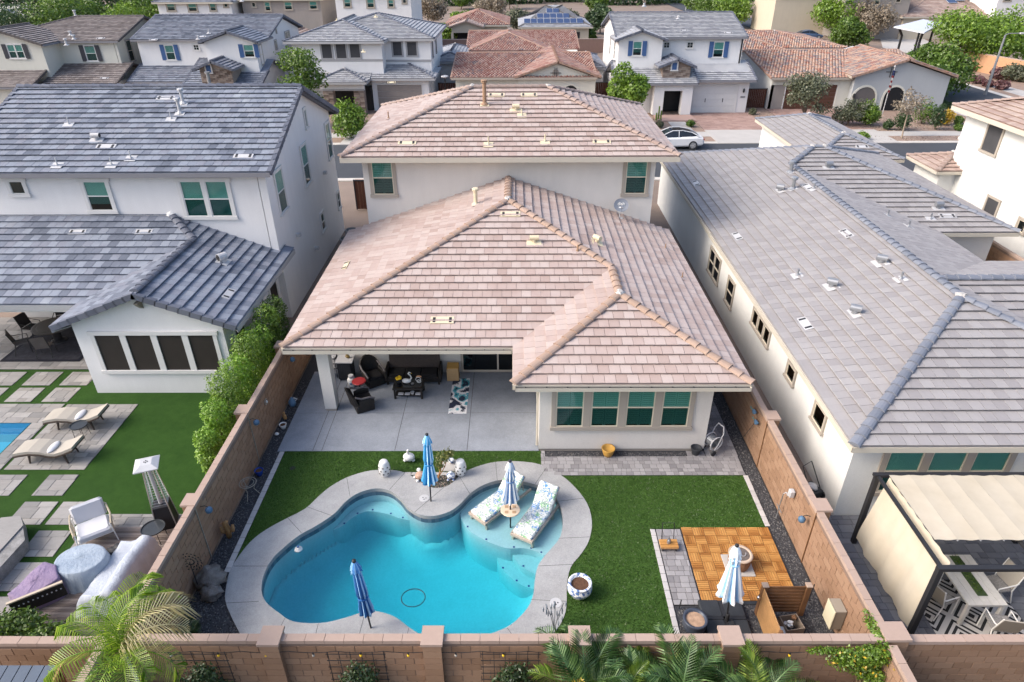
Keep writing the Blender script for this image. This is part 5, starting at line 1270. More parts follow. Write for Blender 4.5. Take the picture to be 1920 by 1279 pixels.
bd = thing('bird_ornament', 'pair of blue-green metal birds on a rod against the orange right wall', 'ornament', (7.5, 16.5, 0)); t = MB(); t.tube([(0, .7, .2), (0, .1, 1.25)], .01, 5); t.build('rod', metal_dark, bd)
for dy, dz, a in ((0, 1.32, .5), (.3, 1.5, -.6)):
    t = MB(); t.blob((-.03, dy, dz), (.05, .11, .08), 3, .2, 8, 6); t.blob((-.03, dy-.12, dz+.06), (.035, .045, .04), 3, .1, 8, 5); t.build('bird', lamp_blue, bd)
    t = MB(); t.add([(-.03, dy, dz), (-.12, dy+.1, dz+.16), (-.10, dy+.2, dz+.03), (-.02, dy+.1, dz-.05)], [(0, 1, 2, 3), (3, 2, 1, 0)]); t.build('wing', mat('patina', (.10, .22, .22), .5, .2), bd)
# yard objects on the right
yp = pot('planter_pot', 'empty ochre-rimmed black pot in the gravel below the kitchen windows', 2.97, 16.50, .21, .30, mat('ochre_glaze', (.48, .27, .06), .4, .12), None)
pot('bucket', 'black plastic bucket in front of the house corner', 5.78, 16.55, .17, .28, plastic_black, None, cat='bucket')
hr = thing('hose_reel', 'grey hose reel cart leaning beside the house corner', 'hose reel', (6.32, 16.7, .02), -1.1); t = MB()
for s_ in (-1, 1): t.tube([(s_*.2, -.15, .08), (s_*.2, .05, .35), (s_*.2, .2, .75), (s_*.12, .24, .95)], .018, 6)
t.tube([(-.12, .24, .95), (.12, .24, .95)], .018, 6); t.build('frame', metal_light, hr)
for s_ in (-1, 1):
    t = MB(); t.tube([(s_*.15+0, .02+.24*math.cos(2*PI*k/18), .38+.24*math.sin(2*PI*k/18)) for k in range(19)], .022, 6); t.build('reel_rim', metal_light, hr)
    t = MB(); t.cyl((s_*.2, -.12, .1), (s_*.25, -.12, .1), .1, n=14); t.build('wheel', plastic_black, hr)
t = MB()
for j in range(6): t.tube([(-.12+.045*j, .02+.17*math.cos(2*PI*k/14), .38+.17*math.sin(2*PI*k/14)) for k in range(15)], .02, 5)
t.build('hose', metal_grey, hr)
pot('ceramic_planter', 'big blue and white ceramic planter full of soil on the turf by the deck', 1.60, 11.15, .30, .47, cer_blue, soil_m, prof=[(.17, 0), (.22, .08), (.31, .25), (.31, .33), (.26, .41), (.25, .43), (.30, .46), (.29, .48), (.235, .475), (.22, .40), (0, .38)], n=28)
pot('stone_planter', 'dark grey round planter filled with dry soil beside the black umbrella base', 4.24, 10.18, .28, .40, mat('slate_glaze', (.05, .06, .085), .35, .15), sand_m, prof=[(.17, 0), (.24, .06), (.28, .2), (.27, .3), (.29, .36), (.29, .40), (.235, .40), (.22, .34), (0, .32)], n=28)
cs = thing('parasol_weights', 'black four-piece weighted base under the pale umbrella', 'umbrella base', (5.05, 10.42, 0)); t = MB(); t.box(-.5, -.04, 0, .5, .04, .09); t.box(-.04, -.5, 0, .04, .5, .09); t.build('cross_frame', metal_dark, cs)
for a, b in ((-1, -1), (1, -1), (1, 1), (-1, 1)): t = MB(); t.bbox(a*.28-.255, b*.28-.255, .0, a*.28+.255, b*.28+.255, .09, .03); t.build('weight', plastic_black, cs)
t = MB(); t.lathe([(.05, .09), (.045, .3), (.03, .32)], 10, (.02, -.06, 0)); t.tube([(.0, -.06, .14), (.14, -.1, .14), (.16, -.2, .12)], .012, 5); t.build('socket', metal_dark, cs)
fb_ = thing('barrel_planter', 'round wooden barrel planter with soil in the middle of the wooden deck', 'barrel', (5.84, 12.05, .027)); t = MB(); t.bbox(-.36, -.36, 0, .36, .36, .025, .008); t.build('base_tile', concrete_walk, fb_)
bw = mat('barrel_wood', (.26, .15, .09), .7, .2, 6, 50)
for k in range(20):
    a = 2*PI*k/20; t = MB(); vs = []
    for z, q in ((.03, .25), (.2, .29), (.42, .275)):
        for da in (-.15, .15): vs.append((q*math.cos(a+da), q*math.sin(a+da), z))
        for da in (.15, -.15): vs.append(((q-.03)*math.cos(a+da), (q-.03)*math.sin(a+da), z))
    t.add(vs, [(0, 1, 5, 4), (4, 5, 9, 8), (3, 7, 6, 2), (7, 11, 10, 6), (8, 9, 10, 11), (0, 4, 7, 3), (4, 8, 11, 7), (1, 2, 6, 5), (5, 6, 10, 9)]); t.build('stave', bw, fb_)
t = MB(); t.lathe([(.30, .39), (.315, .43), (.30, .455), (.235, .455), (.225, .41)], 28); t.build('rim', mat('rim_tan', (.46, .36, .28), .6, .12), fb_, smooth=True)
t = MB(); t.lathe([(.232, .435), (0, .425)], 20); t.build('soil', mat('ash', (.12, .10, .09), .95, .3, 20, 80), fb_); t = MB(); t.tube([(.05+.08*math.cos(k*.5), .08*math.sin(k*.5), .41+.004*k) for k in range(14)], .007, 5); t.build('wire', metal_light, fb_)
pk = thing('wood_stick', 'thin yellow wooden stick resting on the deck right of the barrel', 'stick', (6.2, 12.35, .03)); t = MB(); t.tube([(-.12, -.04, .02), (.14, .05, .02)], .02, 6); t.build('stick', mat('stick_yellow', (.55, .38, .10), .6, .1), pk)
hc = thing('hand_cart', 'small orange wooden platform cart with black handle on the paver strip', 'hand cart', (4.14, 12.68, .02)); t = MB(); t.bbox(-.24, -.16, .10, .24, .16, .14, .01); t.build('platform', wood_tan, hc)
for k in range(3): t = MB(); t.bbox(-.24, -.15+.10*k, .142, .24, -.06+.10*k, .16, .004); t.build('board', deck_wood, hc)
for a in (-1, 1):
    for b in (-1, 1): t = MB(); t.cyl((a*.18-.02, b*.12, .05), (a*.18+.02, b*.12, .05), .05, n=10); t.build('wheel', plastic_black, hc)
t = MB(); t.tube([(-.16, .15, .13), (-.16, .30, .60), (.16, .30, .60), (.16, .15, .13)], .013, 6); t.build('handle', metal_dark, hc)
ln = thing('lantern', 'little dark lantern lying on the orange hand cart', 'lantern', (4.13, 12.68, .18)); t = MB(); t.lathe([(.05, 0), (.05, .1), (.02, .14), (0, .15)], 8); t.build('body', metal_grey, ln); t = MB(); t.tube([(-.05, 0, .1), (0, 0, .19), (.05, 0, .1)], .006, 5); t.build('handle', metal_dark, ln)
sc_ = thing('privacy_screen', 'L-shaped wooden privacy screen hiding equipment beside the deck', 'screen fence', (5.85, 10.6, 0))
for x_ in (.05, 1.08): t = MB(); t.bbox(x_-.06, -.06, 0, x_+.06, .06, 1.03, .006); o = t.build('post', wood_brown, sc_); t = MB(); t.bbox(x_-.075, -.075, 1.031, x_+.075, .075, 1.06, .01); t.build('post_cap', mat('post_cap_tan', (.36, .27, .21), .7, .12), o)
for k in range(8): t = MB(); t.bbox(.12, -.015, .10+.115*k, 1.01, .015, .185+.115*k, .004); t.build('slat', wood_brown, sc_)
for k in range(8): t = MB(); t.bbox(.0, -1.22, .04+.12*k, .025, -.06, .155+.12*k, .003); t.build('board', wood_tan, sc_)
t = MB(); t.bbox(-.03, -1.26, 0, .05, -1.18, 1.02, .006); t.build('post', wood_brown, sc_)
t = MB(); t.blob((-.08, -.1, .72), (.05, .05, .05), 2, 0, 10, 7); t.build('knob', mat('chrome', (.6, .6, .6), .15, .02, metal=1), sc_)
cb_ = thing('cardboard_crate', 'open cardboard crate of odds and ends behind the wooden screen', 'crate', (6.5, 10.12, 0), .15)
for a in ((-.22, -.2, .22, -.185), (-.22, .185, .22, .2), (-.22, -.184, -.205, .184), (.205, -.184, .22, .184)): t = MB(); t.box(a[0], a[1], 0, a[2], a[3], .34); t.build('side', mat('carton_grey', (.30, .24, .19), .9, .12), cb_)
for k in range(7): t = MB(); t.blob((random.uniform(-.12, .12), random.uniform(-.1, .1), .26+.02*k), (.07, .06, .05), k, .3, 8, 6); t.build('content', [metal_light, wood_brown, ceramic_white, metal_grey][k % 4], cb_)
bx_ = thing('storage_box', 'white plastic box with rounded lid in front of the crate', 'storage box', (6.12, 9.95, 0), -.1); t = MB(); t.bbox(-.17, -.13, 0, .17, .13, .22, .02); t.build('body', metal_light, bx_); t = MB(); t.bbox(-.18, -.14, .222, .18, .14, .26, .02); t.build('lid', ceramic_white, bx_); t = MB(); t.box(-.03, -.02, .262, .03, .02, .275); t.build('handle', metal_dark, bx_)
eb = thing('utility_box', 'cream metal utility box fixed to the orange wall by the gravel corner', 'utility box', (7.4, 10.1, .35)); t = MB(); t.bbox(-.10, -.19, 0, .155, .19, .62, .01); t.build('body', trim_taupe, eb); t = MB(); t.bbox(-.13, -.20, .02, -.101, .20, .62, .01); t.build('door', mat('box_cream', (.60, .55, .40), .5, .04), eb)
vb = thing('valve_cover', 'pale lumpy stone beside the utility box', 'stone', (7.38, 9.65, 0)); t = MB(); t.blob((0, 0, .1), (.14, .14, .12), 6, .2); t.build('stone', sand_m, vb)
wp = thing('water_pipe', 'slender garden tap standpipe against the orange wall', 'tap', (7.42, 13.75, 0)); t = MB(); t.tube([(0, 0, 0), (0, 0, .5), (.02, 0, .95), (.1, .0, 1.0)], .014, 6); t.tube([(.0, -.2, .42), (0, .15, .42)], .012, 5); t.build('pipe', metal_grey, wp)
t = MB(); t.tube([(.1, 0, 1.0), (.05, -.18, 1.05), (.08, -.3, 1.22)], .016, 6); t.build('arm', metal_light, wp); t = MB(); t.bbox(-.02, -.42, 1.2, .12, -.26, 1.4, .02); t.build('timer_box', metal_light, wp)
for x_, y_, lb in ((4.02, 10.75, 'short black stake light at the corner of the paver strip'), (7.3, 11.0, 'thin black stake light in the gravel by the orange wall')):
    t = MB(); t.tube([(x_, y_, 0), (x_+.03, y_+.02, .3 if x_ < 5 else .55)], .014, 6); single('stake_light', lb, 'garden light', t, metal_dark, loc=(x_, y_, 0))
mf = thing('metal_flowers', 'grey metal flower sculpture on the deck near the front wall', 'sculpture', (.92, 10.15, .02)); leafgrey = mat('metal_leaf', (.20, .23, .27), .45, .15)
for k, (dx, dy, hh) in enumerate(((0, 0, 1.0), (-.22, .05, .85), (.2, .05, .9), (-.1, .1, .7), (.12, -.05, .6))):
    t = MB(); t.tube([(0, 0, 0), (dx*.4, dy*.4, hh*.55), (dx, dy, hh)], .01, 5); t.build('stem', metal_grey, mf)
    for j in range(3):
        a = j*2.1+k; t = MB(); c = Vector((dx+.05*math.cos(a), dy+.05*math.sin(a), hh*(.6+.18*j))); t.blob(c, (.018, .045, .085), k+j, .1, 7, 5); t.build('petal', leafgrey, mf)

# ================================================================== PATIO FURNITURE
def wicker_chair(label, x, y, deg, m=wicker_black):
    root = thing('armchair', label, 'armchair', (x, y, .02), R_(deg), 'black wicker patio seats')
    t = MB(); t.bbox(-.33, -.34, .02, .33, .30, .32, .03); t.build('base', m, root)
    t = MB(); t.bbox(-.27, -.33, .325, .27, .22, .43, .03); t.build('seat_cushion', mat('cushion_black', (.012, .011, .012), .9, .15), root)
    t = MB(); vs = []; fs = []; N = 9
    for i in range(N):
        a = -1.25+2.5*i/(N-1); r_ = .36; px_, py_ = r_*math.sin(a), .12+.30*math.cos(a); hh = .97-.28*abs(a)**1.5/1.4
        for q, zz in ((1, .3), (1.12, hh), (.98, hh+.0), (.88, .3)): vs.append((px_*q, py_*q+(.08 if zz > .5 else 0), zz))
    for i in range(N-1):
        for k in range(4): fs.append((i*4+k, i*4+(k+1) % 4, i*4+4+(k+1) % 4, i*4+4+k))
    t.add(vs, fs+[(0, 3, 2, 1), ((N-1)*4, (N-1)*4+1, (N-1)*4+2, (N-1)*4+3)]); t.build('backrest', m, root)
    for s_ in (-1, 1):
        t = MB(); t.bbox(s_*.33-.05, -.34, .3, s_*.33+.05, .2, .56, .03); t.build('side_panel', m, root)
        t = MB(); t.tube([(s_*.34, -.36, .50), (s_*.35, -.2, .60), (s_*.36, .1, .62), (s_*.34, .3, .72)], .035, 7); t.build('armrest', mat('wicker_worn', (.13, .12, .125), .5, .2, 20, 120), root)
    return root
wicker_chair('black wicker armchair seen from behind beside the patio column', -5.38, 19.08, 118)
wicker_chair('black wicker armchair against the wall between the grill and the sofa', -5.28, 20.65, 35)
so_ = thing('sofa', 'black wicker high-backed sofa against the patio wall', 'sofa', (-3.78, 20.85, .02)); t = MB(); t.bbox(-.95, -.35, .12, .95, .35, .34, .03); t.build('base', wicker_black, so_)
for k in range(3): t = MB(); t.bbox(-.9+.6*k+.005, -.36, .345, -.3+.6*k-.005, .18, .45, .03); t.build('seat_cushion', MATS['cushion_black'], so_)
t = MB(); t.add([(-.95, .2, .34), (.95, .2, .34), (.95, .34, 1.02), (-.95, .34, 1.02), (-.95, .3, .34), (.95, .3, .34), (.95, .42, 1.0), (-.95, .42, 1.0)], [(0, 1, 2, 3), (5, 4, 7, 6), (3, 2, 6, 7), (1, 5, 6, 2), (4, 0, 3, 7)]); t.build('backrest', wicker_brown, so_)
for s_ in (-1, 1):
    t = MB(); t.bbox(s_*.99-.05, -.37, .12, s_*.99+.05, .36, .62, .03); t.build('armrest', wicker_black, so_)
    for y_ in (-.33, .3): t = MB(); t.bbox(s_*.95-.03, y_-.03, 0, s_*.95+.03, y_+.03, .12, .004); t.build('leg', wicker_black, so_)
ctb = thing('coffee_table', 'black glass-topped wicker coffee table with a shelf before the sofa', 'coffee table', (-3.84, 19.88, .02)); t = MB(); t.bbox(-.55, -.32, .40, .55, .32, .46, .01); t.build('table_top', wicker_black, ctb)
t = MB(); t.box(-.48, -.26, .461, .48, .26, .467); t.build('glass_inset', mat('glass_black', (.008, .008, .01), .08, .02, spec=.6), ctb); t = MB(); t.box(-.48, -.27, .12, .48, .27, .15); t.build('shelf', wicker_black, ctb)
for a in (-1, 1):
    for b in (-1, 1): t = MB(); t.bbox(a*.48-.035, b*.27-.035, 0, a*.48+.035, b*.27+.035, .40, .005); t.build('leg', wicker_black, ctb)
for k, x_ in enumerate((-4.12, -3.88, -3.5)):
    t = MB(); t.bbox(x_-.09, 19.62, .171, x_+.09, 19.75, .21, .006); single('book', ['pale book at the left of the coffee table shelf', 'pale book in the middle of the coffee table shelf', 'pale book at the right of the coffee table shelf'][k], 'book', t, metal_light, loc=(x_, 19.68, .17), group='books on the coffee table shelf')
pot('cup', 'small pale bowl on the coffee table shelf', -3.7, 19.68, .07, .10, metal_light, None, z=.17, cat='bowl')
yf = pot('flower_pot', 'yellow flowers in a dark pot on the left of the coffee table', -4.20, 19.95, .10, .14, plastic_black, soil_m, z=.487, cat='flowers')
for k in range(9): t = MB(); a = k*.7; t.blob((.07*math.cos(a), .07*math.sin(a), .18+.02*(k % 3)), (.05, .05, .03), k, .2, 8, 5); t.build('flower', mat('petal_yellow', (.72, .46, .02), .7, .1), yf)
sn = thing('swan_figurine', 'white swan planter with curved neck on the coffee table', 'figurine', (-3.92, 19.93, .487)); t = MB(); t.blob((0, 0, .09), (.17, .10, .09), 3, .05, 12, 8); t.build('body', ceramic_white, sn, smooth=True)
t = MB(); t.tube([(.12, 0, .12), (.19, 0, .22), (.15, 0, .33), (.08, 0, .40), (.12, 0, .45), (.18, 0, .43)], [.035, .028, .025, .025, .028, .02], 8); t.build('neck', ceramic_white, sn, smooth=True); t = MB(); t.cyl((.18, 0, .43), (.22, 0, .40), .012, .004, 6); t.build('beak', MATS['petal_yellow'], sn)
vs_ = thing('vase', 'white wire loop vase with dried flowers on the right of the coffee table', 'vase', (-3.50, 19.98, .487)); t = MB(); t.tube([(.09*math.cos(2*PI*k/16), 0, .12+.09*math.sin(2*PI*k/16)) for k in range(17)], .012, 6); t.tube([(.03+.07*math.cos(2*PI*k/16), -.06, .08+.06*math.sin(2*PI*k/16)) for k in range(17)], .012, 6); t.build('loop', ceramic_white, vs_)
for k in range(5): t = MB(); t.blob((-.03+.03*k, .03, .22+.015*(k % 2)), (.035, .03, .03), k, .2, 8, 5); t.build('flower', mat('petal_peach', (.55, .30, .16), .7, .15), vs_)
t = MB(); t.lathe([(.05, 0), (.06, .03), (0, .03)], 12, (-3.70, 19.85, .487)); single('coaster', 'small round glass dish on the coffee table between swan and vase', 'dish', t, metal_grey, loc=(-3.7, 19.85, .487))
cbx = thing('cardboard_box', 'tall cardboard box right of the sofa', 'box', (-2.33, 20.95, .02)); t = MB(); t.bbox(-.22, -.22, 0, .22, .22, .55, .004); t.build('carton', cardboard, cbx); t = MB(); t.box(-.215, -.215, .552, .215, .215, .56); t.build('lid_flap', mat('cardboard_orange', (.48, .28, .08), .8, .1), cbx)
tnk = thing('propane_tank', 'white propane tank standing beside the grill', 'gas tank', (-6.05, 20.42, .02)); t = MB(); t.lathe([(.11, 0), (.11, .03), (.15, .05), (.155, .30), (.12, .37), (.05, .40), (0, .40)], 18); t.build('body', ceramic_white, tnk, smooth=True)
t = MB(); t.lathe([(.09, .37), (.10, .48), (.09, .49)], 14); t.build('collar', metal_light, tnk); t = MB(); t.cyl((0, 0, .4), (0, 0, .45), .025, n=8); t.build('valve', metal_grey, tnk)
t = MB(); t.box(-.05, -.157, .16, .04, -.150, .22); t.build('label', shutter_blue, tnk)
rt = thing('side_table', 'small round red table between the two wicker chairs', 'side table', (-5.72, 20.2, .02)); t = MB(); t.lathe([(.24, .34), (.26, .36), (.24, .385), (0, .38)], 22); t.build('table_top', mat('red_paint', (.36, .035, .04), .4, .08), rt); t = MB(); t.lathe([(.14, 0), (.04, .03), (.03, .34)], 12); t.build('pedestal', metal_dark, rt)
gr_ = thing('grill_cart', 'black grill cart with grey work top behind the patio column', 'grill', (-6.32, 21.0, .02)); t = MB(); t.bbox(-.30, -.25, .08, .22, .28, .78, .03); t.build('cabinet', plastic_black, gr_); t = MB(); t.bbox(-.34, -.28, .80, .30, .30, .84, .01); t.build('work_top', metal_light, gr_)
for a in (-1, 1):
    for b in (-1, 1): t = MB(); t.cyl((a*.22-.03, b*.2, .04), (a*.22, b*.2, .04), .04, n=10); t.build('wheel', metal_dark, gr_)
for k in range(6): t = MB(); t.box(-.26+.08*k, -.253, .15, -.23+.08*k, -.2505, .70); t.build('slot', metal_dark, gr_)
orn = thing('table_ornament', 'small gilt ornament on top of the grill cart', 'ornament', (-6.25, 21.05, .86)); t = MB(); t.blob((0, 0, .06), (.09, .07, .06), 3, .25); t.blob((.0, 0, .16), (.06, .05, .06), 5, .3); t.build('figure', mat('gilt', (.25, .17, .05), .35, .3, 20, 80), orn)
shf = thing('wire_shelf', 'wire rack of garden things in the patio corner by the left wall', 'rack', (-6.85, 21.1, .02)); t = MB()
for a in (-1, 1):
    for b in (-1, 1): t.tube([(a*.12, b*.12, 0), (a*.12, b*.12, .95)], .012, 5)
t.build('frame', metal_dark, shf)
for k in range(4): t = MB(); t.box(-.13, -.13, .2+.22*k, .13, .13, .215+.22*k); t.build('shelf', metal_light, shf)
rg_ = bpy.data.materials.new('rug_palms'); nt = nodes(rg_); bs = nt.nodes['Principled BSDF']; bs.inputs['Roughness'].default_value = .95
f1 = mth(nt, 'ADD', mth(nt, 'MULTIPLY', ntex(nt, 2.0, 1, .5, stretch=(1.2, 1, 1)), .8), mth(nt, 'MULTIPLY', ntex(nt, 24, 2, stretch=(.6, 2, 1)), .2))
nt.links.new(ramp(nt, f1, [(.012, .02, .045, 0), (.012, .02, .045, .44), (.66, .65, .66, .45), (.66, .65, .66, .535), (.05, .30, .36, .54), (.012, .02, .045, .60)], 'CONSTANT'), bs.inputs['Base Color'])
t = MB(); t.bbox(-2.34, 18.70, .021, -1.70, 20.9, .032, .004); single('rug', 'narrow navy, white and teal palm-leaf rug on the patio', 'rug', t, rg_, loc=(-2.02, 19.8, .02))
t = MB(); t.lathe([(.09, 0), (.09, .004), (0, .004)], 12, (-6.98, 15.9, .006)); single('drain_cover', 'small dark drain cover in the left turf', 'drain cover', t, metal_dark, loc=(-6.98, 15.9, .006))

# ================================================================== LEFT YARD
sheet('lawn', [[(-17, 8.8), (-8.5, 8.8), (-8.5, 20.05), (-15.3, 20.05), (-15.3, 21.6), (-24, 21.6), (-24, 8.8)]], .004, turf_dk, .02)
pavers('', 'patio_paving', [(-24, 21.62, -15.4, 25.85)], travertine, (.2, .4), (.3, .4, .6), 140, 21, z=.02)
pads = [(-18.45, 20.5, -17.4, 21.42), (-17.05, 20.5, -16.0, 21.42), (-19.85, 20.5, -18.8, 21.42), (-18.42, 19.45, -17.45, 20.35), (-17.07, 19.45, -16.12, 20.35), (-19.8, 19.45, -18.8, 20.35),
        (-16.0, 14.68, -15.1, 15.6), (-14.43, 14.68, -13.5, 15.6), (-14.45, 13.52, -13.45, 14.43), (-13.32, 13.52, -12.37, 14.43), (-13.35, 12.37, -12.40, 13.30), (-13.35, 11.26, -12.42, 12.18), (-14.3, 10.2, -13.3, 11.1), (-13.35, 9.6, -12.42, 11.1)]
for k, q in enumerate(pads): pavers('', 'stepping_pad', [q], travertine, (.23, .46), (.3, .46, .6), 20, 30+k, z=.025)
pavers('', 'pool_paving', [(-19, 18.22, -16.12, 19.33), (-16.62, 14.0, -16.12, 18.22)], travertine, (.3,), (.3, .6), 60, 50, z=.025)
pavers('', 'lounger_pad', [(-16.02, 15.83, -13.48, 19.3)], travertine, (.2, .4), (.3, .4, .6), 120, 51, z=.025)
pavers('', 'seating_pad', [(-12.1, 9.3, -8.55, 13.93)], travertine, (.3,), (.6, .45), 120, 52, z=.025)
lp = thing('lap_pool', None, None, (-17.5, 16, 0), world=True, kind='structure'); t = MB(); t.box(-21, 13.5, .005, -16.66, 18.2, .008); t.build('pool_floor', mat('pool_blue', (.05, .38, .52), .3, .05), lp)
lp2 = mat('pool_step_blue', (.06, .22, .40), .3, .05)
t = MB(); t.box(-21, 17.6, .0085, -16.66, 18.2, .012); t.build('pool_step', lp2, lp)
t = MB(); t.box(-21, 17.2, .0085, -16.66, 17.59, .010); t.build('pool_step', mat('pool_step_teal', (.03, .25, .34), .3, .05), lp)
t = MB(); t.box(-21, 13.5, .014, -16.66, 18.2, .016); wt = glossmix('water_skin', (.75, .92, .95), .0); t.build('water', wt, lp)
def wave_lounger(label, x, y):
    root = thing('sun_lounger', label, 'sun lounger', (x, y, .03), group='beige loungers on the neighbour\'s stone pad'); prof = [(-1.0, .26), (-.8, .31), (-.5, .36), (-.15, .34), (.1, .27), (.3, .26), (.6, .36), (.95, .52)]
    for nm, m_, dz, th, w_ in (('frame', wicker_brown, 0, .05, .36), ('cushion', cushion_beige, .055, .09, .33)):
        t = MB()
        for i in range(len(prof)-1):
            a, b = prof[i], prof[i+1]; z0, z1 = a[1]+dz, b[1]+dz
            t.add([(a[0], -w_, z0), (b[0], -w_, z1), (b[0], w_, z1), (a[0], w_, z0), (a[0], -w_, z0+th), (b[0], -w_, z1+th), (b[0], w_, z1+th), (a[0], w_, z0+th)], [(0, 3, 2, 1), (4, 5, 6, 7), (0, 1, 5, 4), (2, 3, 7, 6)]+([(3, 0, 4, 7)] if i == 0 else [])+([(1, 2, 6, 5)] if i == len(prof)-2 else []))
        t.build(nm, m_, root)
    for a in (-.55, .55):
        for b in (-.26, .26): t = MB(); t.tube([(a, b, .3), (a*1.1, b*1.1, 0)], [.04, .025], 6); t.build('leg', wicker_brown, root)
    t = MB(); t.blob((.12, 0, .43), (.13, .30, .06), 4, .03, 12, 8); p_ = t.build('pillow', cushion_white, root, smooth=True)
wave_lounger('beige wave-shaped lounger with white pillow, the farther of the pair', -14.85, 18.1); wave_lounger('beige wave-shaped lounger with white pillow, nearer the heater', -14.75, 16.4)
def tray_table(label, x, y, r_=.26, h=.48, m=None):
    root = thing('tray_table', label, 'side table', (x, y, .03), group='round black tray tables in the left yard'); t = MB(); t.lathe([(0, h-.02), (r_, h-.02), (r_+.01, h+.02), (r_-.01, h+.02), (r_-.02, h-.005), (0, h-.005)], 24); t.build('table_top', m or mat('tray_black', (.04, .045, .05), .2, .1), root)
    for k in range(4): a = PI/4+k*PI/2; t = MB(); t.tube([(r_*.8*math.cos(a), r_*.8*math.sin(a), h-.02), (r_*.9*math.cos(a), r_*.9*math.sin(a), 0)], .009, 5); t.build('leg', metal_dark, root)
tray_table('round black tray table between the two beige loungers', -14.42, 17.45); tray_table('large round black tray table beside the pyramid heater', -9.85, 12.95, .30, .45); tray_table('tiny round black table at the wall behind the draped sofa', -9.05, 11.85, .13, .45)
ht = thing('patio_heater', 'tall pyramid patio heater with square silver top', 'patio heater', (-9.82, 13.55, .03), R_(20)); steel = mat('steel', (.50, .51, .53), .3, .06, metal=.8)
t = MB()
def fr4(z, q): return [(a*q, b*q, z) for a, b in ((-1, -1), (1, -1), (1, 1), (-1, 1))]
t.add(fr4(0, .25)+fr4(.78, .20), [(0, 3, 2, 1), (4, 5, 6, 7), (0, 1, 5, 4), (1, 2, 6, 5), (2, 3, 7, 6), (3, 0, 4, 7)]); t.build('base_cabinet', metal_dark, ht)
for a, b in ((-1, -1), (1, -1), (1, 1), (-1, 1)): t = MB(); t.tube([(a*.255, b*.255, 0), (a*.205, b*.205, .78), (a*.11, b*.11, 2.18)], .016, 5); t.build('corner_post', steel, ht)
t = MB()
for k in range(14):
    z = .86+k*.09; q = .20-.09*(z-.78)/1.4
    for i in range(4): a = fr4(z, q)[i]; b = fr4(z, q)[(i+1) % 4]; t.tube([a, b], .004, 4)
t.build('guard_wire', steel, ht); t = MB(); t.cyl((0, 0, .79), (0, 0, 2.15), .05, n=12); t.build('glass_tube', metal_light, ht)
t = MB(); t.add(fr4(2.16, .30)+fr4(2.19, .30)+fr4(2.27, .14), [(0, 3, 2, 1), (0, 1, 5, 4), (1, 2, 6, 5), (2, 3, 7, 6), (3, 0, 4, 7), (4, 5, 9, 8), (5, 6, 10, 9), (6, 7, 11, 10), (7, 4, 8, 11), (8, 9, 10, 11)]); t.build('reflector', metal_light, ht)
for a, b in ((-.04, 0), (.04, 0), (0, .04), (0, -.04)): t = MB(); t.cyl((a, b, 2.27), (a, b, 2.28), .018, n=6); t.build('hole', metal_dark, ht)
# seating group under covers
jute = tile_mat('outdoor_rug', [(.12, .095, .085), (.20, .165, .15), (.27, .23, .21)], .95, .2)
t = MB()
for k in range(46): t.box(-11.75, 9.75+.08*k, .026, -8.95, 9.75+.08*k+.07, .038+.002*(k % 2), (k*.37) % 1)
single('rug', 'brown ribbed outdoor rug under the covered seating group', 'rug', t, jute, loc=(-10.4, 11.6, .03), kind=None)
def cloth_mat(name, a, b):
    m = bpy.data.materials.new(name); nt = nodes(m); bs = nt.nodes['Principled BSDF']; bs.inputs['Roughness'].default_value = .8; bs.inputs['Sheen Weight'].default_value = .2
    nt.links.new(ramp(nt, ntex(nt, 2.2, 3), [(*a, .3), (*b, .7)]), bs.inputs['Base Color']); bump(nt, ntex(nt, 4, 3, stretch=(4, 4, .5)), .05, .5, bs); MATS[name] = m; return m
cover_blue = cloth_mat('cover_blue', (.22, .28, .36), (.34, .40, .47)); cover_lilac = cloth_mat('cover_lilac', (.17, .12, .22), (.27, .20, .31)); cover_pale = cloth_mat('cover_pale', (.34, .37, .43), (.44, .48, .54))
def drape(mb, ring_top, zt, flare=.10, zb=.03, n=60, folds=11, seed=1, dome=.04):
    """cloth over a shape: top outline ring_top with heights zt(x,y), skirt with folds"""
    rg = random.Random(seed); pts = []; N = len(ring_top); L = [Vector(p) for p in ring_top]; cx = sum(p[0] for p in ring_top)/N; cy = sum(p[1] for p in ring_top)/N
    per = [0]
    for i in range(N): per.append(per[-1]+(L[(i+1) % N]-L[i]).length)
    for k in range(n):
        d_ = per[-1]*k/n; i = max(j for j in range(N) if per[j] <= d_+1e-9); q = L[i].lerp(L[(i+1) % N], (d_-per[i])/(per[i+1]-per[i])); pts.append(q)
    rows = []
    c = Vector((cx, cy))
    for f in (0.02, .35, .7, .9, .96, 1.0): rows.append([(c.x+(p.x-c.x)*f, c.y+(p.y-c.y)*f, zt(c.x+(p.x-c.x)*f, c.y+(p.y-c.y)*f)+(dome*(1-f) if f < 1 else -.02)+rg.uniform(-.006, .006)) for p in pts])
    ph = [rg.uniform(0, 6.28) for _ in range(3)]
    for g in (.3, .6, .85, 1.0):
        row = []
        for k, p in enumerate(pts):
            a = 2*PI*k/n; w_ = (math.sin(a*folds+ph[0])*.6+math.sin(a*folds*1.7+ph[1])*.4); out = (p-c).normalized()*(flare*g+.035*g*w_)
            z = zt(p.x, p.y)-.03; row.append((p.x+out.x, p.y+out.y, max(z+(zb-z)*g+(.02*w_ if g == 1 else 0), .028)))
        rows.append(row)
    vs = [v for r in rows for v in r]; fs = []
    for i in range(len(rows)-1):
        for k in range(n): fs.append((i*n+k, i*n+(k+1) % n, (i+1)*n+(k+1) % n, (i+1)*n+k))
    fs = [f[::-1] for f in fs]; fs.append(tuple(range(n))[::1]); mb.add(vs, fs); return mb
rt_ = thing('covered_table', 'round table under a pale blue cloth cover, beside the draped sofa', 'covered table', (-11.1, 11.75, .03), world=True)
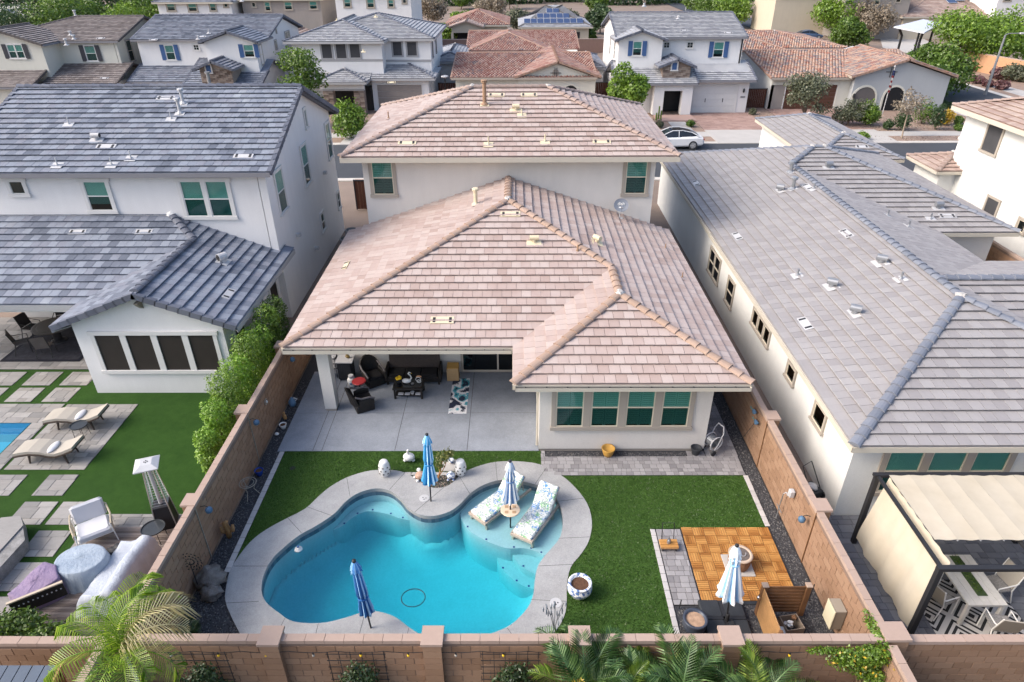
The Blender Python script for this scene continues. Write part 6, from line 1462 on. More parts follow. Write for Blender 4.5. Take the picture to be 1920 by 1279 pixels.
circ = [(-11.1+.62*math.cos(2*PI*k/28), 11.75+.50*math.sin(2*PI*k/28)) for k in range(28)]
drape(MB(), circ, lambda x, y: .66, .09, seed=3).build('cover', cover_blue, rt_, smooth=True)
so2 = thing('covered_sofa', 'long sofa draped with a pale blue cover sagging over its back', 'covered sofa', (-10.0, 11.5, .03), world=True)
rgs = random.Random(5); sec = [(-.66, .03), (-.58, .22), (-.54, .42), (-.42, .46), (-.15, .45), (.0, .52), (.12, .78), (.22, .86), (.38, .84), (.46, .74), (.50, .4), (.56, .03)]; NY = 34; vs = []; fs = []
for i in range(NY+1):
    v_ = i/NY; e_ = min(1, min(v_, 1-v_)/.10); arm = .17*max(0, 1-abs(min(v_, 1-v_)-.13)/.08)
    for j, (dx, z) in enumerate(sec):
        fold = .035*math.sin(i*1.35+j*.3)*(1 if z < .4 else .25); y_ = 10.35+2.3*v_+(.12*(1-e_) if v_ > .5 else -.12*(1-e_))*(0 if z < .1 else -1)
        vs.append((-10.02+dx*(.92+.08*e_)+fold+.12*(v_-.5), y_+rgs.uniform(-.01, .01), max(.028, (z+(arm if 2 < j < 6 else 0)-.03*math.sin(PI*v_*3)*(z > .5))*(e_ if z > .1 else 1)+rgs.uniform(-.008, .008))))
ns = len(sec)
for i in range(NY):
    for j in range(ns-1): fs.append((i*ns+j, (i+1)*ns+j, (i+1)*ns+j+1, i*ns+j+1))
mb = MB(); mb.add(vs, [f[::-1] for f in fs]); mb.build('cover', cover_pale, so2, smooth=True)
pc = thing('covered_chair', 'wide chair half covered by a lilac cloth near the bottom left', 'covered chair', (-11.9, 11.05, .03), world=True)
drape(MB(), [(-12.35, 10.75), (-11.95, 10.55), (-11.3, 11.15), (-11.55, 11.5), (-11.9, 11.6)], lambda x, y: .55+.18*(1/(1+math.exp(-(y-11.15)*9))), .07, seed=8, folds=7).build('cover', cover_lilac, pc, smooth=True)
t = MB(); t.xbox(Matrix.Translation((-11.5, 10.62, .55)) @ Matrix.Rotation(.6, 4, 'Z'), 1.1, .06, .42); t.build('woven_back', wicker_black, pc)
t = MB(); t.xbox(Matrix.Translation((-11.5, 10.6, .78)) @ Matrix.Rotation(.6, 4, 'Z'), 1.15, .07, .035); t.build('top_rail', mat('rail_tan', (.50, .42, .32), .6, .1), pc)
for k in range(11): t = MB(); M = Matrix.Translation((-11.5, 10.62, .55)) @ Matrix.Rotation(.6, 4, 'Z'); t.xbox(M, .03, .014, .03, c=(-.48+.096*k, -.045, .06)); t.build('stud', metal_light, pc)
bl = thing('black_cushion', 'crumpled black cover lying between round table and draped sofa', 'cover', (-10.6, 12.35, .03), world=True); t = MB(); t.blob((-10.55, 12.35, .2), (.35, .22, .2), 6, .3, 14, 8, 2.5); t.build('cloth', metal_dark, bl, smooth=True)
lc = thing('loveseat', 'white cushioned armchair with rope-woven arms on the stone pad', 'armchair', (-11.55, 13.05, .03), R_(35)); ropem = mat('rope_tan', (.42, .36, .27), .8, .2, 20, 90)
t = MB(); t.bbox(-.42, -.40, .30, .42, .36, .34, .01); t.build('seat_frame', white_paint, lc); t = MB(); t.bbox(-.40, -.42, .345, .40, .26, .50, .05); t.build('seat_cushion', cushion_white, lc)
M = Matrix.Translation((0, .26, .48)) @ Matrix.Rotation(R_(-18), 4, 'X'); mb = MB(); mb.bbox(-.40, -.02, 0, .40, .14, .50, .05); mb.v = [tuple(M @ Vector(v)) for v in mb.v]; mb.build('back_cushion', cushion_white, lc)
for s_ in (-1, 1):
    t = MB(); t.tube([(s_*.44, -.42, .62), (s_*.48, 0, .64), (s_*.44, .38, .72)], .022, 6); t.build('arm_rail', ropem, lc)
    t = MB()
    for k in range(7): t.tube([(s_*.45, -.36+.11*k, .32), (s_*.46, -.36+.11*k+(.05 if k % 2 else -.05), .63)], .014, 5)
    t.build('rope_weave', ropem, lc)
    for y_ in (-.40, .38): t = MB(); t.tube([(s_*.42, y_, .62), (s_*.46, y_*1.1, 0)], [.02, .015], 6); t.build('leg', white_paint, lc)
t = MB(); t.tube([(-.44, .38, .72), (-.3, .5, .8), (.3, .5, .8), (.44, .38, .72)], .022, 6); t.build('back_rail', ropem, lc)
fpb = thing('fire_pit', 'long grey stone fire pit box at the left edge', 'fire pit', (-13.9, 12.6, .03), world=True)
t = MB(); t.prism([(-14.25, 13.35), (-13.75, 13.4), (-13.15, 12.6), (-13.25, 11.0), (-14.3, 11.0)], .03, .40); t.build('stone_body', mat('grey_marble', (.22, .215, .21), .6, .3, 5, 30), fpb); t = MB(); t.prism([(-14.3, 13.38), (-13.8, 13.45), (-13.5, 13.1), (-13.6, 11.0), (-14.3, 11.0)], .401, .44); t.build('top_slab', travertine, fpb)
# covered dining set on the left patio
t = MB(); t.bbox(-20.4, 22.15, .021, -17.2, 25.2, .03, .004); rgd = single('rug', 'dark bordered rug under the round dining table at the left edge', 'rug', t, mat('rug_navy', (.012, .013, .022), .95, .2, 3, 60), loc=(-18.8, 23.7, .02)); t = MB(); t.bbox(-20.25, 22.3, .031, -17.35, 25.05, .034, .001); t.build('rug_field', mat('rug_grey', (.035, .035, .045), .95, .3, 6, 80), rgd)
dt = thing('dining_table', 'round bronze table with dark centre under the left patio roof', 'dining table', (-18.95, 23.75, .03)); bronze = mat('bronze', (.085, .075, .065), .45, .12, 3, 60)
t = MB(); t.lathe([(.0, .70), (.72, .70), (.78, .71), (.79, .735), (.74, .75), (.6, .745), (.58, .755), (.22, .755), (0, .755)], 36); t.build('table_top', bronze, dt); t = MB(); t.lathe([(.20, .757), (.18, .765), (0, .765)], 20); t.build('burner_cover', metal_dark, dt); t = MB(); t.lathe([(.32, 0), (.3, .05), (.16, .12), (.16, .6), (.3, .7)], 16); t.build('pedestal', metal_dark, dt)
sling = mat('sling_brown', (.035, .03, .03), .8, .15); slingl = mat('sling_taupe', (.11, .095, .09), .8, .12)
def dining_chair(label, x, y, deg, m=sling, fm=metal_dark, group=None, z=.03, seatm=None):
    root = thing('dining_chair', label, 'chair', (x, y, z), R_(deg), group); t = MB(); t.bbox(-.25, -.25, .42, .25, .22, .46, .01); t.build('seat', seatm or m, root)
    t = MB(); t.add([(-.25, .2, .48), (.25, .2, .48), (.25, .34, .98), (-.25, .34, .98), (-.25, .235, .48), (.25, .235, .48), (.25, .375, .98), (-.25, .375, .98)], [(0, 1, 2, 3), (5, 4, 7, 6), (3, 2, 6, 7), (1, 5, 6, 2), (4, 0, 3, 7), (0, 4, 5, 1)]); t.build('backrest', m, root)
    for s_ in (-1, 1):
        t = MB(); t.tube([(s_*.27, -.24, .0), (s_*.27, -.24, .62), (s_*.27, .2, .66), (s_*.27, .28, .7)], .016, 6); t.build('front_leg', fm, root)
        t = MB(); t.tube([(s_*.27, .34, 0), (s_*.26, .2, .44), (s_*.26, .36, 1.0)], .016, 6); t.build('rear_leg', fm, root)
    return root
gq = 'chairs round the bronze dining table'
dining_chair('dark sling chair left of the bronze table, farther one', -20.25, 24.2, 80, group=gq); dining_chair('dark sling chair left of the bronze table, nearer one', -19.85, 22.95, 125, slingl, group=gq)
dining_chair('taupe-backed sling chair on the near side of the bronze table', -18.75, 22.65, 195, slingl, group=gq); dining_chair('dark sling chair behind the bronze table', -19.4, 25.0, 20, group=gq); dining_chair('dark sling chair right of the bronze table against the wing wall', -17.65, 24.5, -60, group=gq)
fl_ = thing('vase', 'yellow flowers in a glass on the bronze table', 'flowers', (-18.6, 24.05, .78)); t = MB(); t.lathe([(.06, 0), (.07, .14), (0, .14)], 12); t.build('glass', ceramic_white, fl_); t = MB(); t.blob((0, 0, .2), (.12, .12, .08), 2, .3); t.build('flowers', MATS['petal_yellow'], fl_)

# ================================================================== RIGHT YARD
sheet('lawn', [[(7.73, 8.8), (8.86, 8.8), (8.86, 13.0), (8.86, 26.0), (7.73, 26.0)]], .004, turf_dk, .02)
pavers('', 'patio_paving', [(8.88, 8.8, 16.5, 13.86)], paver_dk, (.2, .3, .2), (.3, .2, .4), 300, 61, z=.02)
pg_ = thing('pergola', 'black metal pergola with cream fabric roof and side curtain', 'pergola', (9.2, 9.9, 0), world=True)
for x_, y_ in ((9.22, 12.86), (9.18, 9.90), (13.6, 9.90), (13.6, 12.86)): t = MB(); t.bbox(x_-.06, y_-.06, .02, x_+.06, y_+.06, 2.38, .006); t.build('post', metal_dark, pg_)
for a in ((9.12, 9.84, 15, 9.96), (9.12, 12.80, 15, 12.92)): t = MB(); t.box(a[0], a[1], 2.385, a[2], a[3], 2.47); t.build('beam', metal_dark, pg_)
for x_ in (9.22, 11.4, 13.6): t = MB(); t.box(x_-.04, 9.965, 2.39, x_+.04, 12.795, 2.45); t.build('cross_beam', metal_dark, pg_)
fab = bpy.data.materials.new('canopy_fabric'); nt = nodes(fab); nt.nodes.remove(nt.nodes['Principled BSDF']); o_ = nt.nodes['Material Output']
a_ = nt.nodes.new('ShaderNodeBsdfDiffuse'); b_ = nt.nodes.new('ShaderNodeBsdfTranslucent'); cc = ramp(nt, ntex(nt, 1.5, 3), [(.66, .58, .45, .3), (.74, .66, .53, .7)])
nt.links.new(cc, a_.inputs[0]); nt.links.new(cc, b_.inputs[0]); mx = nt.nodes.new('ShaderNodeMixShader'); mx.inputs[0].default_value = .35; nt.links.new(a_.outputs[0], mx.inputs[1]); nt.links.new(b_.outputs[0], mx.inputs[2]); nt.links.new(mx.outputs[0], o_.inputs[0])
x0 = 9.42
for k in range(11):
    x1 = x0+.52; t = MB(); N = 8; vs = []; fs = []
    for j in range(2):
        for i in range(N+1):
            u = i/N; x_ = x0+(x1-x0)*u; z = 2.53-.010*math.sin(PI*u)
            for y_ in (10.62, 11.2, 12.0, 12.74): vs.append((x_, y_+(.01*math.sin(i)), z+.006*math.sin(y_*5+k)+.003*j-.003))
        if j == 0:
            for i in range(N):
                for q in range(3): fs.append((i*4+q, i*4+4+q, i*4+5+q, i*4+1+q))
    t.add(vs[:36], fs); t.build('canopy_panel', fab, pg_, smooth=True)
    t = MB(); t.cyl((x1, 10.6, 2.50), (x1, 12.75, 2.50), .018, n=6); t.build('canopy_rod', metal_grey, pg_); x0 = x1
t = MB(); vs = []; fs = []; NY, NZ = 30, 8
for i in range(NY+1):
    y_ = 9.98+2.72*i/NY
    for j in range(NZ+1):
        u = j/NZ; z = 2.5-2.15*u; x_ = 9.42-.30*min(1, u*1.2)+.035*math.sin(y_*7+u*2)*u+.015*math.sin(y_*17); vs.append((x_, y_, z))
for i in range(NY):
    for j in range(NZ): fs.append((i*(NZ+1)+j, i*(NZ+1)+j+1, (i+1)*(NZ+1)+j+1, (i+1)*(NZ+1)+j))
t.add(vs, fs); t.build('side_curtain', fab, pg_, smooth=True)
rz = bpy.data.materials.new('rug_maze'); nt = nodes(rz); bs = nt.nodes['Principled BSDF']; bs.inputs['Roughness'].default_value = .95
g = nt.nodes.new('ShaderNodeNewGeometry'); sx_ = nt.nodes.new('ShaderNodeSeparateXYZ'); nt.links.new(g.outputs['Position'], sx_.inputs[0])
ux = mth(nt, 'ABSOLUTE', mth(nt, 'SUBTRACT', mth(nt, 'FRACT', mth(nt, 'MULTIPLY', mth(nt, 'ADD', sx_.outputs[0], sx_.outputs[1]), .95)), .5))
uy = mth(nt, 'ABSOLUTE', mth(nt, 'SUBTRACT', mth(nt, 'FRACT', mth(nt, 'MULTIPLY', mth(nt, 'SUBTRACT', sx_.outputs[0], sx_.outputs[1]), .95)), .5))
ms = mth(nt, 'FRACT', mth(nt, 'MULTIPLY', mth(nt, 'MAXIMUM', ux, uy), 6.0)); nt.links.new(ramp(nt, ms, [(.02, .02, .022), (.52, .50, .48)], 'CONSTANT'), bs.inputs['Base Color'])
t = MB(); t.bbox(9.93, 8.95, .021, 12.2, 11.6, .03, .003); single('rug', 'black and white maze-patterned rug under the white table', 'rug', t, rz, loc=(11, 10.3, .02))
tb = thing('dining_table', 'white wooden dining table with a green runner under the pergola', 'dining table', (11.03, 11.0, .03)); whitewood = mat('white_wood', (.58, .56, .52), .6, .08, 6, 60)
for k in range(5): t = MB(); t.bbox(-.46+.185*k, -.75, .70, -.28+.185*k, .75, .745, .004); t.build('plank', whitewood, tb)
for a in (-1, 1):
    for b in (-1, 1): t = MB(); t.bbox(a*.40-.04, b*.69-.04, 0, a*.40+.04, b*.69+.04, .695, .005); t.build('leg', whitewood, tb)
t = MB(); t.box(-.42, -.71, .62, .42, -.69, .695); t.box(-.42, .69, .62, .42, .71, .695); t.build('apron', whitewood, tb)
rn = thing('table_runner', 'green moss runner lying along the white table', 'runner', (11.05, 11.0, .776), world=True); t = MB(); t.bbox(10.93, 10.5, .778, 11.17, 11.7, .79, .003); t.build('backing', leaf_dark, rn)
leaf_cloud('moss', leaf_green, rn, [(11.05, 10.75, .79, .12, .25, .03), (11.05, 11.1, .79, .12, .3, .03), (11.05, 11.5, .79, .12, .25, .03)], 700, .018, 9, .1)
gq = 'white dining chairs under the pergola'
plaid = tile_mat('plaid_seat', [(.05, .05, .05), (.55, .52, .47)], .9, .1)
dining_chair('white-framed dining chair at the near right of the white table', 11.25, 9.98, 170, cushion_beige, white_paint, gq, seatm=mat('seat_mesh', (.25, .24, .23), .8, .5, 40, 160)); dining_chair('white-framed dining chair at the left side of the white table', 10.28, 10.75, 110, cushion_beige, white_paint, gq, seatm=MATS['seat_mesh']); dining_chair('white-framed dining chair at the right side of the white table', 11.85, 11.1, -80, cushion_beige, white_paint, gq, seatm=MATS['seat_mesh'])
dining_chair('white-framed dining chair at the far left of the white table', 10.3, 11.5, 100, cushion_beige, white_paint, gq, seatm=MATS['seat_mesh'])
mw = thing('push_mower', 'black and white folded garden machine standing by the neighbour wall', 'mower', (8.75, 14.7, .0), .4); t = MB(); t.bbox(-.22, -.25, .1, .22, .25, .3, .03); t.build('body', plastic_black, mw); t = MB(); t.blob((0, 0, .34), (.14, .16, .09), 2, .1); t.build('motor_cover', metal_light, mw, smooth=True)
for a in (-1, 1):
    for b in (-1, 1): t = MB(); t.cyl((a*.24-.03, b*.22, .1), (a*.24+.03, b*.22, .1), .1, n=12); t.build('wheel', metal_dark, mw)
t = MB(); t.tube([(-.2, -.1, .3), (-.25, .3, .95), (.1, .34, 1.0), (.2, -.1, .3)], .016, 6); t.build('handle', plastic_black, mw)

# ================================================================== FRONT OF THE REAR WALL
for n_, (x_, lb) in enumerate(((-6.58, 'black wire trellis on the front wall below the left string lights'), (-3.3, 'black wire trellis on the front wall below the leaning umbrella'), (-.1, 'black wire trellis on the front wall left of the big palms'))):
    tr = thing('trellis', lb, 'trellis', (x_, 8.52, .4), group='wire trellises on the front wall'); t = MB()
    for k in range(6): t.tube([(-.58+.232*k, 0, -.3), (-.58+.232*k, 0, 1.15)], .009, 4)
    for k in range(7): t.tube([(-.62, -.01, -.2+.215*k), (.62, -.01, -.2+.215*k)], .009, 4)
    t.build('wire_grid', metal_dark, tr)
    vn = thing('climbing_vine', ['dark glossy creeper on the leftmost trellis', 'dark creeper on the middle trellis', 'dark creeper with pale new leaves on the right trellis'][n_], 'vine', (x_, 8.45, 0), world=True, group='creepers on the trellises')
    t = MB()
    for q in range(3): t.tube([(x_-.2+.2*q, 8.42, 0), (x_-.25+.25*q, 8.42, .7), (x_-.3+.3*q, 8.44, 1.2)], .008, 4)
    t.build('stem', bark, vn); leaf_cloud('foliage', leaf_dark, vn, [(x_, 8.38, .55, .55, .14, .5), (x_+.1, 8.38, 1.05, .35, .1, .35), (x_-.2, 8.38, .2, .5, .16, .3)], 2200, .035, 40+n_, .3)
sl_ = thing('string_light', 'string of yellow bulbs on a black cable along the front wall', 'string lights', (0, 8.5, 1.62), world=True); t = MB(); pts = []
ends = [(-7.6+.98*k) for k in range(15)]
for i in range(14):
    for j in range(5): u = j/5; pts.append((ends[i]+.98*u, 8.5, 1.60-.05*math.sin(PI*u)))
t.tube(pts, .007, 4); t.build('cable', metal_dark, sl_)
bulb_y = mat('bulb_yellow', (.80, .50, .03), .3, .05)
for i in range(14):
    t = MB(); t.cyl((ends[i]+.49, 8.5, 1.55), (ends[i]+.49, 8.5, 1.50), .018, n=6); s0 = t.build('socket', metal_dark, sl_); t = MB(); t.blob((ends[i]+.49, 8.5, 1.465), (.03, .03, .04), 1, 0, 8, 6); t.build('bulb', bulb_y if i % 3 else cushion_beige, s0)
sd = thing('shed_roof', 'blue-grey corrugated shed roof with wooden edge at the bottom left corner', 'shed', (-9.6, 7.5, 0), world=True); shm = mat('sheet_metal_blue', (.075, .10, .14), .5, .1)
for k in range(7):
    t = MB(); x1 = -8.98-.24*k; t.add([(x1, 7.95, 1.93), (x1-.22, 7.95, 1.93), (x1-.22, 5.4, 1.55), (x1, 5.4, 1.55), (x1, 7.95, 1.96), (x1-.22, 7.95, 1.96), (x1-.22, 5.4, 1.58), (x1, 5.4, 1.58)], [(0, 1, 2, 3), (7, 6, 5, 4), (0, 4, 5, 1), (0, 3, 7, 4), (1, 5, 6, 2)]); t.build('roof_sheet', shm, sd)
t = MB(); t.add([(-8.94, 8.0, 1.94), (-8.90, 8.0, 1.94), (-8.90, 5.4, 1.56), (-8.94, 5.4, 1.56), (-8.94, 8.0, 1.8), (-8.90, 8.0, 1.8), (-8.90, 5.4, 1.42), (-8.94, 5.4, 1.42)], [(0, 1, 2, 3), (1, 5, 6, 2), (4, 0, 3, 7), (0, 4, 5, 1)]); t.build('edge_board', wood_tan, sd)
for x_ in (-8.95, -10.6): t = MB(); t.box(x_-.05, 7.8, 0, x_+.05, 7.9, 1.85); t.build('post', wood_brown, sd)
# ================================================================== BEYOND THE HOUSE
# survey helpers: read a sighting taken from the drone's position as a point on a known wall plane or on the ground
FPX = 1246.43
def _ray(u, v): return fw+rr*((u-960)/FPX)+dd*((v-639.5)/FPX)
def gz(u, v, z=0.):
    r = _ray(u, v); k = (z-14)/r.z; return (r.x*k, r.y*k)
def wy(u, v, y):
    r = _ray(u, v); k = y/r.y; return (r.x*k, 14+r.z*k)
# --- streets and pavements
ax = sheet('street', [[(-120, 46.5), (120, 46.5), (120, 55.9), (-120, 55.9)]], -.02, asphalt)
for y0, y1, z, nm, m_ in ((55.9, 56.5, .02, 'kerb', kerb_m), (56.5, 58.3, -.005, 'verge', dirt_m), (58.3, 60.0, .01, 'pavement', concrete_walk), (60.0, 84, -.01, 'front_yard', dirt_m), (45.9, 46.5, .02, 'kerb', kerb_m)):
    t = MB(); t.box(-120, y0+.001, z-.15, 120 if nm != 'front_yard' else 45, y1-.001, z); o = t.build(nm, m_); o['kind'] = 'structure'
def gpoly(nm, px, m_, z, zz=0): 
    L_ = [gz(u, v, zz) for u, v in px]; return sheet(nm, [L_], z, m_)
sheet('side_street', [[gz(*q) for q in ((1700, 172), (1723, 150), (1781, 152), (1905, 188), (2050, 240), (2060, 262), (1960, 262), (1786, 197))]], .012, asphalt)
gpoly('kerb', [(1779, 150), (1784, 149), (1912, 186), (1905, 189)], kerb_m, .03)
gpoly('verge', [(1784, 149), (1790, 143), (1925, 183), (1912, 187)], dirt_m, .02)
gpoly('pavement', [(1789, 143), (1797, 138), (1935, 175), (1925, 184)], concrete_walk, .03)
gpoly('planting_bed', [(1797, 138), (1800, 120), (2000, 150), (1935, 176)], dirt_m, .022)
gpoly('pavement', [(1742, 197), (1820, 222), (1822, 214), (1750, 192)], concrete_walk, .03)
gpoly('street', [(1215, -6), (1262, -2), (1335, 14), (1395, 33), (1480, 34), (1540, 36), (1545, 42), (1445, 40), (1490, 66), (1440, 66), (1395, 48), (1290, 24)], asphalt, .012)
gpoly('kerb', [(1480, 34), (1545, 35), (1545, 28), (1395, 27)], kerb_m, .02)
gpoly('kerb', [(1445, 41), (1490, 66), (1500, 64), (1456, 41)], kerb_m, .022)
gpoly('planting_bed', [(1456, 41), (1500, 64), (1560, 64), (1540, 44)], dirt_m, .018)
gpoly('park_ground', [(1600, 62), (1700, 56), (1800, 60), (1780, 110), (1600, 100)], ground_m, .016)
gpoly('park_paving', [(1650, 72), (1720, 68), (1745, 80), (1700, 100), (1655, 90)], concrete_walk, .04)
gpoly('park_lawn', [(1600, 58), (1700, 52), (1790, 66), (1740, 74)], turf, .03)
gpoly('park_lawn', [(1685, 100), (1745, 86), (1760, 100), (1700, 112)], turf, .03)
gpoly('car_park', [(-20, 8), (60, 2), (60, 30), (-20, 40)], kerb_m, .02)
pavers('', 'driveway', [(16.9, 60.6, 22.9, 67.9)], drive_paver, (.3,), (.5,), 0, 71, z=.02, pname='driveway_paver')
pavers('', 'driveway', [(25.2, 60.6, 32.0, 69.5)], drive_paver, (.3,), (.5,), 0, 72, z=.02, pname='driveway_paver')
for a, b in ((16.9, 22.9), (25.2, 32.0), (-14.6, -9.4), (-34, -28)):
    t = MB(); t.box(a, 55.905, -.1, b, 60.58, .03); o = t.build('driveway_apron', concrete_walk); o['kind'] = 'structure'
pavers('', 'garden_path', [(14.3, 60.6, 15.9, 63.9)], concrete_walk, (.6,), (1.5,), 0, 73, z=.03, pname='path_slab')
t = MB(); t.box(13.4, 63.9, -.05, 17.0, 66.4, .14); o = t.build('porch_step', drive_paver); o['kind'] = 'structure'
stones('verge_gravel', gravel_brown, [(9, 60, 13.4, 66), (23, 60, 25, 68), (32, 60, 46, 66), (23, 56.6, 46, 58.2)], 2500, .06, 77, 0)

def hwin(house, Y, px, style='plain', n=1, **k):
    """window seen at px=(u0,v0,u1,v1) on the wall plane y=Y"""
    x0, z1 = wy(px[0], px[1], Y); x1, _ = wy(px[2], px[1], Y); _, z0 = wy(px[2], px[3], Y)
    k.setdefault('tm', trim_white); k.setdefault('sm', sash_white); k.setdefault('trim', .12)
    return window(house, 'S', Y, x0, x1, z0, z1, style, n, **k)
def corbels(house, x0, x1, y, z, m=trim_white):
    k = x0
    while k < x1: t = MB(); t.box(k, y-.34, z-.1, k+.1, y, z); t.build('corbel', m, house); k += .95
def blue_shutter_house(name, label, x0, x1, Yf, Yb, lg, rg_, mats, flip=False, low=(), he=6.55, s=.27, depth=12):
    tm, cm, wm_, fm2 = mats; h = thing(name, label, 'house', ((x0+x1)/2, Yf, 0), world=True); return h
# A4: white house with blue shutters, right of centre
A = thing('house', 'white two-storey house with blue shutters and white garage, beyond the white car', 'house', (16, 72, 0), world=True)
up4 = body(9.85, 22.5, 70.0, 82.8, 6.58, .26, 'x', 'gable', 'gable'); fg4 = body(9.55, 14.55, 68.6, 72.5, 6.5, .33, 'y', 'gable', 'open')
roof(A, [up4, fg4], tile_ltgrey, cap_slate, 0, fas=fascia_grey, fh=.16, ov=.4)
roof(A, [body(9.5, 17.3, 66.2, 74.2, 3.0, .36, 'x', 'gable', 'gable'), body(17.31, 23.1, 67.2, 75, 3.1, .33, 'x', 'gable', 'gable')], tile_ltgrey, cap_slate, 0, fas=fascia_grey, fh=.16, ov=.4, excl=((9.6, 69.0, 23, 90),))
roof(A, [body(13.55, 17.15, 66.9, 70.4, 4.35, .38, 'y', 'gable', 'open')], tile_slate, cap_slate, 0, fas=fascia_grey, fh=.12, ov=.25)
wall_part(A, [(10.2, 70.4, 22.2, 82.3, -.05, 6.5)], stucco_white, [('x', 10.15, .2, 70.4, 82.3, 0, 6.5, 8.05), ('x', 22.25, -.2, 70.4, 82.3, 0, 6.5, 8.05), ('y', 69.0, 1.5, 9.95, 14.15, 0, 6.45, 7.15)], name='upper_wall')
wall_part(A, [(9.9, 68, 13.6, 69.2, -.05, 3.2), (13.3, 66.5, 14.25, 67.4, .1, 2.85), (16.0, 66.5, 16.95, 67.4, .1, 2.85), (14.26, 66.5, 15.99, 67.4, 2.3, 2.85), (17.0, 67.9, 22.7, 71, -.05, 3.05)], stucco_white, name='lower_wall')
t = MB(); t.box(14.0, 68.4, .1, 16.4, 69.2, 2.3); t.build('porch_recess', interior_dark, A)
t = MB(); t.box(14.05, 67.2, 3.35, 16.65, 69.8, 4.35); m_ = 15.35
t.add([(14.05, 67.2, 4.351), (16.65, 67.2, 4.351), (15.35, 67.2, 4.86), (14.05, 69.8, 4.351), (16.65, 69.8, 4.351), (15.35, 69.8, 4.86)], [(0, 1, 2), (5, 4, 3), (1, 4, 5, 2), (3, 0, 2, 5)]); t.build('stone_wall', stone_veneer, A)
t = MB()
for r_ in range(7):
    for c in range(6):
        a = 14.06+c*.432+(.2 if r_ % 2 else 0); b = min(a+.41, 16.64); t.box(a, 67.15-.02*((r_*c) % 3), 3.37+.14*r_, b, 67.2, 3.49+.14*r_, ((r_*7+c*3) % 10)/10+.01)
t.build('veneer_stone', stone_veneer, A, kind='stuff')
hwin(A, 67.13, (1261, 117, 1270, 131), 'screen', gm=shutter_blue, sill=True); 
def gdoor(house, x0, x1, y, z1, m, rows=4, win=False):
    t = MB(); t.box(x0-.1, y-.05, 0, x0, y, z1+.1); t.box(x1, y-.05, 0, x1+.1, y, z1+.1); t.box(x0, y-.05, z1, x1, y, z1+.12); t.build('door_surround', trim_white, house)
    g = None
    for k in range(rows):
        t = MB(); t.box(x0, y-.03-.0, z1*k/rows+.01, x1, y-.004, z1*(k+1)/rows-.01)
        for j in range(4): a = x0+(x1-x0)*j/4; t.box(a+.12, y-.04, z1*k/rows+.1, a+(x1-x0)/4-.12, y-.031, z1*(k+1)/rows-.1)
        t.build('garage_door_panel', m, house)
gdoor(A, 17.2, 21.6, 67.9, 2.45, mat('garage_white', (.62, .62, .61), .6, .03))
for x_ in (18.6, 20.3): t = MB(); t.box(x_-.03, 67.83, 1.0, x_+.03, 67.86, 1.35); t.build('door_handle', metal_dark, A)
t = MB(); t.lathe([(.06, 0), (.1, .1), (.09, .3), (.03, .38), (0, .38)], 8, (22.2, 67.75, 1.9)); t.build('lantern', metal_dark, A)
t = MB(); t.box(22.0, 67.86, 1.4, 22.45, 67.895, 1.55); t.build('house_number', metal_grey, A)
blue = dict(shut=(shutter_blue, 1.0)); hwin(A, 69.0, (1188, 78, 1204, 104), 'half', grid=False, **blue); hwin(A, 70.4, (1340, 79, 1358, 107), 'half', **blue)
hwin(A, 70.4, (1245, 79, 1256, 90), 'plain', grid=True); hwin(A, 70.4, (1289, 79, 1300, 90), 'plain', grid=True)
corbels(A, 14.6, 22.3, 70.4, 6.5); corbels(A, 17.4, 22.8, 67.9, 3.02); corbels(A, 10, 17, 66.75, 2.86)
for y0 in (72.5, 76): window(A, 'W', 10.15, y0, y0+.7, 4.3, 5.9, 'plain', tm=trim_white, trim=.08, sm=sash_white)
for u, v in ((1205, 42), (1270, 48)):
    x_, y_ = gz(u, v, 7.2); z_ = 6.58+.26*(y_-70); pipe_vent(A, x_, y_, z_, (0, .26), metal_light, .3, .1, pm=metal_light)
for u, v in ((1282, 60), (1366, 61)):
    x_, y_ = gz(u, v, 6.9); flat_vent(A, x_, y_, 6.58+.26*(y_-70), (0, .26), metal_light)
t = MB(); t.box(8.4, 70, 0, 9.8, 80, 2.6); 
roof(A, [body(7.0, 9.84, 76, 86, 3.0, .33, 'y')], tile_slate, cap_slate, 0, fas=fascia_grey, ov=.3)
wall_part(A, [(7.4, 76.4, 9.6, 85.6, -.05, 2.85)], stucco_white, name='side_wall')

# A1: white house with blue shutters, left
B = thing('house', 'white two-storey house with blue shutters and stone dormer, behind the left roof', 'house', (-30, 72, 0), world=True)
roof(B, [body(-37.6, -24.2, 70.9, 83.5, 6.48, .26, 'x', 'gable', 'gable'), body(-29.7, -24.1, 67.9, 72.5, 6.55, .33, 'y', 'gable', 'open')], tile_blue, cap_slate, 0, fas=fascia_grey, fh=.16, ov=.4)
roof(B, [body(-37.6, -31.2, 68.3, 76, 3.0, .34, 'x', 'gable', 'gable'), body(-31.19, -23.8, 65.8, 75.8, 3.05, .33, 'x', 'gable', 'gable')], tile_blue, cap_slate, 0, fas=fascia_grey, fh=.16, ov=.4, excl=((-38, 71.4, -28.5, 90), (-28.5, 68.4, -22, 90)))
roof(B, [body(-29.9+.2, -25.9, 65.6-.3, 69.6, 4.5, .38, 'y', 'gable', 'open')], tile_slate, cap_slate, 0, fas=fascia_grey, fh=.12, ov=.25)
wall_part(B, [(-37.2, 71.3, -24.8, 83.0, -.05, 6.4)], stucco_white, [('x', -24.55, -.25, 71.31, 83.0, 0, 6.4, 7.9), ('y', 68.3, 3, -29.3, -24.52, 0, 6.5, 7.25)], name='upper_wall')
wall_part(B, [(-37.2, 68.8, -31.3, 71.2, -.05, 2.95), (-31.0, 66.25, -24.3, 68.2, -.05, 3.0)], stucco_white, name='lower_wall')
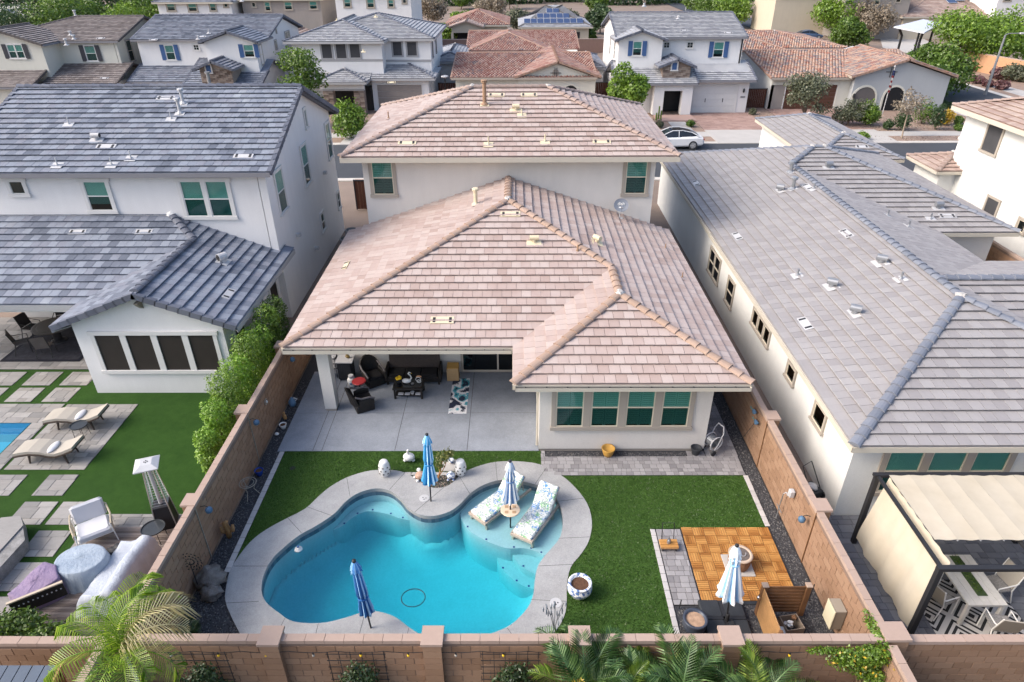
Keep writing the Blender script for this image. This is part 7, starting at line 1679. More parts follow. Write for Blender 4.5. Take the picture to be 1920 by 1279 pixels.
t = MB(); t.box(-29.25, 65.9, 3.2, -26.3, 68.5, 4.5); t.add([(-29.25, 65.9, 4.501), (-26.3, 65.9, 4.501), (-27.78, 65.9, 5.05), (-29.25, 68.5, 4.501), (-26.3, 68.5, 4.501), (-27.78, 68.5, 5.05)], [(0, 1, 2), (5, 4, 3), (1, 4, 5, 2), (3, 0, 2, 5)]); t.build('stone_wall', stone_veneer, B)
t = MB()
for r_ in range(8):
    for c in range(7):
        a = -29.24+c*.42+(.2 if r_ % 2 else 0); b = min(a+.40, -26.31); t.box(a, 65.85-.02*((r_*c) % 3), 3.25+.15*r_, b, 65.9, 3.38+.15*r_, ((r_*7+c*3) % 10)/10+.01)
t.build('veneer_stone', stone_veneer, B, kind='stuff')
hwin(B, 65.8, (385, 122, 394, 136), 'screen', gm=shutter_blue)
hwin(B, 71.3, (308, 85, 324, 112), 'shutter', **blue); hwin(B, 68.3, (456, 84, 474, 107), 'half', **blue)
hwin(B, 71.3, (362, 84, 372, 94), 'plain', grid=True); hwin(B, 71.3, (406, 84, 416, 94), 'plain', grid=True)
window(B, 'E', -24.55, 69.2, 69.9, 4.4, 6.1, 'plain', tm=trim_grey, trim=.1); window(B, 'E', -24.55, 74, 74.6, 5.2, 6.0, 'plain', tm=trim_grey, trim=.1); window(B, 'E', -24.55, 77.8, 79.4, 5.0, 6.4, 'plain', 2, tm=trim_grey, trim=.1, mull=.05); window(B, 'E', -24.55, 75, 75.25, 6.6, 7.4, 'plain', tm=trim_grey, trim=.06)
corbels(B, -37, -30, 71.3, 6.38); corbels(B, -37, -31.5, 68.8, 2.85)
for u, v in ((286, 68), (378, 66)):
    x_, y_ = gz(u, v, 6.8); flat_vent(B, x_, y_, 6.48+.26*(y_-70.9), (0, .26), metal_light)
for u, v in ((369, 61), (461, 42), (391, 58)):
    x_, y_ = gz(u, v, 7.1); pipe_vent(B, x_, y_, 6.48+.26*(y_-70.9), (0, .26), metal_light, .3, .08, pm=metal_light)
t = MB(); t.cyl((-27.9, 64.3, 3.3), (-27.9, 64.3, 4.4), .16, n=10); t.cyl((-27.9, 64.3, 4.35), (-27.9, 64.3, 4.5), .24, n=10); t.build('flue', metal_grey, B)

# A0: taupe tiled house at the far left
C0 = thing('house', 'off-white two-storey house with dark shutters and brown tiles, top left', 'house', (-44, 72, 0), world=True)
roof(C0, [body(-52, -38.6, 70.4, 83.2, 6.42, .26, 'x', 'hip', 'gable'), body(-52.5, -44.3, 67.7, 73, 6.42, .33, 'y', 'gable', 'open')], tile_taupe, cap_taupe, 0, fas=fascia_grey, fh=.16, ov=.4)
roof(C0, [body(-53, -45.0, 65.0, 75, 3.1, .33, 'x', 'gable', 'gable'), body(-44.99, -38.0, 67.0, 75, 3.08, .33, 'x', 'gable', 'gable')], tile_taupe, cap_taupe, 0, fas=fascia_grey, fh=.16, ov=.4, excl=((-54, 68.2, -45, 90), (-45, 70.8, -37, 90)))
wall_part(C0, [(-51.5, 70.8, -39.3, 82.7, -.05, 6.35)], stucco_offwhite, [('x', -39.0, -.25, 70.8, 82.7, 0, 6.35, 7.95), ('y', 68.1, 3, -52, -44.7, 0, 6.35, 7.45)], name='upper_wall')
wall_part(C0, [(-52, 65.5, -45.4, 68, -.05, 3.0), (-44.9, 67.5, -38.5, 70.7, -.05, 3.0)], stucco_offwhite, name='lower_wall')
hwin(C0, 70.8, (157, 86, 176, 114), 'shutter', shut=(shutter_grey, 1.05)); hwin(C0, 68.1, (12, 84, 40, 109), 'shutter', 2, shut=(shutter_grey, 1.0), mull=.06)
hwin(C0, 70.8, (85, 84, 96, 108), 'plain')
window(C0, 'E', -39.0, 72.5, 73.4, 4.3, 6.2, 'plain', tm=trim_grey, trim=.12); window(C0, 'E', -39.0, 77, 77.4, 6.3, 7.3, 'plain', tm=trim_grey, trim=.06)
corbels(C0, -43.8, -39.2, 70.8, 6.3, stucco_offwhite); corbels(C0, -44.8, -38.6, 67.5, 2.9, stucco_offwhite)
for u, v in ((101, 32), (177, 33), (188, 70), (31, 48)):
    x_, y_ = gz(u, v, 7.6 if v < 40 else 6.7); flat_vent(C0, x_, y_, 6.42+.26*(y_-70.4), (0, .26), metal_light)
for u, v, h_ in ((141, 28, .5), (118, 63, .5), (130, 58, .3), (135, 60, .3)):
    x_, y_ = gz(u, v, 6.42+.26*(7 if v < 40 else 3)); pipe_vent(C0, x_, y_, 6.42+.26*(y_-70.4), (0, .26), metal_light, h_, .1, True, pm=metal_light)
for u, v in ((145, 135), (195, 145), (70, 123)):
    x_, y_ = gz(u, v, 3.5); flat_vent(C0, x_, y_, 3.08+.33*(y_-67) if u > 100 else 3.1+.33*(y_-65), (0, .33), metal_light)

# A2: white hip-roofed house
D = thing('house', 'white two-storey house with grey hip roofs and stone entry pier, behind the pink roof', 'house', (-15, 73, 0), world=True)
roof(D, [body(-22.2, -12.5, 69.4, 80, 6.4, .30, 'y', 'hip', 'open'), body(-21, -7.9, 71.4, 84.6, 6.4, .27, 'x')], tile_ltgrey, cap_slate, 0, fas=fascia_ltgrey, fh=.2, ov=.5, mortar=False)
roof(D, [body(-19.2, -14.2, 67.3, 71.5, 3.05, .33, 'y', 'hip', 'open'), body(-21.5, -14.1, 68.6, 74.2, 3.05, .33, 'x', 'hip', 'open'), body(-15.2, -7.8, 69.0, 76, 3.1, .33, 'x', 'open', 'hip')], tile_ltgrey, cap_slate, 0, fas=fascia_ltgrey, fh=.2, ov=.4, excl=((-21.8, 70.1, -12.8, 90), (-12.8, 71.9, -8, 90)))
wall_part(D, [(-21.6, 70.0, -12.9, 80, -.05, 6.25), (-13.1, 71.8, -8.35, 84, -.05, 6.26)], stucco_white, name='upper_wall')
wall_part(D, [(-14.1, 69.5, -8.5, 71.9, -.05, 2.95), (-18.8, 67.8, -14.6, 68.4, 2.2, 2.9)], stucco_white, name='lower_wall')
t = MB(); t.box(-21.65, 69.96, 4.55, -12.85, 70.0, 4.75); t.box(-13.0, 71.76, 4.25, -8.3, 71.8, 4.45); t.box(-18.85, 67.74, 2.2, -14.55, 67.8, 2.35); t.build('belly_band', trim_grey, D)
for x_ in (-18.1, -15.1):
    t = MB(); t.box(x_-.5, 67.8, 0, x_+.5, 68.6, 2.19); o = t.build('stone_pier', stone_veneer, D); t = MB()
    for r_ in range(13):
        for c in range(2): a = x_-.5+c*.5+(.1 if r_ % 2 else 0); t.box(a, 67.75-.015*((r_+c) % 3), .02+.165*r_, min(a+.46, x_+.5), 67.8, .16+.165*r_, ((r_*7+c*3) % 10)/10+.01)
    t.build('veneer_stone', stone_veneer, o, kind='stuff')
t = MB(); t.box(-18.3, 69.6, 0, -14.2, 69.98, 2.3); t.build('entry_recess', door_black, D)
gdoor(D, -13.6, -9.2, 69.5, 2.45, garage_taupe)
for px in ((602, 82, 620, 109), (629, 82, 647, 109), (655, 82, 673, 108)): hwin(D, 70.0, px, 'screen', gm=screen_grey, tm=trim_grey, trim=.16, sill=False)
for px in ((736, 79, 752, 104), (763, 79, 780, 104)): hwin(D, 71.8, px, 'screen', gm=screen_grey, tm=trim_grey, trim=.16, sill=False)
for y0 in (73, 76.5): window(D, 'E', -8.35, y0, y0+.7, 4.5, 6.0, 'screen', tm=trim_grey, gm=screen_grey)
roof(D, [body(-9.5, -5.2, 80, 92, 3.1, .33, 'y')], tile_ltgrey, cap_slate, 0, fas=fascia_ltgrey, ov=.4)
wall_part(D, [(-9, 80.5, -5.7, 91.5, -.05, 2.9)], stucco_white, name='rear_wall')
for u, v in ((610, 135), (735, 127), (733, 140)):
    x_, y_ = gz(u, v, 3.6); flat_vent(D, x_, y_, 3.1+.33*(y_-68.9), (0, .33), vent_tan)
for u, v in ((633, 48), (706, 46), (679, 55), (678, 62)):
    x_, y_ = gz(u, v, 7.3); pipe_vent(D, x_, y_, 6.4+.285*(y_-70.4), (0, .28), vent_tan, .2, .07, pm=vent_tan)
t = MB(); t.lathe([(.06, 0), (.1, .1), (.09, .3), (0, .38)], 8, (-14.35+.1, 69.35, 1.9)); t.build('lantern', metal_dark, D)
lpz = thing('street_lamp', 'short mushroom-topped lamp post at the corner of the hip-roofed house', 'lamp post', (-7.0, 71.0, 0)); t = MB(); t.cyl((0, 0, 0), (0, 0, 3.0), .06, n=8); t.build('post', metal_dark, lpz); t = MB(); t.lathe([(.1, 2.8), (.4, 2.95), (.36, 3.02), (0, 3.1)], 14); t.build('lamp_head', metal_light, lpz)

# A3: clay-tiled single storey in the centre
E_ = thing('house', 'low house with red barrel tiles and gabled cream front, behind the chimney pipe', 'house', (1, 72, 0), world=True)
roof(E_, [body(-6.3, 8.2, 70.0, 87, 3.0, .14, 'x', 'gable', 'gable')], clay_red, clay_cap, 0, w=.30, e=.40, style='barrel', fas=trim_tan, ov=.4, mortar=False)
roof(E_, [body(.0, 8.6, 71.2-1.2, 82, 3.05, .33, 'y', 'gable', 'open')], clay_red, clay_cap, 0, w=.30, e=.40, style='barrel', fas=trim_tan, ov=.4)
roof(E_, [body(-6, 8.1, 90, 104, 3.2, .20, 'x', 'gable', 'gable'), body(-5.5, 4.2, 87, 100, 3.4, .30, 'y', 'hip', 'hip')], clay_red, clay_cap, 0, w=.30, e=.40, style='barrel', ov=.4)
wall_part(E_, [(-5.9, 70.6, .4, 86.5, -.05, 2.85), (-5.6, 88, 7.8, 104, -.05, 3.1)], stucco_offwhite, [('y', 70.35, 12, .35, 8.1, -.05, 2.95, 4.2)], name='wall')
x_, z_ = wy(1042, 137, 70.3); t = MB(); t.lathe([(.34, 0), (.34, .03), (0, .031)], 18); mb = MB(); Mq = Matrix.Translation((x_, 70.33, z_)) @ Matrix.Rotation(PI/2, 4, 'X'); mb.v = [tuple(Mq @ Vector(v)) for v in t.v]; mb.f = t.f; mb.r = t.r; mb.build('gable_medallion', trim_tan, E_)
t = MB(); t.box(x_-.55, 70.25, z_-.02, x_+.55, 70.29, z_+.03)
for k in (-.1, .1): t.box(x_+k-.02, 70.24, z_-.5, x_+k+.02, 70.28, z_+.5)
t.build('iron_grille', metal_dark, E_)
def arch(house, Y, u0, u1, vb, vt, m=interior_dark, fr_m=None, nm='arch_opening', zb=None):
    x0, z0 = wy(u0, vt, Y); x1, z1 = wy(u1, vt, Y); z0 = 0 if zb is None else zb; r_ = (x1-x0)/2; c = (x0+x1)/2; zc = z1-r_
    def ring(q): return [(c-q, z0)]+[(c-q*math.cos(PI*k/10), zc+q*math.sin(PI*k/10)) for k in range(11)]+[(c+q, z0)]
    a = ring(r_); b = ring(r_+.18); t = MB(); n = len(a)
    t.add([(x, Y-.012, z) for x, z in a], [tuple(range(n))]); o = t.build(nm, m, house)
    t = MB(); t.add([(x, Y-.06, z) for x, z in a]+[(x, Y-.06, z) for x, z in b]+[(x, Y-.001, z) for x, z in a]+[(x, Y-.001, z) for x, z in b], [f for i in range(n-1) for f in ((i, i+1, n+i+1, n+i), (i, 2*n+i, 2*n+i+1, i+1), (n+i, n+i+1, 3*n+i+1, 3*n+i))]); t.build('arch_trim', fr_m or stucco_offwhite, house)
arch(E_, 70.35, 1056, 1084, 200, 160)
# A5: clay-tiled house with arches
F_ = thing('house', 'low house with orange barrel tiles, arched porch and brown garage door', 'house', (33, 72, 0), world=True)
roof(F_, [body(25.1, 41.7, 68.9, 88, 3.05, .135, 'x', 'gable', 'gable')], clay_orange, clay_cap, 0, w=.30, e=.40, style='barrel', fas=trim_tan, ov=.4, mortar=False)
roof(F_, [body(32.6, 42.8, 68.3, 79, 3.25, .30, 'y', 'gable', 'open')], clay_orange, clay_cap, 0, w=.30, e=.40, style='barrel', fas=trim_tan, ov=.4)
roof(F_, [body(25, 41.5, 90, 104, 3.2, .18, 'x', 'gable', 'hip'), body(23, 33, 84, 98, 3.3, .28, 'y', 'hip', 'hip')], clay_orange, clay_cap, 0, w=.30, e=.40, style='barrel', ov=.4)
wall_part(F_, [(25.4, 69.5, 33, 87.5, -.05, 2.9), (25.4, 88, 41, 104, -.05, 3.1)], stucco_grey, name='side_wall')
wall_part(F_, [(25.4, 69.4, 33.2, 69.5, 2.3, 2.95), (32.0, 69.35, 33.3, 69.5, 0, 2.95)], stucco_offwhite, name='garage_front')
wall_part(F_, [], stucco_front_shade, [('y', 68.65, 12, 33.1, 42.3, -.05, 3.15, 4.5)], name='front_wall')  # front wall carries its shade as colour; the west gable end stays pale
wall_part(F_, [], stucco_white_b, [('x', 25.38, .3, 69.5, 87.5, -.05, 3.0, 4.2)], name='gable_end_wall')
gdoor(F_, 26.9, 31.9, 69.5, 2.3, garage_brown, 6)
arch(F_, 68.65, 1604, 1646, 213, 163, stucco_arch_shade); arch(F_, 68.65, 1662, 1699, 213, 163, interior_dark)  # flat dark fills stand in for the shade behind the porch arches
t = MB(); t.box(33.0, 70.0, .0, 33.09, 71.2, 1.9); t.build('side_arch', door_black, F_)
for u, v in ((1600, 179),): x_, z_ = wy(u, v, 68.65); t = MB(); t.lathe([(.08, 0), (.13, .12), (.1, .36), (0, .42)], 8, (x_, 68.5, z_-.2)); t.build('lantern', metal_dark, F_)
x_, z_ = wy(1672, 135, 68.6); t = MB(); t.box(x_-.55, 68.55, z_-.02, x_+.55, 68.6, z_+.03)
for k in (-.1, .1): t.box(x_+k-.02, 68.54, z_-.5, x_+k+.02, 68.59, z_+.5)
t.build('iron_grille', metal_dark, F_)
corbels(F_, 25.6, 32.5, 69.4, 2.9, stucco_offwhite)
# wooden side gates
for x0, x1, y_, lb in ((23.2, 25.2, 70.0, 'dark wooden side gate between the blue-shuttered and arched houses'), (-8.0, -6.0, 74.0, 'dark wooden side gate left of the red-tiled house'), (8.3, 9.8, 74.0, 'dark wooden fence panel right of the red-tiled house'), (-9.8, -8.4, 39.9, 'brown wooden gate at the end of the left alley'), (6.25, 7.5, 31, 'dark gate in the alley right of the pink-roofed house')):
    g = thing('side_gate', lb, 'gate', (x0, y_, 0), world=True, group='wooden side gates'); n_ = int((x1-x0)/.18)
    for k in range(n_): t = MB(); t.box(x0+(x1-x0)*k/n_+.01, y_-.02, .05, x0+(x1-x0)*(k+1)/n_-.01, y_+.02, 1.8); t.build('board', wood_gate, g)
    t = MB(); t.box(x0-.06, y_-.04, 0, x0, y_+.04, 1.9); t.box(x1, y_-.04, 0, x1+.06, y_+.04, 1.9); t.box(x0, y_-.035, 1.81, x1, y_+.035, 1.88); t.build('frame', metal_dark, g)
for a in ((-7.2, 74, 82), (8.6, 74, 86), (-8.05, 78, 86)):
    pass
bn = thing('rubbish_bin', 'blue bin in the shaded alley right of the pink-roofed house', 'bin', (7.0, 29.2, 0)); t = MB(); t.bbox(-.27, -.3, .08, .27, .3, .95, .03); t.build('body', shutter_blue, bn); t = MB(); t.bbox(-.3, -.34, .955, .3, .33, 1.05, .03); t.build('lid', shutter_blue, bn)
# flag on pole at the arched house
fg = thing('flag', 'striped flag hanging on a white pole in front of the arched porch', 'flag', (35.6, 66.9, 0), world=True)
x_, y_ = 35.6, 66.9; top = wy(1678, 126, y_); t = MB(); t.tube([(top[0], y_, 0), (top[0], y_, top[1])], .035, 6); t.blob((top[0], y_, top[1]+.06), (.09, .09, .09), 1, 0, 8, 6); t.build('pole', metal_light, fg)
for k in range(9):
    t = MB(); a = top[0]-.02; zt = top[1]-.25-.22*k; w_ = .16+.04*math.sin(k*1.3); t.add([(a-w_*.5, y_-.06, zt), (a+w_, y_-.04, zt-.08), (a+w_, y_-.04, zt-.29), (a-w_*.5, y_-.06, zt-.21), (a+w_*.3, y_-.16, zt-.05), (a+w_*.3, y_-.16, zt-.25)], [(0, 4, 5, 3), (4, 1, 2, 5), (3, 5, 4, 0), (5, 2, 1, 4)])
    t.build('stripe', [mat('flag_red', (.20, .03, .04), .8, .05), metal_light][k % 2] if k > 1 else mat('flag_navy', (.03, .04, .12), .8, .1), fg)
# white car
def car(name, label, x, y, rotz, paint, glassm, roofm, group=None):
    root = thing(name, label, 'car', (x, y, 0), rotz, group)
    st = [(-2.35, .42, .62, .70), (-2.2, .30, .92, .84), (-1.7, .24, 1.00, .90), (-1.0, .22, .99, .92), (0, .20, .95, .92), (.9, .20, .93, .92), (1.6, .22, .84, .90), (2.1, .28, .72, .80), (2.35, .40, .58, .62)]
    vs = []; fs = []
    for x_, zb, zt, hw in st:
        for sy in (-1, 1):
            pass
        ring = [(-hw*.9, zb), (-hw, zb+.12), (-hw, zt-.12), (-hw*.88, zt), (hw*.88, zt), (hw, zt-.12), (hw, zb+.12), (hw*.9, zb)]
        vs += [(x_, a, b) for a, b in ring]
    for i in range(len(st)-1):
        for k in range(8): fs.append((i*8+k, i*8+(k+1) % 8, i*8+8+(k+1) % 8, i*8+8+k))
    fs += [tuple(range(8)), tuple(range(len(st)*8-1, len(st)*8-9, -1))]
    t = MB(); t.add(vs, [f[::-1] for f in fs]); t.build('body', paint, root, smooth=False)
    cab = [(-1.95, .96, .99, .62), (-1.3, .95, 1.28, .60), (-.5, .95, 1.43, .60), (.25, .94, 1.42, .60), (1.35, .88, .92, .66)]
    vs = []
    for x_, zb, zt, hw in cab: vs += [(x_, -.82, zb), (x_, -hw, zt), (x_, hw, zt), (x_, .82, zb)]
    fs = []
    for i in range(4):
        for k in range(3): fs.append((i*4+k, i*4+4+k, i*4+5+k, i*4+1+k))
    fs += [(0, 1, 2, 3), (19, 18, 17, 16)]
    t = MB(); t.add(vs, fs); t.build('cabin', glassm, root)
    t = MB()
    for s_ in (-1, 1):
        t.tube([(-1.95, s_*.83, .98), (-1.3, s_*.63, 1.29), (-.5, s_*.63, 1.44), (.25, s_*.63, 1.43), (1.35, s_*.72, .93)], .03, 5)
        t.tube([(-.25, s_*.63, 1.43), (-.25, s_*.84, .96)], .025, 4)
    t.build('pillars', paint, root); t = MB(); t.add([(-1.2, -.6, 1.315), (.2, -.6, 1.43), (.2, .6, 1.43), (-1.2, .6, 1.315), (-.5, -.6, 1.445), (-.5, .6, 1.445)], [(0, 4, 5, 3), (4, 1, 2, 5)]); t.build('roof', roofm, root)
    for a in (-1.42, 1.45):
        for s_ in (-1, 1):
            t = MB(); t.cyl((a, s_*.80, .34), (a, s_*.955, .34), .34, n=20); w_ = t.build('wheel', plastic_black, root); t = MB(); t.cyl((a, s_*.956, .34), (a, s_*.965, .34), .24, n=12)
            t.build('rim', metal_grey, w_)
            for k in range(5): t = MB(); b = 2*PI*k/5; t.tube([(a, s_*.97, .34), (a+.23*math.cos(b), s_*.97, .34+.23*math.sin(b))], .02, 4); t.build('spoke', metal_light, w_)
    for s_ in (-1, 1):
        t = MB(); t.bbox(-2.33, s_*.62-.18, .72, -2.22, s_*.62+.18, .82, .01); t.build('tail_light', mat('tail_red', (.35, .01, .01), .3, .05), root)
        t = MB(); t.bbox(2.16, s_*.60-.15, .58, 2.30, s_*.60+.15, .68, .01); t.build('headlight', metal_light, root)
        t = MB(); t.bbox(.75, s_*.95-.05, .95, .95, s_*.95+.08, 1.06, .01); t.build('mirror', paint, root)
    return root
pw = mat('car_white', (.72, .73, .75), .18, .01, spec=.6); cg = mat('car_glass', (.012, .015, .02), .06, .05, spec=.7)
car('parked_car', 'white sedan with black glass roof parked by the far kerb', 12.9, 54.9, PI, pw, cg, cg)
xx, yy = gz(1517, 64, .8); car('parked_car', 'blue-grey car partly hidden behind the orange-tiled roof', xx, yy, 0, mat('car_blue', (.06, .10, .18), .2, .03, spec=.6), cg, mat('car_blue', (.06, .10, .18)), group=None)
for k, (u, v) in enumerate(((12, 22), (158, 4))):
    xx, yy = gz(u, v, .8); car('parked_car', ['grey car in the distant car park at the top left corner', 'white car between dark trees at the top left edge'][k], xx, yy, .5*k, [metal_grey, pw][k], cg, [metal_grey, pw][k])

# street furniture
sl2 = thing('street_light', 'tall leaning-looking grey street light near the right edge', 'street light', (gz(1847, 178)[0], gz(1847, 178)[1], 0)); hh = wy(1888, 64, gz(1847, 178)[1])[1]; bx0 = gz(1847, 178)
t = MB(); t.tube([(0, 0, 0), (0, 0, hh-.1)], [.16, .09], 8); t.build('pole', metal_grey, sl2); t = MB(); t.tube([(0, 0, hh-.1), (.3, 0, hh+.05), (1.6, -.2, hh+.1)], .05, 6); t.build('arm', metal_grey, sl2); t = MB(); t.bbox(1.3, -.35, hh+.02, 2.0, -.05, hh+.16, .03); t.build('lamp_head', metal_light, sl2)
for u, v, vt, lb in ((806, 40, 8, 'thin pole behind the white house top centre'), (1415, 33, 3, 'pale sign post at the far street corner'), (1201, 50, 8, 'dark pole in front of the solar-panelled house')):
    pass
for u, vb, vt, lb in ((697, 60, 0, 'thin dark street pole before the white house at the top'), (1040, 62, 10, 'dark street pole in front of the solar-panelled roof'), (422, 30, 14, 'short dark pole before the white house at the top left')):
    x_, y_ = gz(u, vb); y_ = min(y_, 150); x_, _ = wy(u, vb, y_); z1 = wy(u, vt, y_)[1]; z0 = max(0, min(wy(u, vb, y_)[1], z1-1))
    r_ = thing('street_light', lb, 'street light', (x_, y_, 0), group='distant street lights'); t = MB(); t.tube([(0, 0, 0), (0, 0, z1)], .10, 6); t.build('pole', metal_dark, r_); t = MB(); t.bbox(-.3, -.2, z1, .3, .2, z1+.15, .02); t.build('lamp_head', metal_dark, r_)
x_, y_ = gz(1414, 30); ss = thing('street_sign', 'pale green street name sign on a post at the far corner', 'sign', (x_, y_, 0)); t = MB(); t.tube([(0, 0, 0), (0, 0, 4.2)], .07, 6); t.build('post', metal_light, ss); t = MB(); t.box(-.9, -.03, 3.9, .9, .03, 4.3); t.build('sign_plate', metal_light, ss)
x_, y_ = gz(1285, 20); ss = thing('street_sign', 'small white street sign in front of the green trees, top right of centre', 'sign', (x_, y_, 0)); t = MB(); t.tube([(0, 0, 0), (0, 0, 2.6)], .07, 6); t.build('post', metal_light, ss); t = MB(); t.box(-.7, -.03, 2.3, .7, .03, 2.9); t.build('sign_plate', pw, ss)
# park shelter
gx_, gy_ = 66, 117; gb = thing('park_shelter', 'park shelter with flat white roof on dark posts, upper right', 'shelter', (gx_, gy_, 0), world=True)
c4 = [gz(u, v, 4.6) for u, v in ((1676, 50), (1733, 61), (1768, 43), (1731, 36))]
t = MB(); t.prism(c4, 4.45, 4.6); t.build('roof', mat('shelter_white', (.52, .55, .62), .5, .03), gb)
cx = sum(p[0] for p in c4)/4; cy = sum(p[1] for p in c4)/4
for p in c4: q = (cx+(p[0]-cx)*.62, cy+(p[1]-cy)*.62); t = MB(); t.tube([(q[0], q[1], 0), (q[0], q[1], 3.4), (cx+(p[0]-cx)*.8, cy+(p[1]-cy)*.8, 4.45)], .16, 6); t.build('post', metal_dark, gb)
t = MB(); t.box(cx-2, cy-1, .7, cx+1, cy+1, .8); t.build('picnic_table', metal_dark, gb)
# orange wall at the side street
w1 = gz(1800, 128); w2 = gz(1960, 160); ow = thing('boundary_wall', 'orange-tan boundary wall above the shrubs at the right edge', 'wall', (*w1, 0), world=True)
t = MB(); dv_ = (Vector(w2)-Vector(w1)).normalized(); sv_ = Vector((-dv_.y, dv_.x))*.15
pts = [Vector(w1)-dv_*2-sv_, Vector(w2)-sv_, Vector(w2)+sv_, Vector(w1)-dv_*2+sv_]; t.prism([(p.x, p.y) for p in pts], 0, 2.1); t.build('wall', mat('wall_orange', (.48, .27, .155), .9, .06), ow); t = MB(); t.prism([(p.x, p.y) for p in [q+(q-(Vector(w1)+Vector(w2))/2).normalized()*.02 for q in pts]], 2.101, 2.2); t.build('coping', cap_sunlit_m, ow)
# back wall with the row of shrubs in front of the far houses
for k, (a, b, y_, lb) in enumerate(((-13, 1.5, 112, 'brown rear wall below the terracotta house'), (2, 40, 112, 'brown rear wall in front of the solar-panelled house'), (-8.2, -5.2, 86.5, 'short brown wall left of the red-tiled house'), (7.9, 9.8, 87, 'short brown wall right of the red-tiled house'))):
    r_ = thing('boundary_wall', lb, 'wall', (a, y_, 0), world=True, group='brown rear walls across the street'); t = MB(); t.box(a, y_, 0, b, y_+.2, 1.9); t.build('wall', mat('wall_brown', (.20, .13, .11), .9, .08), r_); t = MB(); t.box(a-.02, y_-.03, 1.901, b+.02, y_+.23, 2.0); t.build('coping', mat('coping_pale', (.32, .25, .22), .9, .06), r_)

# --- far row of houses
def far_house(label, Y, u0, u1, vbase, z_e, wm_, tm_, cm_, s=.33, depth=12, wins=(), ends=('hip', 'hip'), axis='x', style='flat', tr_=trim_tan, ov=.5, gm=None):
    x0, _ = wy(u0, 30, Y); x1, _ = wy(u1, 30, Y); h = thing('house', label, 'house', ((x0+x1)/2, Y, 0), world=True)
    roof(h, [body(x0-ov, x1+ov, Y-ov, Y+depth+ov, z_e, s, axis, *ends)], tm_, cm_, 0, fas=fascia_cream, ov=ov, w=.5 if style == 'flat' else .4, e=.55, style=style, mortar=False)
    wall_part(h, [(x0, Y, x1, Y+depth, -.05, z_e-.1)], wm_)
    for px in wins: hwin(h, Y, px, 'half' if px[3]-px[1] > 12 else 'plain', tm=tr_, sm=sash_cream, trim=.18)
    return h
fh1 = far_house('white two-storey house with four windows, second from left at the top edge', 104, 300, 437, 0, wy(300, 4, 104)[1], stucco_white, tile_slate, cap_slate, wins=((312, 6, 326, 20), (352, 7, 367, 21), (393, 7, 403, 20), (420, 7, 426, 13)))
fh2 = far_house('grey-brown two-storey house at the top edge left of centre', 106, 458, 604, 0, wy(460, 1, 106)[1]+.2, stucco_grey, tile_taupe, cap_taupe, wins=((472, 5, 478, 13), (496, 4, 505, 20), (533, 4, 546, 18), (580, 3, 593, 17)))
fh3 = far_house('white two-storey house at the top edge, above the hip-roofed house', 104, 632, 772, 0, wy(700, -16, 104)[1], stucco_white, tile_taupe, cap_taupe, wins=((645, -2, 656, 13), (688, -2, 700, 14), (728, 0, 737, 13), (755, -3, 761, 6)))
lw = thing('house_extension', 'tan-roofed lean-to at the foot of the white house, top centre', 'lean-to', (-28, 100, 0), world=True); a = gz(625, 32, 3); b = gz(712, 32, 3); roof(lw, [body(a[0], b[0], 94, 103.5, 3.0, .33, 'y', 'hip', 'open')], tile_rose, cap_pink, 0, w=.5, e=.5, fas=fascia_cream, mortar=False); wall_part(lw, [(a[0]+.5, 94.5, b[0]-.5, 103.4, 0, 2.9)], stucco_tan)
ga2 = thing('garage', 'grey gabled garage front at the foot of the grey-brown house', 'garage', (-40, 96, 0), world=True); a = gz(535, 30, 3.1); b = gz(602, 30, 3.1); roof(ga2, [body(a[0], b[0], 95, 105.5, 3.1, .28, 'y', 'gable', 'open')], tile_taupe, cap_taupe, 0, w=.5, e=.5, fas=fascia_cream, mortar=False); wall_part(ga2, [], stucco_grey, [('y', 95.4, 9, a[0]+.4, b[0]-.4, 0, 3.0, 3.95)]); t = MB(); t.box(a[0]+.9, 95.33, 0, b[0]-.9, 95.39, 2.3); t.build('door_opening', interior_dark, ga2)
fh4 = thing('house', 'terracotta-roofed house with open porch between pale trees, top centre', 'house', (-10, 124, 0), world=True)
a = wy(838, 30, 122); b = wy(950, 30, 122); roof(fh4, [body(a[0]-.5, b[0]+.5, 121.5, 136, 3.1, .33, 'y', 'hip', 'hip')], clay_red, clay_cap, 0, w=.4, e=.5, style='barrel', mortar=False, fas=fascia_cream); roof(fh4, [body(wy(840, 20, 119)[0], wy(906, 20, 119)[0], 118.6, 126, 3.1, .30, 'y', 'gable', 'open')], tile_rose, cap_pink, 0, w=.5, e=.5, mortar=False, fas=fascia_cream)
wall_part(fh4, [(a[0], 122, b[0], 135, 0, 3.0)], stucco_tan, [('y', 119, 3, wy(845, 20, 119)[0], wy(902, 20, 119)[0], 2.2, 3.0, 3.9)]); t = MB(); t.box(wy(850, 20, 119)[0], 121.9, 0, wy(898, 20, 119)[0], 121.98, 2.3); t.build('porch_recess', interior_dark, fh4)
for u in (846, 900): t = MB(); q = wy(u, 20, 119)[0]; t.box(q-.2, 119, 0, q+.2, 119.4, 2.19); t.build('porch_post', stucco_tan, fh4)
fh5 = thing('house', 'low house with a pyramid of blue solar panels on its roof, top centre', 'house', (8, 124, 0), world=True)
a = wy(972, 25, 120)[0]; b = wy(1112, 25, 120)[0]; roof(fh5, [body(a, b, 119, 134, 3.0, .36, 'x')], tile_ltgrey, cap_taupe, 0, w=.5, e=.5, mortar=False, fas=fascia_cream); wall_part(fh5, [(a+.6, 119.6, b-.6, 133.4, 0, 2.9)], stucco_tan)
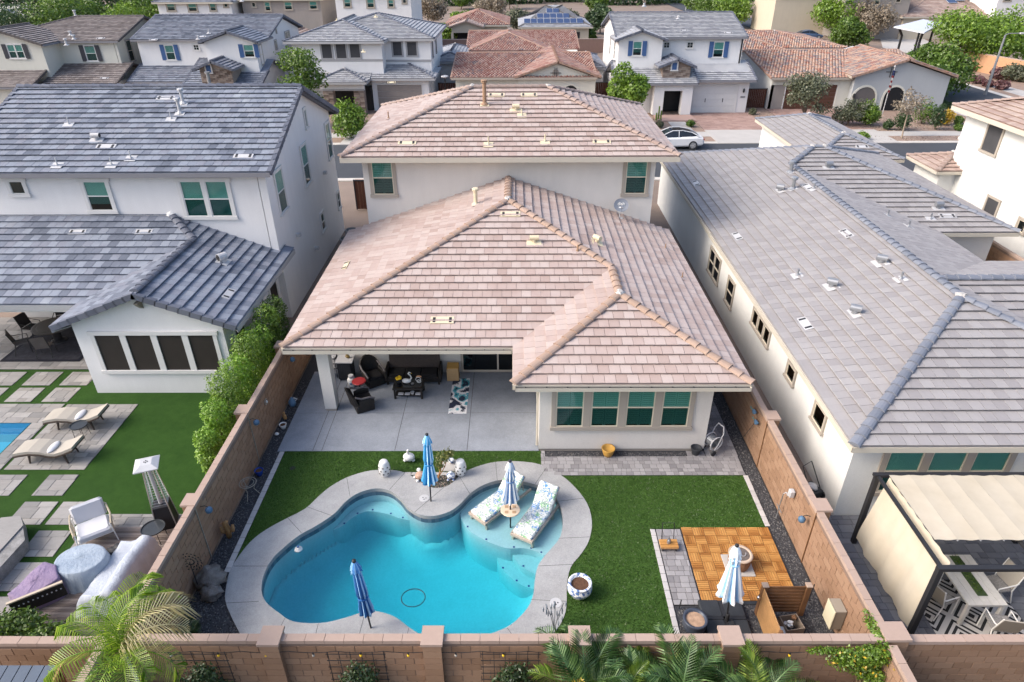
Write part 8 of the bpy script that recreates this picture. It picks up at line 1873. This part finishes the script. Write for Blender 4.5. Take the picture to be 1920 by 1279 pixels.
t = MB(); q0, q1 = wy(1016, 40, 119.5)[0], wy(1046, 40, 119.5)[0]; t.box(q0, 119.5, 0, q1, 119.58, 2.2); t.build('patio_recess', interior_dark, fh5); t = MB(); q2 = wy(1072, 40, 119.5)[0]; t.box(q2, 119.5, 0, q2+1.4, 119.58, 2.2); t.build('door', door_black, fh5)
solar = mat('solar_blue', (.03, .05, .12), .15, .1, spec=.6)
def solar_panel(parent, x, y, z, g, w_, l_):
    M = slope_frame(x, y, z, g); t = MB(); t.xbox(M, w_, l_, .05, c=(w_/2, l_/2, .16)); o = t.build('solar_panel', solar, parent); t = MB(); t.xbox(M, w_+.05, .05, .06, c=(w_/2, 0, .16)); t.xbox(M, w_+.05, .05, .06, c=(w_/2, l_, .16)); t.xbox(M, .04, l_, .06, c=(0, l_/2, .16)); t.build('panel_frame', metal_light, o)
cxp = wy(1038, 10, 122)[0]
for r_, n_ in ((0, 9), (1, 5), (2, 2)):
    for k in range(n_): x_ = cxp-n_*.54+k*1.08; y_ = 119.9+r_*1.75; solar_panel(fh5, x_, y_, 3.0+.36*(y_-119), (0, .36), 1.02, 1.7)
fh6 = thing('house', 'tan-roofed house with four dark solar panels behind the blue-shuttered house', 'house', (22, 108, 0), world=True)
a = gz(1118, 14, 3.2); roof(fh6, [body(18.3, 32, 96, 112, 3.3, .30, 'y'), ], tile_rose, cap_pink, 0, w=.5, e=.5, mortar=False, fas=fascia_cream); wall_part(fh6, [(18.9, 96.6, 31.4, 111.4, 0, 3.1)], stucco_tan)
for u, v in ((1167, 20), (1182, 14), (1196, 7), (1215, 22)):
    x_, y_ = gz(u, v, 4.6); z_ = 3.3+.30*(y_-96); x_, y_ = gz(u, v, min(5.2, z_)); solar_panel(fh6, x_, y_, 3.3+.30*(y_-96), (0, .30), 2.4, 1.6)
fh7 = far_house('grey two-storey house behind the trees at the top right', 128, 1585, 1700, 0, wy(1600, -14, 128)[1], stucco_grey, tile_taupe, cap_taupe, wins=((1588, -6, 1600, 8), (1640, -6, 1651, 8), (1682, -6, 1690, 4)))
fh8 = far_house('cream two-storey house half hidden by trees, top right', 136, 1450, 1570, 0, wy(1500, -14, 136)[1], stucco_tan, tile_taupe, cap_taupe, wins=((1543, -2, 1550, 6),))
fh10 = far_house('white two-storey house at the top right corner', 126, 1862, 1960, 0, wy(1870, -14, 126)[1], stucco_white, tile_taupe, cap_taupe, wins=((1885, -6, 1897, 2),))
fh9 = thing('house', 'house with purplish hip roof and blue solar panels, top right', 'house', (100, 135, 0), world=True); a = wy(1690, 20, 128)[0]; b = wy(1880, 20, 128)[0]
roof(fh9, [body(a, b, 127, 150, 3.6, .33, 'x')], tile_rose, cap_pink, 0, w=.6, e=.6, mortar=False, fas=fascia_cream); wall_part(fh9, [(a+.6, 127.6, b-.6, 149, 0, 3.4)], stucco_tan)
for k in range(7): x_ = wy(1790, 10, 130)[0]+k*1.7; y_ = 132+(k % 3)*.9; solar_panel(fh9, x_, y_, 3.6+.33*(y_-127), (0, .33), 1.6, 2.6)
for k, (u, lb) in enumerate(((1300, 'roofline beyond the trees, top right of centre'), (1400, 'pale roof far behind the street corner'))): pass

# ================================================================== VEGETATION
# topiary hedge between left neighbour and the pool yard: separate clipped shrubs
hg = [(-9.1, 15.35, .36, 1.95, leaf_lime), (-9.1, 16.25, .44, 2.35, leaf_lime), (-9.15, 17.25, .52, 2.75, leaf_bright), (-9.15, 18.3, .52, 2.65, leaf_lime), (-9.1, 19.3, .52, 2.95, leaf_bright), (-9.15, 20.3, .52, 2.7, leaf_lime), (-9.1, 21.3, .50, 2.95, leaf_bright), (-9.15, 22.3, .46, 2.8, leaf_green)]
hl = ['lime-leaved clipped shrub at the near end of the hedge', 'clipped shrub second from the near end of the hedge', 'clipped shrub third from the near end of the hedge', 'clipped shrub in the middle of the hedge, nearer one', 'clipped shrub in the middle of the hedge, farther one', 'clipped shrub third from the far end of the hedge', 'clipped shrub second from the far end of the hedge', 'clipped shrub at the far end of the hedge below the roof corner']
for k, (x_, y_, r_, h_, m_) in enumerate(hg):
    root = thing('hedge_shrub', hl[k], 'hedge shrub', (x_, y_, 0), world=True, group='clipped shrubs of the hedge'); t = MB(); t.tube([(x_, y_, 0), (x_, y_, h_*.7)], [.04, .02], 5); t.build('stem', bark, root)
    bl_ = [(x_, y_, h_*.25, r_*.85, r_*.85, h_*.3), (x_, y_, h_*.55, r_, r_, h_*.32), (x_, y_, h_*.80, r_*.95, r_*.95, h_*.20)]
    leaf_cloud('foliage', m_, root, bl_, 6500, .034, 100+k, .80, up=.7)
bush('shrub', 'dark green bush at the lower left beside the mulch', -11.55, 9.75, .8, .95, leaf_green, seed=5, n=3600, size=.045, ry=.6)
bush('shrub', 'second green bush behind the palm, right of the mulch', -10.55, 9.55, .7, .85, leaf_green, seed=6, n=3000, size=.045, ry=.55)
# palms
def frond_mesh(name, m, L=1.3, droop=.9, n=38, leaf=.34, curl=.0, wid=.014, seed=1, vee=.35):
    rg = random.Random(seed); V = []; R = []
    pts = []; p = Vector((0, 0, 0)); a = 1.15
    for i in range(n+1):
        pts.append(p.copy()); a -= droop*2.0/n*(.4+1.2*i/n); p = p+Vector((math.cos(a), 0, math.sin(a)))*L/n
    mb = MB(); mb.tube(pts[::3], [.018*(1-i/(len(pts[::3])))+.004 for i in range(len(pts[::3]))], 4, .9)
    for i in range(3, n+1):
        u = i/n; d_ = (pts[i]-pts[i-1]).normalized(); up_ = Vector((-d_.z, 0, d_.x))
        ll = leaf*math.sin(PI*min(1, .18+.80*u))**.6*(1.05 if u < .9 else .7)
        for s_ in (-1, 1):
            out = (Vector((0, s_, 0))*1.0+d_*(.55+.5*u)+up_*(vee+rg.uniform(-.1, .15))).normalized(); q = pts[i]; mid_ = q+out*ll*.55; tip = q+out*ll*.95+Vector((0, 0, -1))*ll*(.22+curl+rg.uniform(0, .15)); sw_ = d_*wid
            mb.add([q-sw_*.6, q+sw_*.6, mid_+sw_, tip, mid_-sw_], [(0, 1, 2, 3, 4)], rg.random()*.8+.1)
    me = bpy.data.meshes.new(name); me.from_pydata(mb.v, [], mb.f); at = me.attributes.new('rnd', 'FLOAT', 'FACE'); at.data.foreach_set('value', mb.r); me.materials.append(m); return me
leaf_feather = leaf_mat('leaf_feather', (.07, .15, .01), (.19, .34, .02), (.42, .54, .06), .45)
fr_feather = [frond_mesh('frond', leaf_feather, 1.6, 1.15, 38, .52, .50, .011, s_) for s_ in (1, 2)]
fr_phoenix = [frond_mesh('frond', leaf_palm_dk, 1.25, .95, 42, .30, .0, .010, s_) for s_ in (3, 4)]
fr_phoenix_l = frond_mesh('frond', leaf_palm, 1.2, .8, 42, .30, .0, .010, 5)
fr_dry = frond_mesh('frond', leaf_tan, 1.35, 1.35, 34, .42, .45, .011, 6)
fr_yel = frond_mesh('frond', leaf_yellow, .8, .6, 26, .24, .0, .010, 7)
fr_small = frond_mesh('frond', leaf_dark, .7, .7, 24, .22, .1, .011, 8)
def palm(label, x, y, z, specs, trunk_h=0, tr_r=.09, m=None, name='palm', group=None):
    root = thing(name, label, 'palm', (x, y, 0), world=True, group=group)
    t = MB(); t.tube([(x, y, 0), (x, y, max(z, .2))], [tr_r*1.3, tr_r], 8); t.build('trunk', m or bark, root)
    for me, az, tilt, sc_, roll in specs:
        o = link('frond', me, root); M = Matrix.Translation(Vector((x, y, z))-org_of(root)) @ Matrix.Rotation(R_(az), 4, 'Z') @ Matrix.Rotation(-R_(tilt), 4, 'Y') @ Matrix.Rotation(R_(roll), 4, 'X') @ Matrix.Diagonal((sc_, sc_, sc_, 1)); o.matrix_local = M
    return root
ff = fr_feather
palm('tall bright green feather palm rising over the wall at the lower left', -7.3, 7.7, 2.75, [(ff[0], 165, -2, 1.0, 0), (ff[1], 90, 12, 1.1, 5), (ff[0], 72, -8, 1.0, -5), (ff[1], 200, -25, 1.0, 0), (ff[0], 262, -45, .95, 0), (ff[1], 300, -48, .9, 0), (ff[0], 350, -35, .9, 0), (fr_dry, 30, 12, 1.35, 0), (fr_dry, 18, 2, 1.2, 8), (ff[0], 125, 10, .9, 0), (ff[1], 232, -50, .9, 0), (ff[0], 145, 30, .9, 0), (ff[1], 60, 35, .95, 0), (ff[0], 325, -10, .8, 0)], tr_r=.028, m=metal_light)
def ring_specs(n_, seed, ms, t0=-20, t1=45, s0=.8, s1=1.1, a0=0, a1=360):
    rg = random.Random(seed); return [(rg.choice(ms), a0+(a1-a0)*k/n_+rg.uniform(-12, 12), rg.uniform(t0, t1), rg.uniform(s0, s1), rg.uniform(-12, 12)) for k in range(n_)]
palm('leftmost of the low date palms in front of the wall, with one yellow frond', 1.3, 7.7, .55, ring_specs(22, 1, fr_phoenix+[fr_phoenix_l], -15, 40, 1.45, 1.8)+[(fr_yel, 60, 55, 1.9, 0)], tr_r=.13, group='low date palms before the front wall')
palm('middle low date palm in front of the wall', 3.25, 7.65, .5, ring_specs(20, 2, fr_phoenix+[fr_phoenix_l], -10, 42, 1.4, 1.75), tr_r=.13, group='low date palms before the front wall')
palm('rightmost of the low date palms in front of the wall', 4.8, 7.7, .45, ring_specs(18, 3, fr_phoenix+[fr_phoenix_l], -12, 42, 1.3, 1.6), tr_r=.13, group='low date palms before the front wall')
palm('small date palm between the leftmost and middle palms', 2.25, 7.95, .65, ring_specs(11, 4, [fr_phoenix_l, fr_phoenix[0]], 0, 48, 1.0, 1.25), tr_r=.10, group='low date palms before the front wall')
palm('spiky young palm growing on the deck corner behind the front wall', .62, 9.35, .12, ring_specs(14, 5, [fr_small], 0, 60, .9, 1.1), tr_r=.05, name='young_palm')
palm('dark spiky plant in the gravel behind the wall near the boulder', -7.35, 9.5, .10, ring_specs(16, 6, [fr_small], 0, 60, 1.0, 1.3), tr_r=.05, name='young_palm')
leafm = leaf_cloud
# low dark undergrowth under the palms
sheet('planting_bed', [[(-20, 4), (20, 4), (20, 8.6), (-20, 8.6)]], -.03, mat('dark_bed', (.035, .028, .022), .95, .3, 3, 30))
uc = leaf_cloud('undergrowth', leaf_dark, None, [(2.0, 7.6, .3, 2.2, .5, .35), (4.4, 7.7, .3, 1.6, .5, .3), (-3, 8.2, .1, 4.5, .25, .15)], 7000, .06, 61, .2, kind='stuff')
# creeper on the right corner
cr = thing('climbing_vine', 'bright creeper with yellow flowers spilling over the wall corner, bottom right', 'vine', (7.2, 8.5, 0), world=True)
t = MB()
for k in range(7): t.tube([(7.15+.05*k, 8.42, 0), (7.2+.06*k, 8.38, .6), (7.0+.1*k, 8.42, 1.2), (6.9+.14*k, 8.5, 1.7)], [.02, .015, .01, .006], 5)
t.build('stem', mat('dry_stem', (.30, .22, .12), .9, .2), cr)
leaf_cloud('foliage', leaf_bright, cr, [(6.95, 8.42, 1.45, .55, .16, .32), (7.3, 8.42, 1.6, .4, .2, .25), (7.45, 8.3, .8, .22, .2, .5), (6.4, 8.5, 1.62, .5, .08, .08), (7.5, 8.9, 1.75, .14, .5, .12), (7.25, 8.4, 1.1, .3, .14, .25)], 5200, .030, 71, .45)
fy = leaf_cloud('flowers', leaf_yellow, cr, [(6.9, 8.36, 1.5, .5, .18, .3), (7.3, 8.3, 1.5, .3, .2, .3)], 60, .035, 72, .9)
dw = thing('storage_drum', 'pale rounded lid at the bottom edge below the creeper', 'drum', (6.45, 7.95, 0)); t = MB(); t.lathe([(.26, 0), (.27, .45), (.25, .55), (.15, .6), (0, .61)], 22); t.build('body', cushion_beige, dw, smooth=True)
# street trees and shrubs near
tree('tree', 'feathery light green tree beside the white hip-roofed house', -18.9, 62, 7.3, 2.4, leaf_green, seed=11, n=6000, size=.13, low=.08, shell=.3)
x_, y_ = gz(436, 157, 2.4); bush('shrub', 'low round green treetop poking above the left neighbour ridge', wy(436, 150, 60.5)[0], 60.5, 1.6, 3.7, leaf_bright, seed=12, n=3000, size=.12)
bush('shrub', 'round bright bush in the gap between left neighbour and pink-roofed house', -14.0, 58.0, 1.7, 3.1, leaf_bright, seed=13, n=4200, size=.11)
tree('tree', 'dense rounded green tree in front of the blue-shuttered house porch', 10.1, 62.0, 5.7, 2.05, leaf_bright, seed=14, n=9000, size=.12, low=.16, squash=1.0, shell=.65)
tree('tree', 'olive-grey scrubby tree in front of the brown garage door', 26.4, 63.0, 4.6, 2.3, leaf_olive, seed=15, n=4200, size=.11, low=.15, shell=.15)
tree('tree', 'sprawling olive-grey shrub tree left of the round green bush', 30.4, 62.3, 2.6, 1.6, leaf_olive, seed=16, n=2400, size=.10, low=.1, shell=.15)
bush('shrub', 'perfectly round bright green bush before the arched porch', 32.0, 62.3, 1.15, 2.1, leaf_bright, seed=17, n=3200, size=.09)
x_, y_ = gz(1695, 262); tree('tree', 'small bare-branched street tree with a few green leaves before the arched house', x_, y_+.4, 4.8, 1.5, leaf_dry, seed=18, n=1000, size=.09, low=.35, shell=.1, bm=bark_pale, tr=.07)
for k, (u, v, r_, h_, m_, lb) in enumerate([(1663, 243, .5, .9, leaf_dark, 'small dark shrub in the gravel right of the round bush'), (1688, 244, .85, 1.7, leaf_dark, 'clipped dark shrub behind the bare street tree'), (1727, 232, 1.1, 2.2, leaf_green, 'large clipped shrub right of the bare street tree'), (1752, 243, .8, 2.2, leaf_dark, 'upright dark clipped shrub left of the yellow bush'), (1770, 235, .75, 1.4, leaf_yellow, 'golden-yellow rounded bush at the pavement corner'), (1795, 233, .5, .7, leaf_green, 'small green shrub right of the yellow bush, farther'), (1796, 245, .5, .6, leaf_green, 'small green shrub right of the yellow bush, nearer'), (1615, 262, .7, .7, leaf_bright, 'low lime shrub at the edge of the silver roof'), (1410, 215, .4, .6, leaf_olive, 'grey-green tuft by the driveway of the blue-shuttered house'), (1294, 238, .5, .6, leaf_green, 'small round shrub beside the white garage driveway'), (1236, 240, .4, .7, leaf_olive, 'thin shrub by the path before the porch'), (1765, 200, .8, .6, leaf_dark, 'low dark shrub at the side street corner, left'), (1780, 203, .9, .6, leaf_dark, 'low dark shrub at the side street corner, right')]):
    x_, y_ = gz(u, v); bush('shrub', lb, x_, y_, r_, h_, m_, seed=200+k, n=1100, size=.07+.02*(r_ > .7), group='front yard shrubs across the street')
ctx, cty = gz(1234, 226); ca = thing('cactus', 'little potted column cactus left of the porch step', 'cactus', (ctx, cty, 0)); t = MB()
for dx, h_ in ((0, 1.3), (.22, .9), (-.2, .7)): t.tube([(dx, 0, 0), (dx, 0, h_)], [.09, .07], 7)
t.build('column', leaf_green, ca)
# mid-distance trees along the right
mt = [(1752, 178, 5.6, 3.3, leaf_green, 'broad green tree right of the arched house'), (1735, 190, 3.8, 2.2, leaf_green, 'lower green tree hugging the arched house corner'),
      (1800, 128, 6.6, 5.2, leaf_bright, 'big bright feathery tree right of the park shelter'), (1850, 122, 6.6, 5.2, leaf_bright, 'bright feathery tree before the orange wall'), (1915, 118, 6.4, 4.8, leaf_green, 'green tree at the right edge above the orange wall'),
      (1590, 92, 4.2, 3.2, leaf_green, 'green tree behind the arched house roof, left'), (1565, 70, 6.5, 5.0, leaf_bright, 'bright green tree behind the orange-tiled house'), (1530, 60, 6, 4.5, leaf_bright, 'yellow-green tree by the far street bend'),
      (1632, 75, 6.6, 4.6, leaf_dry, 'leafless pinkish tree left of the park shelter'), (1688, 50, 7.2, 5.6, leaf_dark, 'dark green tree behind the park shelter, left'), (1770, 38, 7.4, 6.2, leaf_dark, 'dark tree row behind the shelter, first'), (1815, 44, 7.4, 6.2, leaf_dark, 'dark tree row behind the shelter, second'), (1860, 52, 7.2, 6.0, leaf_olive, 'dark tree row behind the shelter, third'), (1905, 60, 7.0, 5.8, leaf_dark, 'dark tree row behind the shelter, last at the edge'),
      (1495, 52, 6.2, 4.8, leaf_green, 'mid green tree right of the street sign'), (1450, 22, 4.0, 4.0, leaf_green, 'low green tree beyond the far corner'), (1345, 48, 6.4, 5.4, leaf_green, 'green tree cluster behind the grey roof, left'), (1375, 52, 5.8, 4.6, leaf_bright, 'green tree cluster behind the grey roof, right'), (1310, 26, 6, 5, leaf_green, 'green tree beside the far street'),
      (1125, 62, 4.8, 3.2, leaf_dark, 'dark tree between the solar house and the blue-shuttered house'), (1118, 30, 4.6, 3.0, leaf_green, 'round-topped tree behind the tan roof'), (925, 48, 5.2, 3.6, leaf_dry, 'pale leafless tree right of the terracotta house'), (812, 46, 5.6, 4.0, leaf_dry, 'pale leafless tree left of the terracotta house'), (980, 62, 4.2, 3.4, leaf_olive, 'olive tree in front of the solar-panelled house, left'), (1068, 62, 4.0, 3.2, leaf_olive, 'olive tree in front of the solar-panelled house, right'), (890, 62, 3.6, 2.8, leaf_green, 'green tree before the terracotta porch'), (868, 62, 3.6, 2.4, leaf_bright, 'lime tree before the terracotta porch, left'),
      (838, 84, 3.2, 2.2, leaf_bright, 'bright shrub tree left of the red-tiled house'), (1102, 84, 2.6, 1.8, leaf_green, 'green shrub tree right of the red-tiled house'), (865, 12, 6.5, 4.5, leaf_green, 'tree at the top edge behind the white house'), (955, 12, 7, 3.6, leaf_dark, 'dark tree at the top edge left of the solar house')]
for k, (u, v, h_, r_, m_, lb) in enumerate(mt):
    x_, y_ = gz(u, v)
    if y_ > 200: y_ = 200; x_ = wy(u, v, 200)[0]
    tree('tree', lb, x_, y_, h_, r_, m_, seed=300+k, n=7500 if y_ < 120 else 5200, size=.10+.0008*y_, low=.2, group='trees beyond the houses', shell=.35 if m_ is not leaf_dry else .1, bm=bark_pale if m_ is leaf_dry else bark, tr=.15)
lt = [(100, 22, 6, 4.0, leaf_green, 'first round dark green tree behind the brown-tiled ridge'), (132, 22, 6, 4.0, leaf_green, 'second round green tree behind the brown-tiled ridge'), (205, 24, 5.6, 3.6, leaf_green, 'third green tree behind the brown-tiled ridge'), (245, 24, 5.2, 3.4, leaf_bright, 'yellow-green tree behind the brown-tiled ridge'), (285, 26, 6.6, 4.2, leaf_green, 'tall green tree left of the white house at the top'), (175, 22, 5, 3.2, leaf_dark, 'dark tree in the car park, upper left'), (30, 26, 5.5, 5, leaf_dark, 'dark tree by the car park at the top left corner'), (60, 14, 5.5, 5, leaf_dark, 'dark tree in the car park, farther back'), (5, 40, 4.5, 2.5, leaf_dark, 'small dark tree at the left edge by the brown roof'),
      (555, 50, 4.2, 3.0, leaf_olive, 'olive tree between the white houses, left of the garage gable'), (610, 48, 4.0, 3.0, leaf_olive, 'orange-green tree right of the garage gable'), (262, 6, 4, 3, leaf_red, 'dark red flowering tree at the top left')]
for k, (u, v, h_, r_, m_, lb) in enumerate(lt):
    x_, y_ = gz(u, v); k2 = min(1, 150/y_) if y_ > 150 else 1
    if u < 300 and y_ > 104: y_ = 104+ (k % 3)*6; x_ = wy(u, v, y_)[0]; h_ *= 1.45; r_ *= 1.2
    elif y_ > 96: y_ = 92; x_ = wy(u, v, 92)[0]
    tree('tree', lb, x_, y_, h_, r_, m_, seed=400+k, n=6000, size=.18, low=.12, group='trees beyond the houses', shell=.4, tr=.15)
for k, (u, v, r_, h_, m_, lb) in enumerate([(860, 72, .9, 1.4, leaf_red, 'magenta bougainvillea at the brown wall left of the red-tiled house'), (1440, 24, 1.6, 2.2, leaf_red, 'crimson bush beyond the far street corner'), (1095, 76, 1.4, 1.5, leaf_rose, 'pink-grey shrub right of the solar-panelled house, nearer'), (1075, 70, 1.2, 1.4, leaf_rose, 'pink-grey shrub in front of the solar-panelled house wall'), (1415, 28, 1.8, 1.4, leaf_olive, 'pale grass mound at the far street corner'), (1820, 130, 1.6, 1.4, leaf_olive, 'sage mound at the left end of the orange wall'), (1806, 133, 1.2, 1.2, leaf_olive, 'small sage mound at the orange wall'), (1795, 128, 1, 1.2, leaf_yellow, 'orange-leaved shrub left of the orange wall'), (1868, 149, 1.0, 1.3, leaf_rose, 'rosy shrub in front of the orange wall'), (1893, 152, 1.5, 2.0, leaf_olive, 'round olive bush before the orange wall, left'), (1918, 154, 1.3, 1.8, leaf_olive, 'round olive bush before the orange wall, right edge'), (1830, 157, .9, .9, leaf_rose, 'reddish shrub on the verge left of the street light'), (1852, 163, .7, .7, leaf_rose, 'small reddish shrub behind the street light'), (1876, 168, .9, .9, leaf_rose, 'reddish shrub on the verge right of the street light'), (1787, 146, .7, .8, leaf_dark, 'dark shrub at the verge corner of the side street'), (1545, 52, 2.2, 1.6, leaf_rose, 'rusty shrub row at the street bend'), (1455, 44, 2.0, 1.2, leaf_olive, 'low shrub in the corner bed, left'), (1480, 56, 1.4, 1.0, leaf_olive, 'low shrub in the corner bed, right')]):
    x_, y_ = gz(u, v); bush('shrub', lb, x_, y_, r_, h_, m_, seed=500+k, n=900, size=.12+.0006*y_, group='shrubs beyond the houses')
# distant ground cover and rooftops so the view goes on behind the last houses
leaf_cloud('distant_woods', leaf_dark, None, [(wy(u, 0, 215+7*(k % 3))[0], 215+7*(k % 3), 3.0, 14, 6, 4.5) for k, u in enumerate(range(-150, 2080, 110))], 34000, .55, 91, .4, kind='stuff')
ag = thing('corner_post', 'x', 'x') if False else None
print('objects', len(bpy.data.objects), 'tris', sum(len(o.data.polygons) for o in bpy.data.objects if o.type=='MESH'))
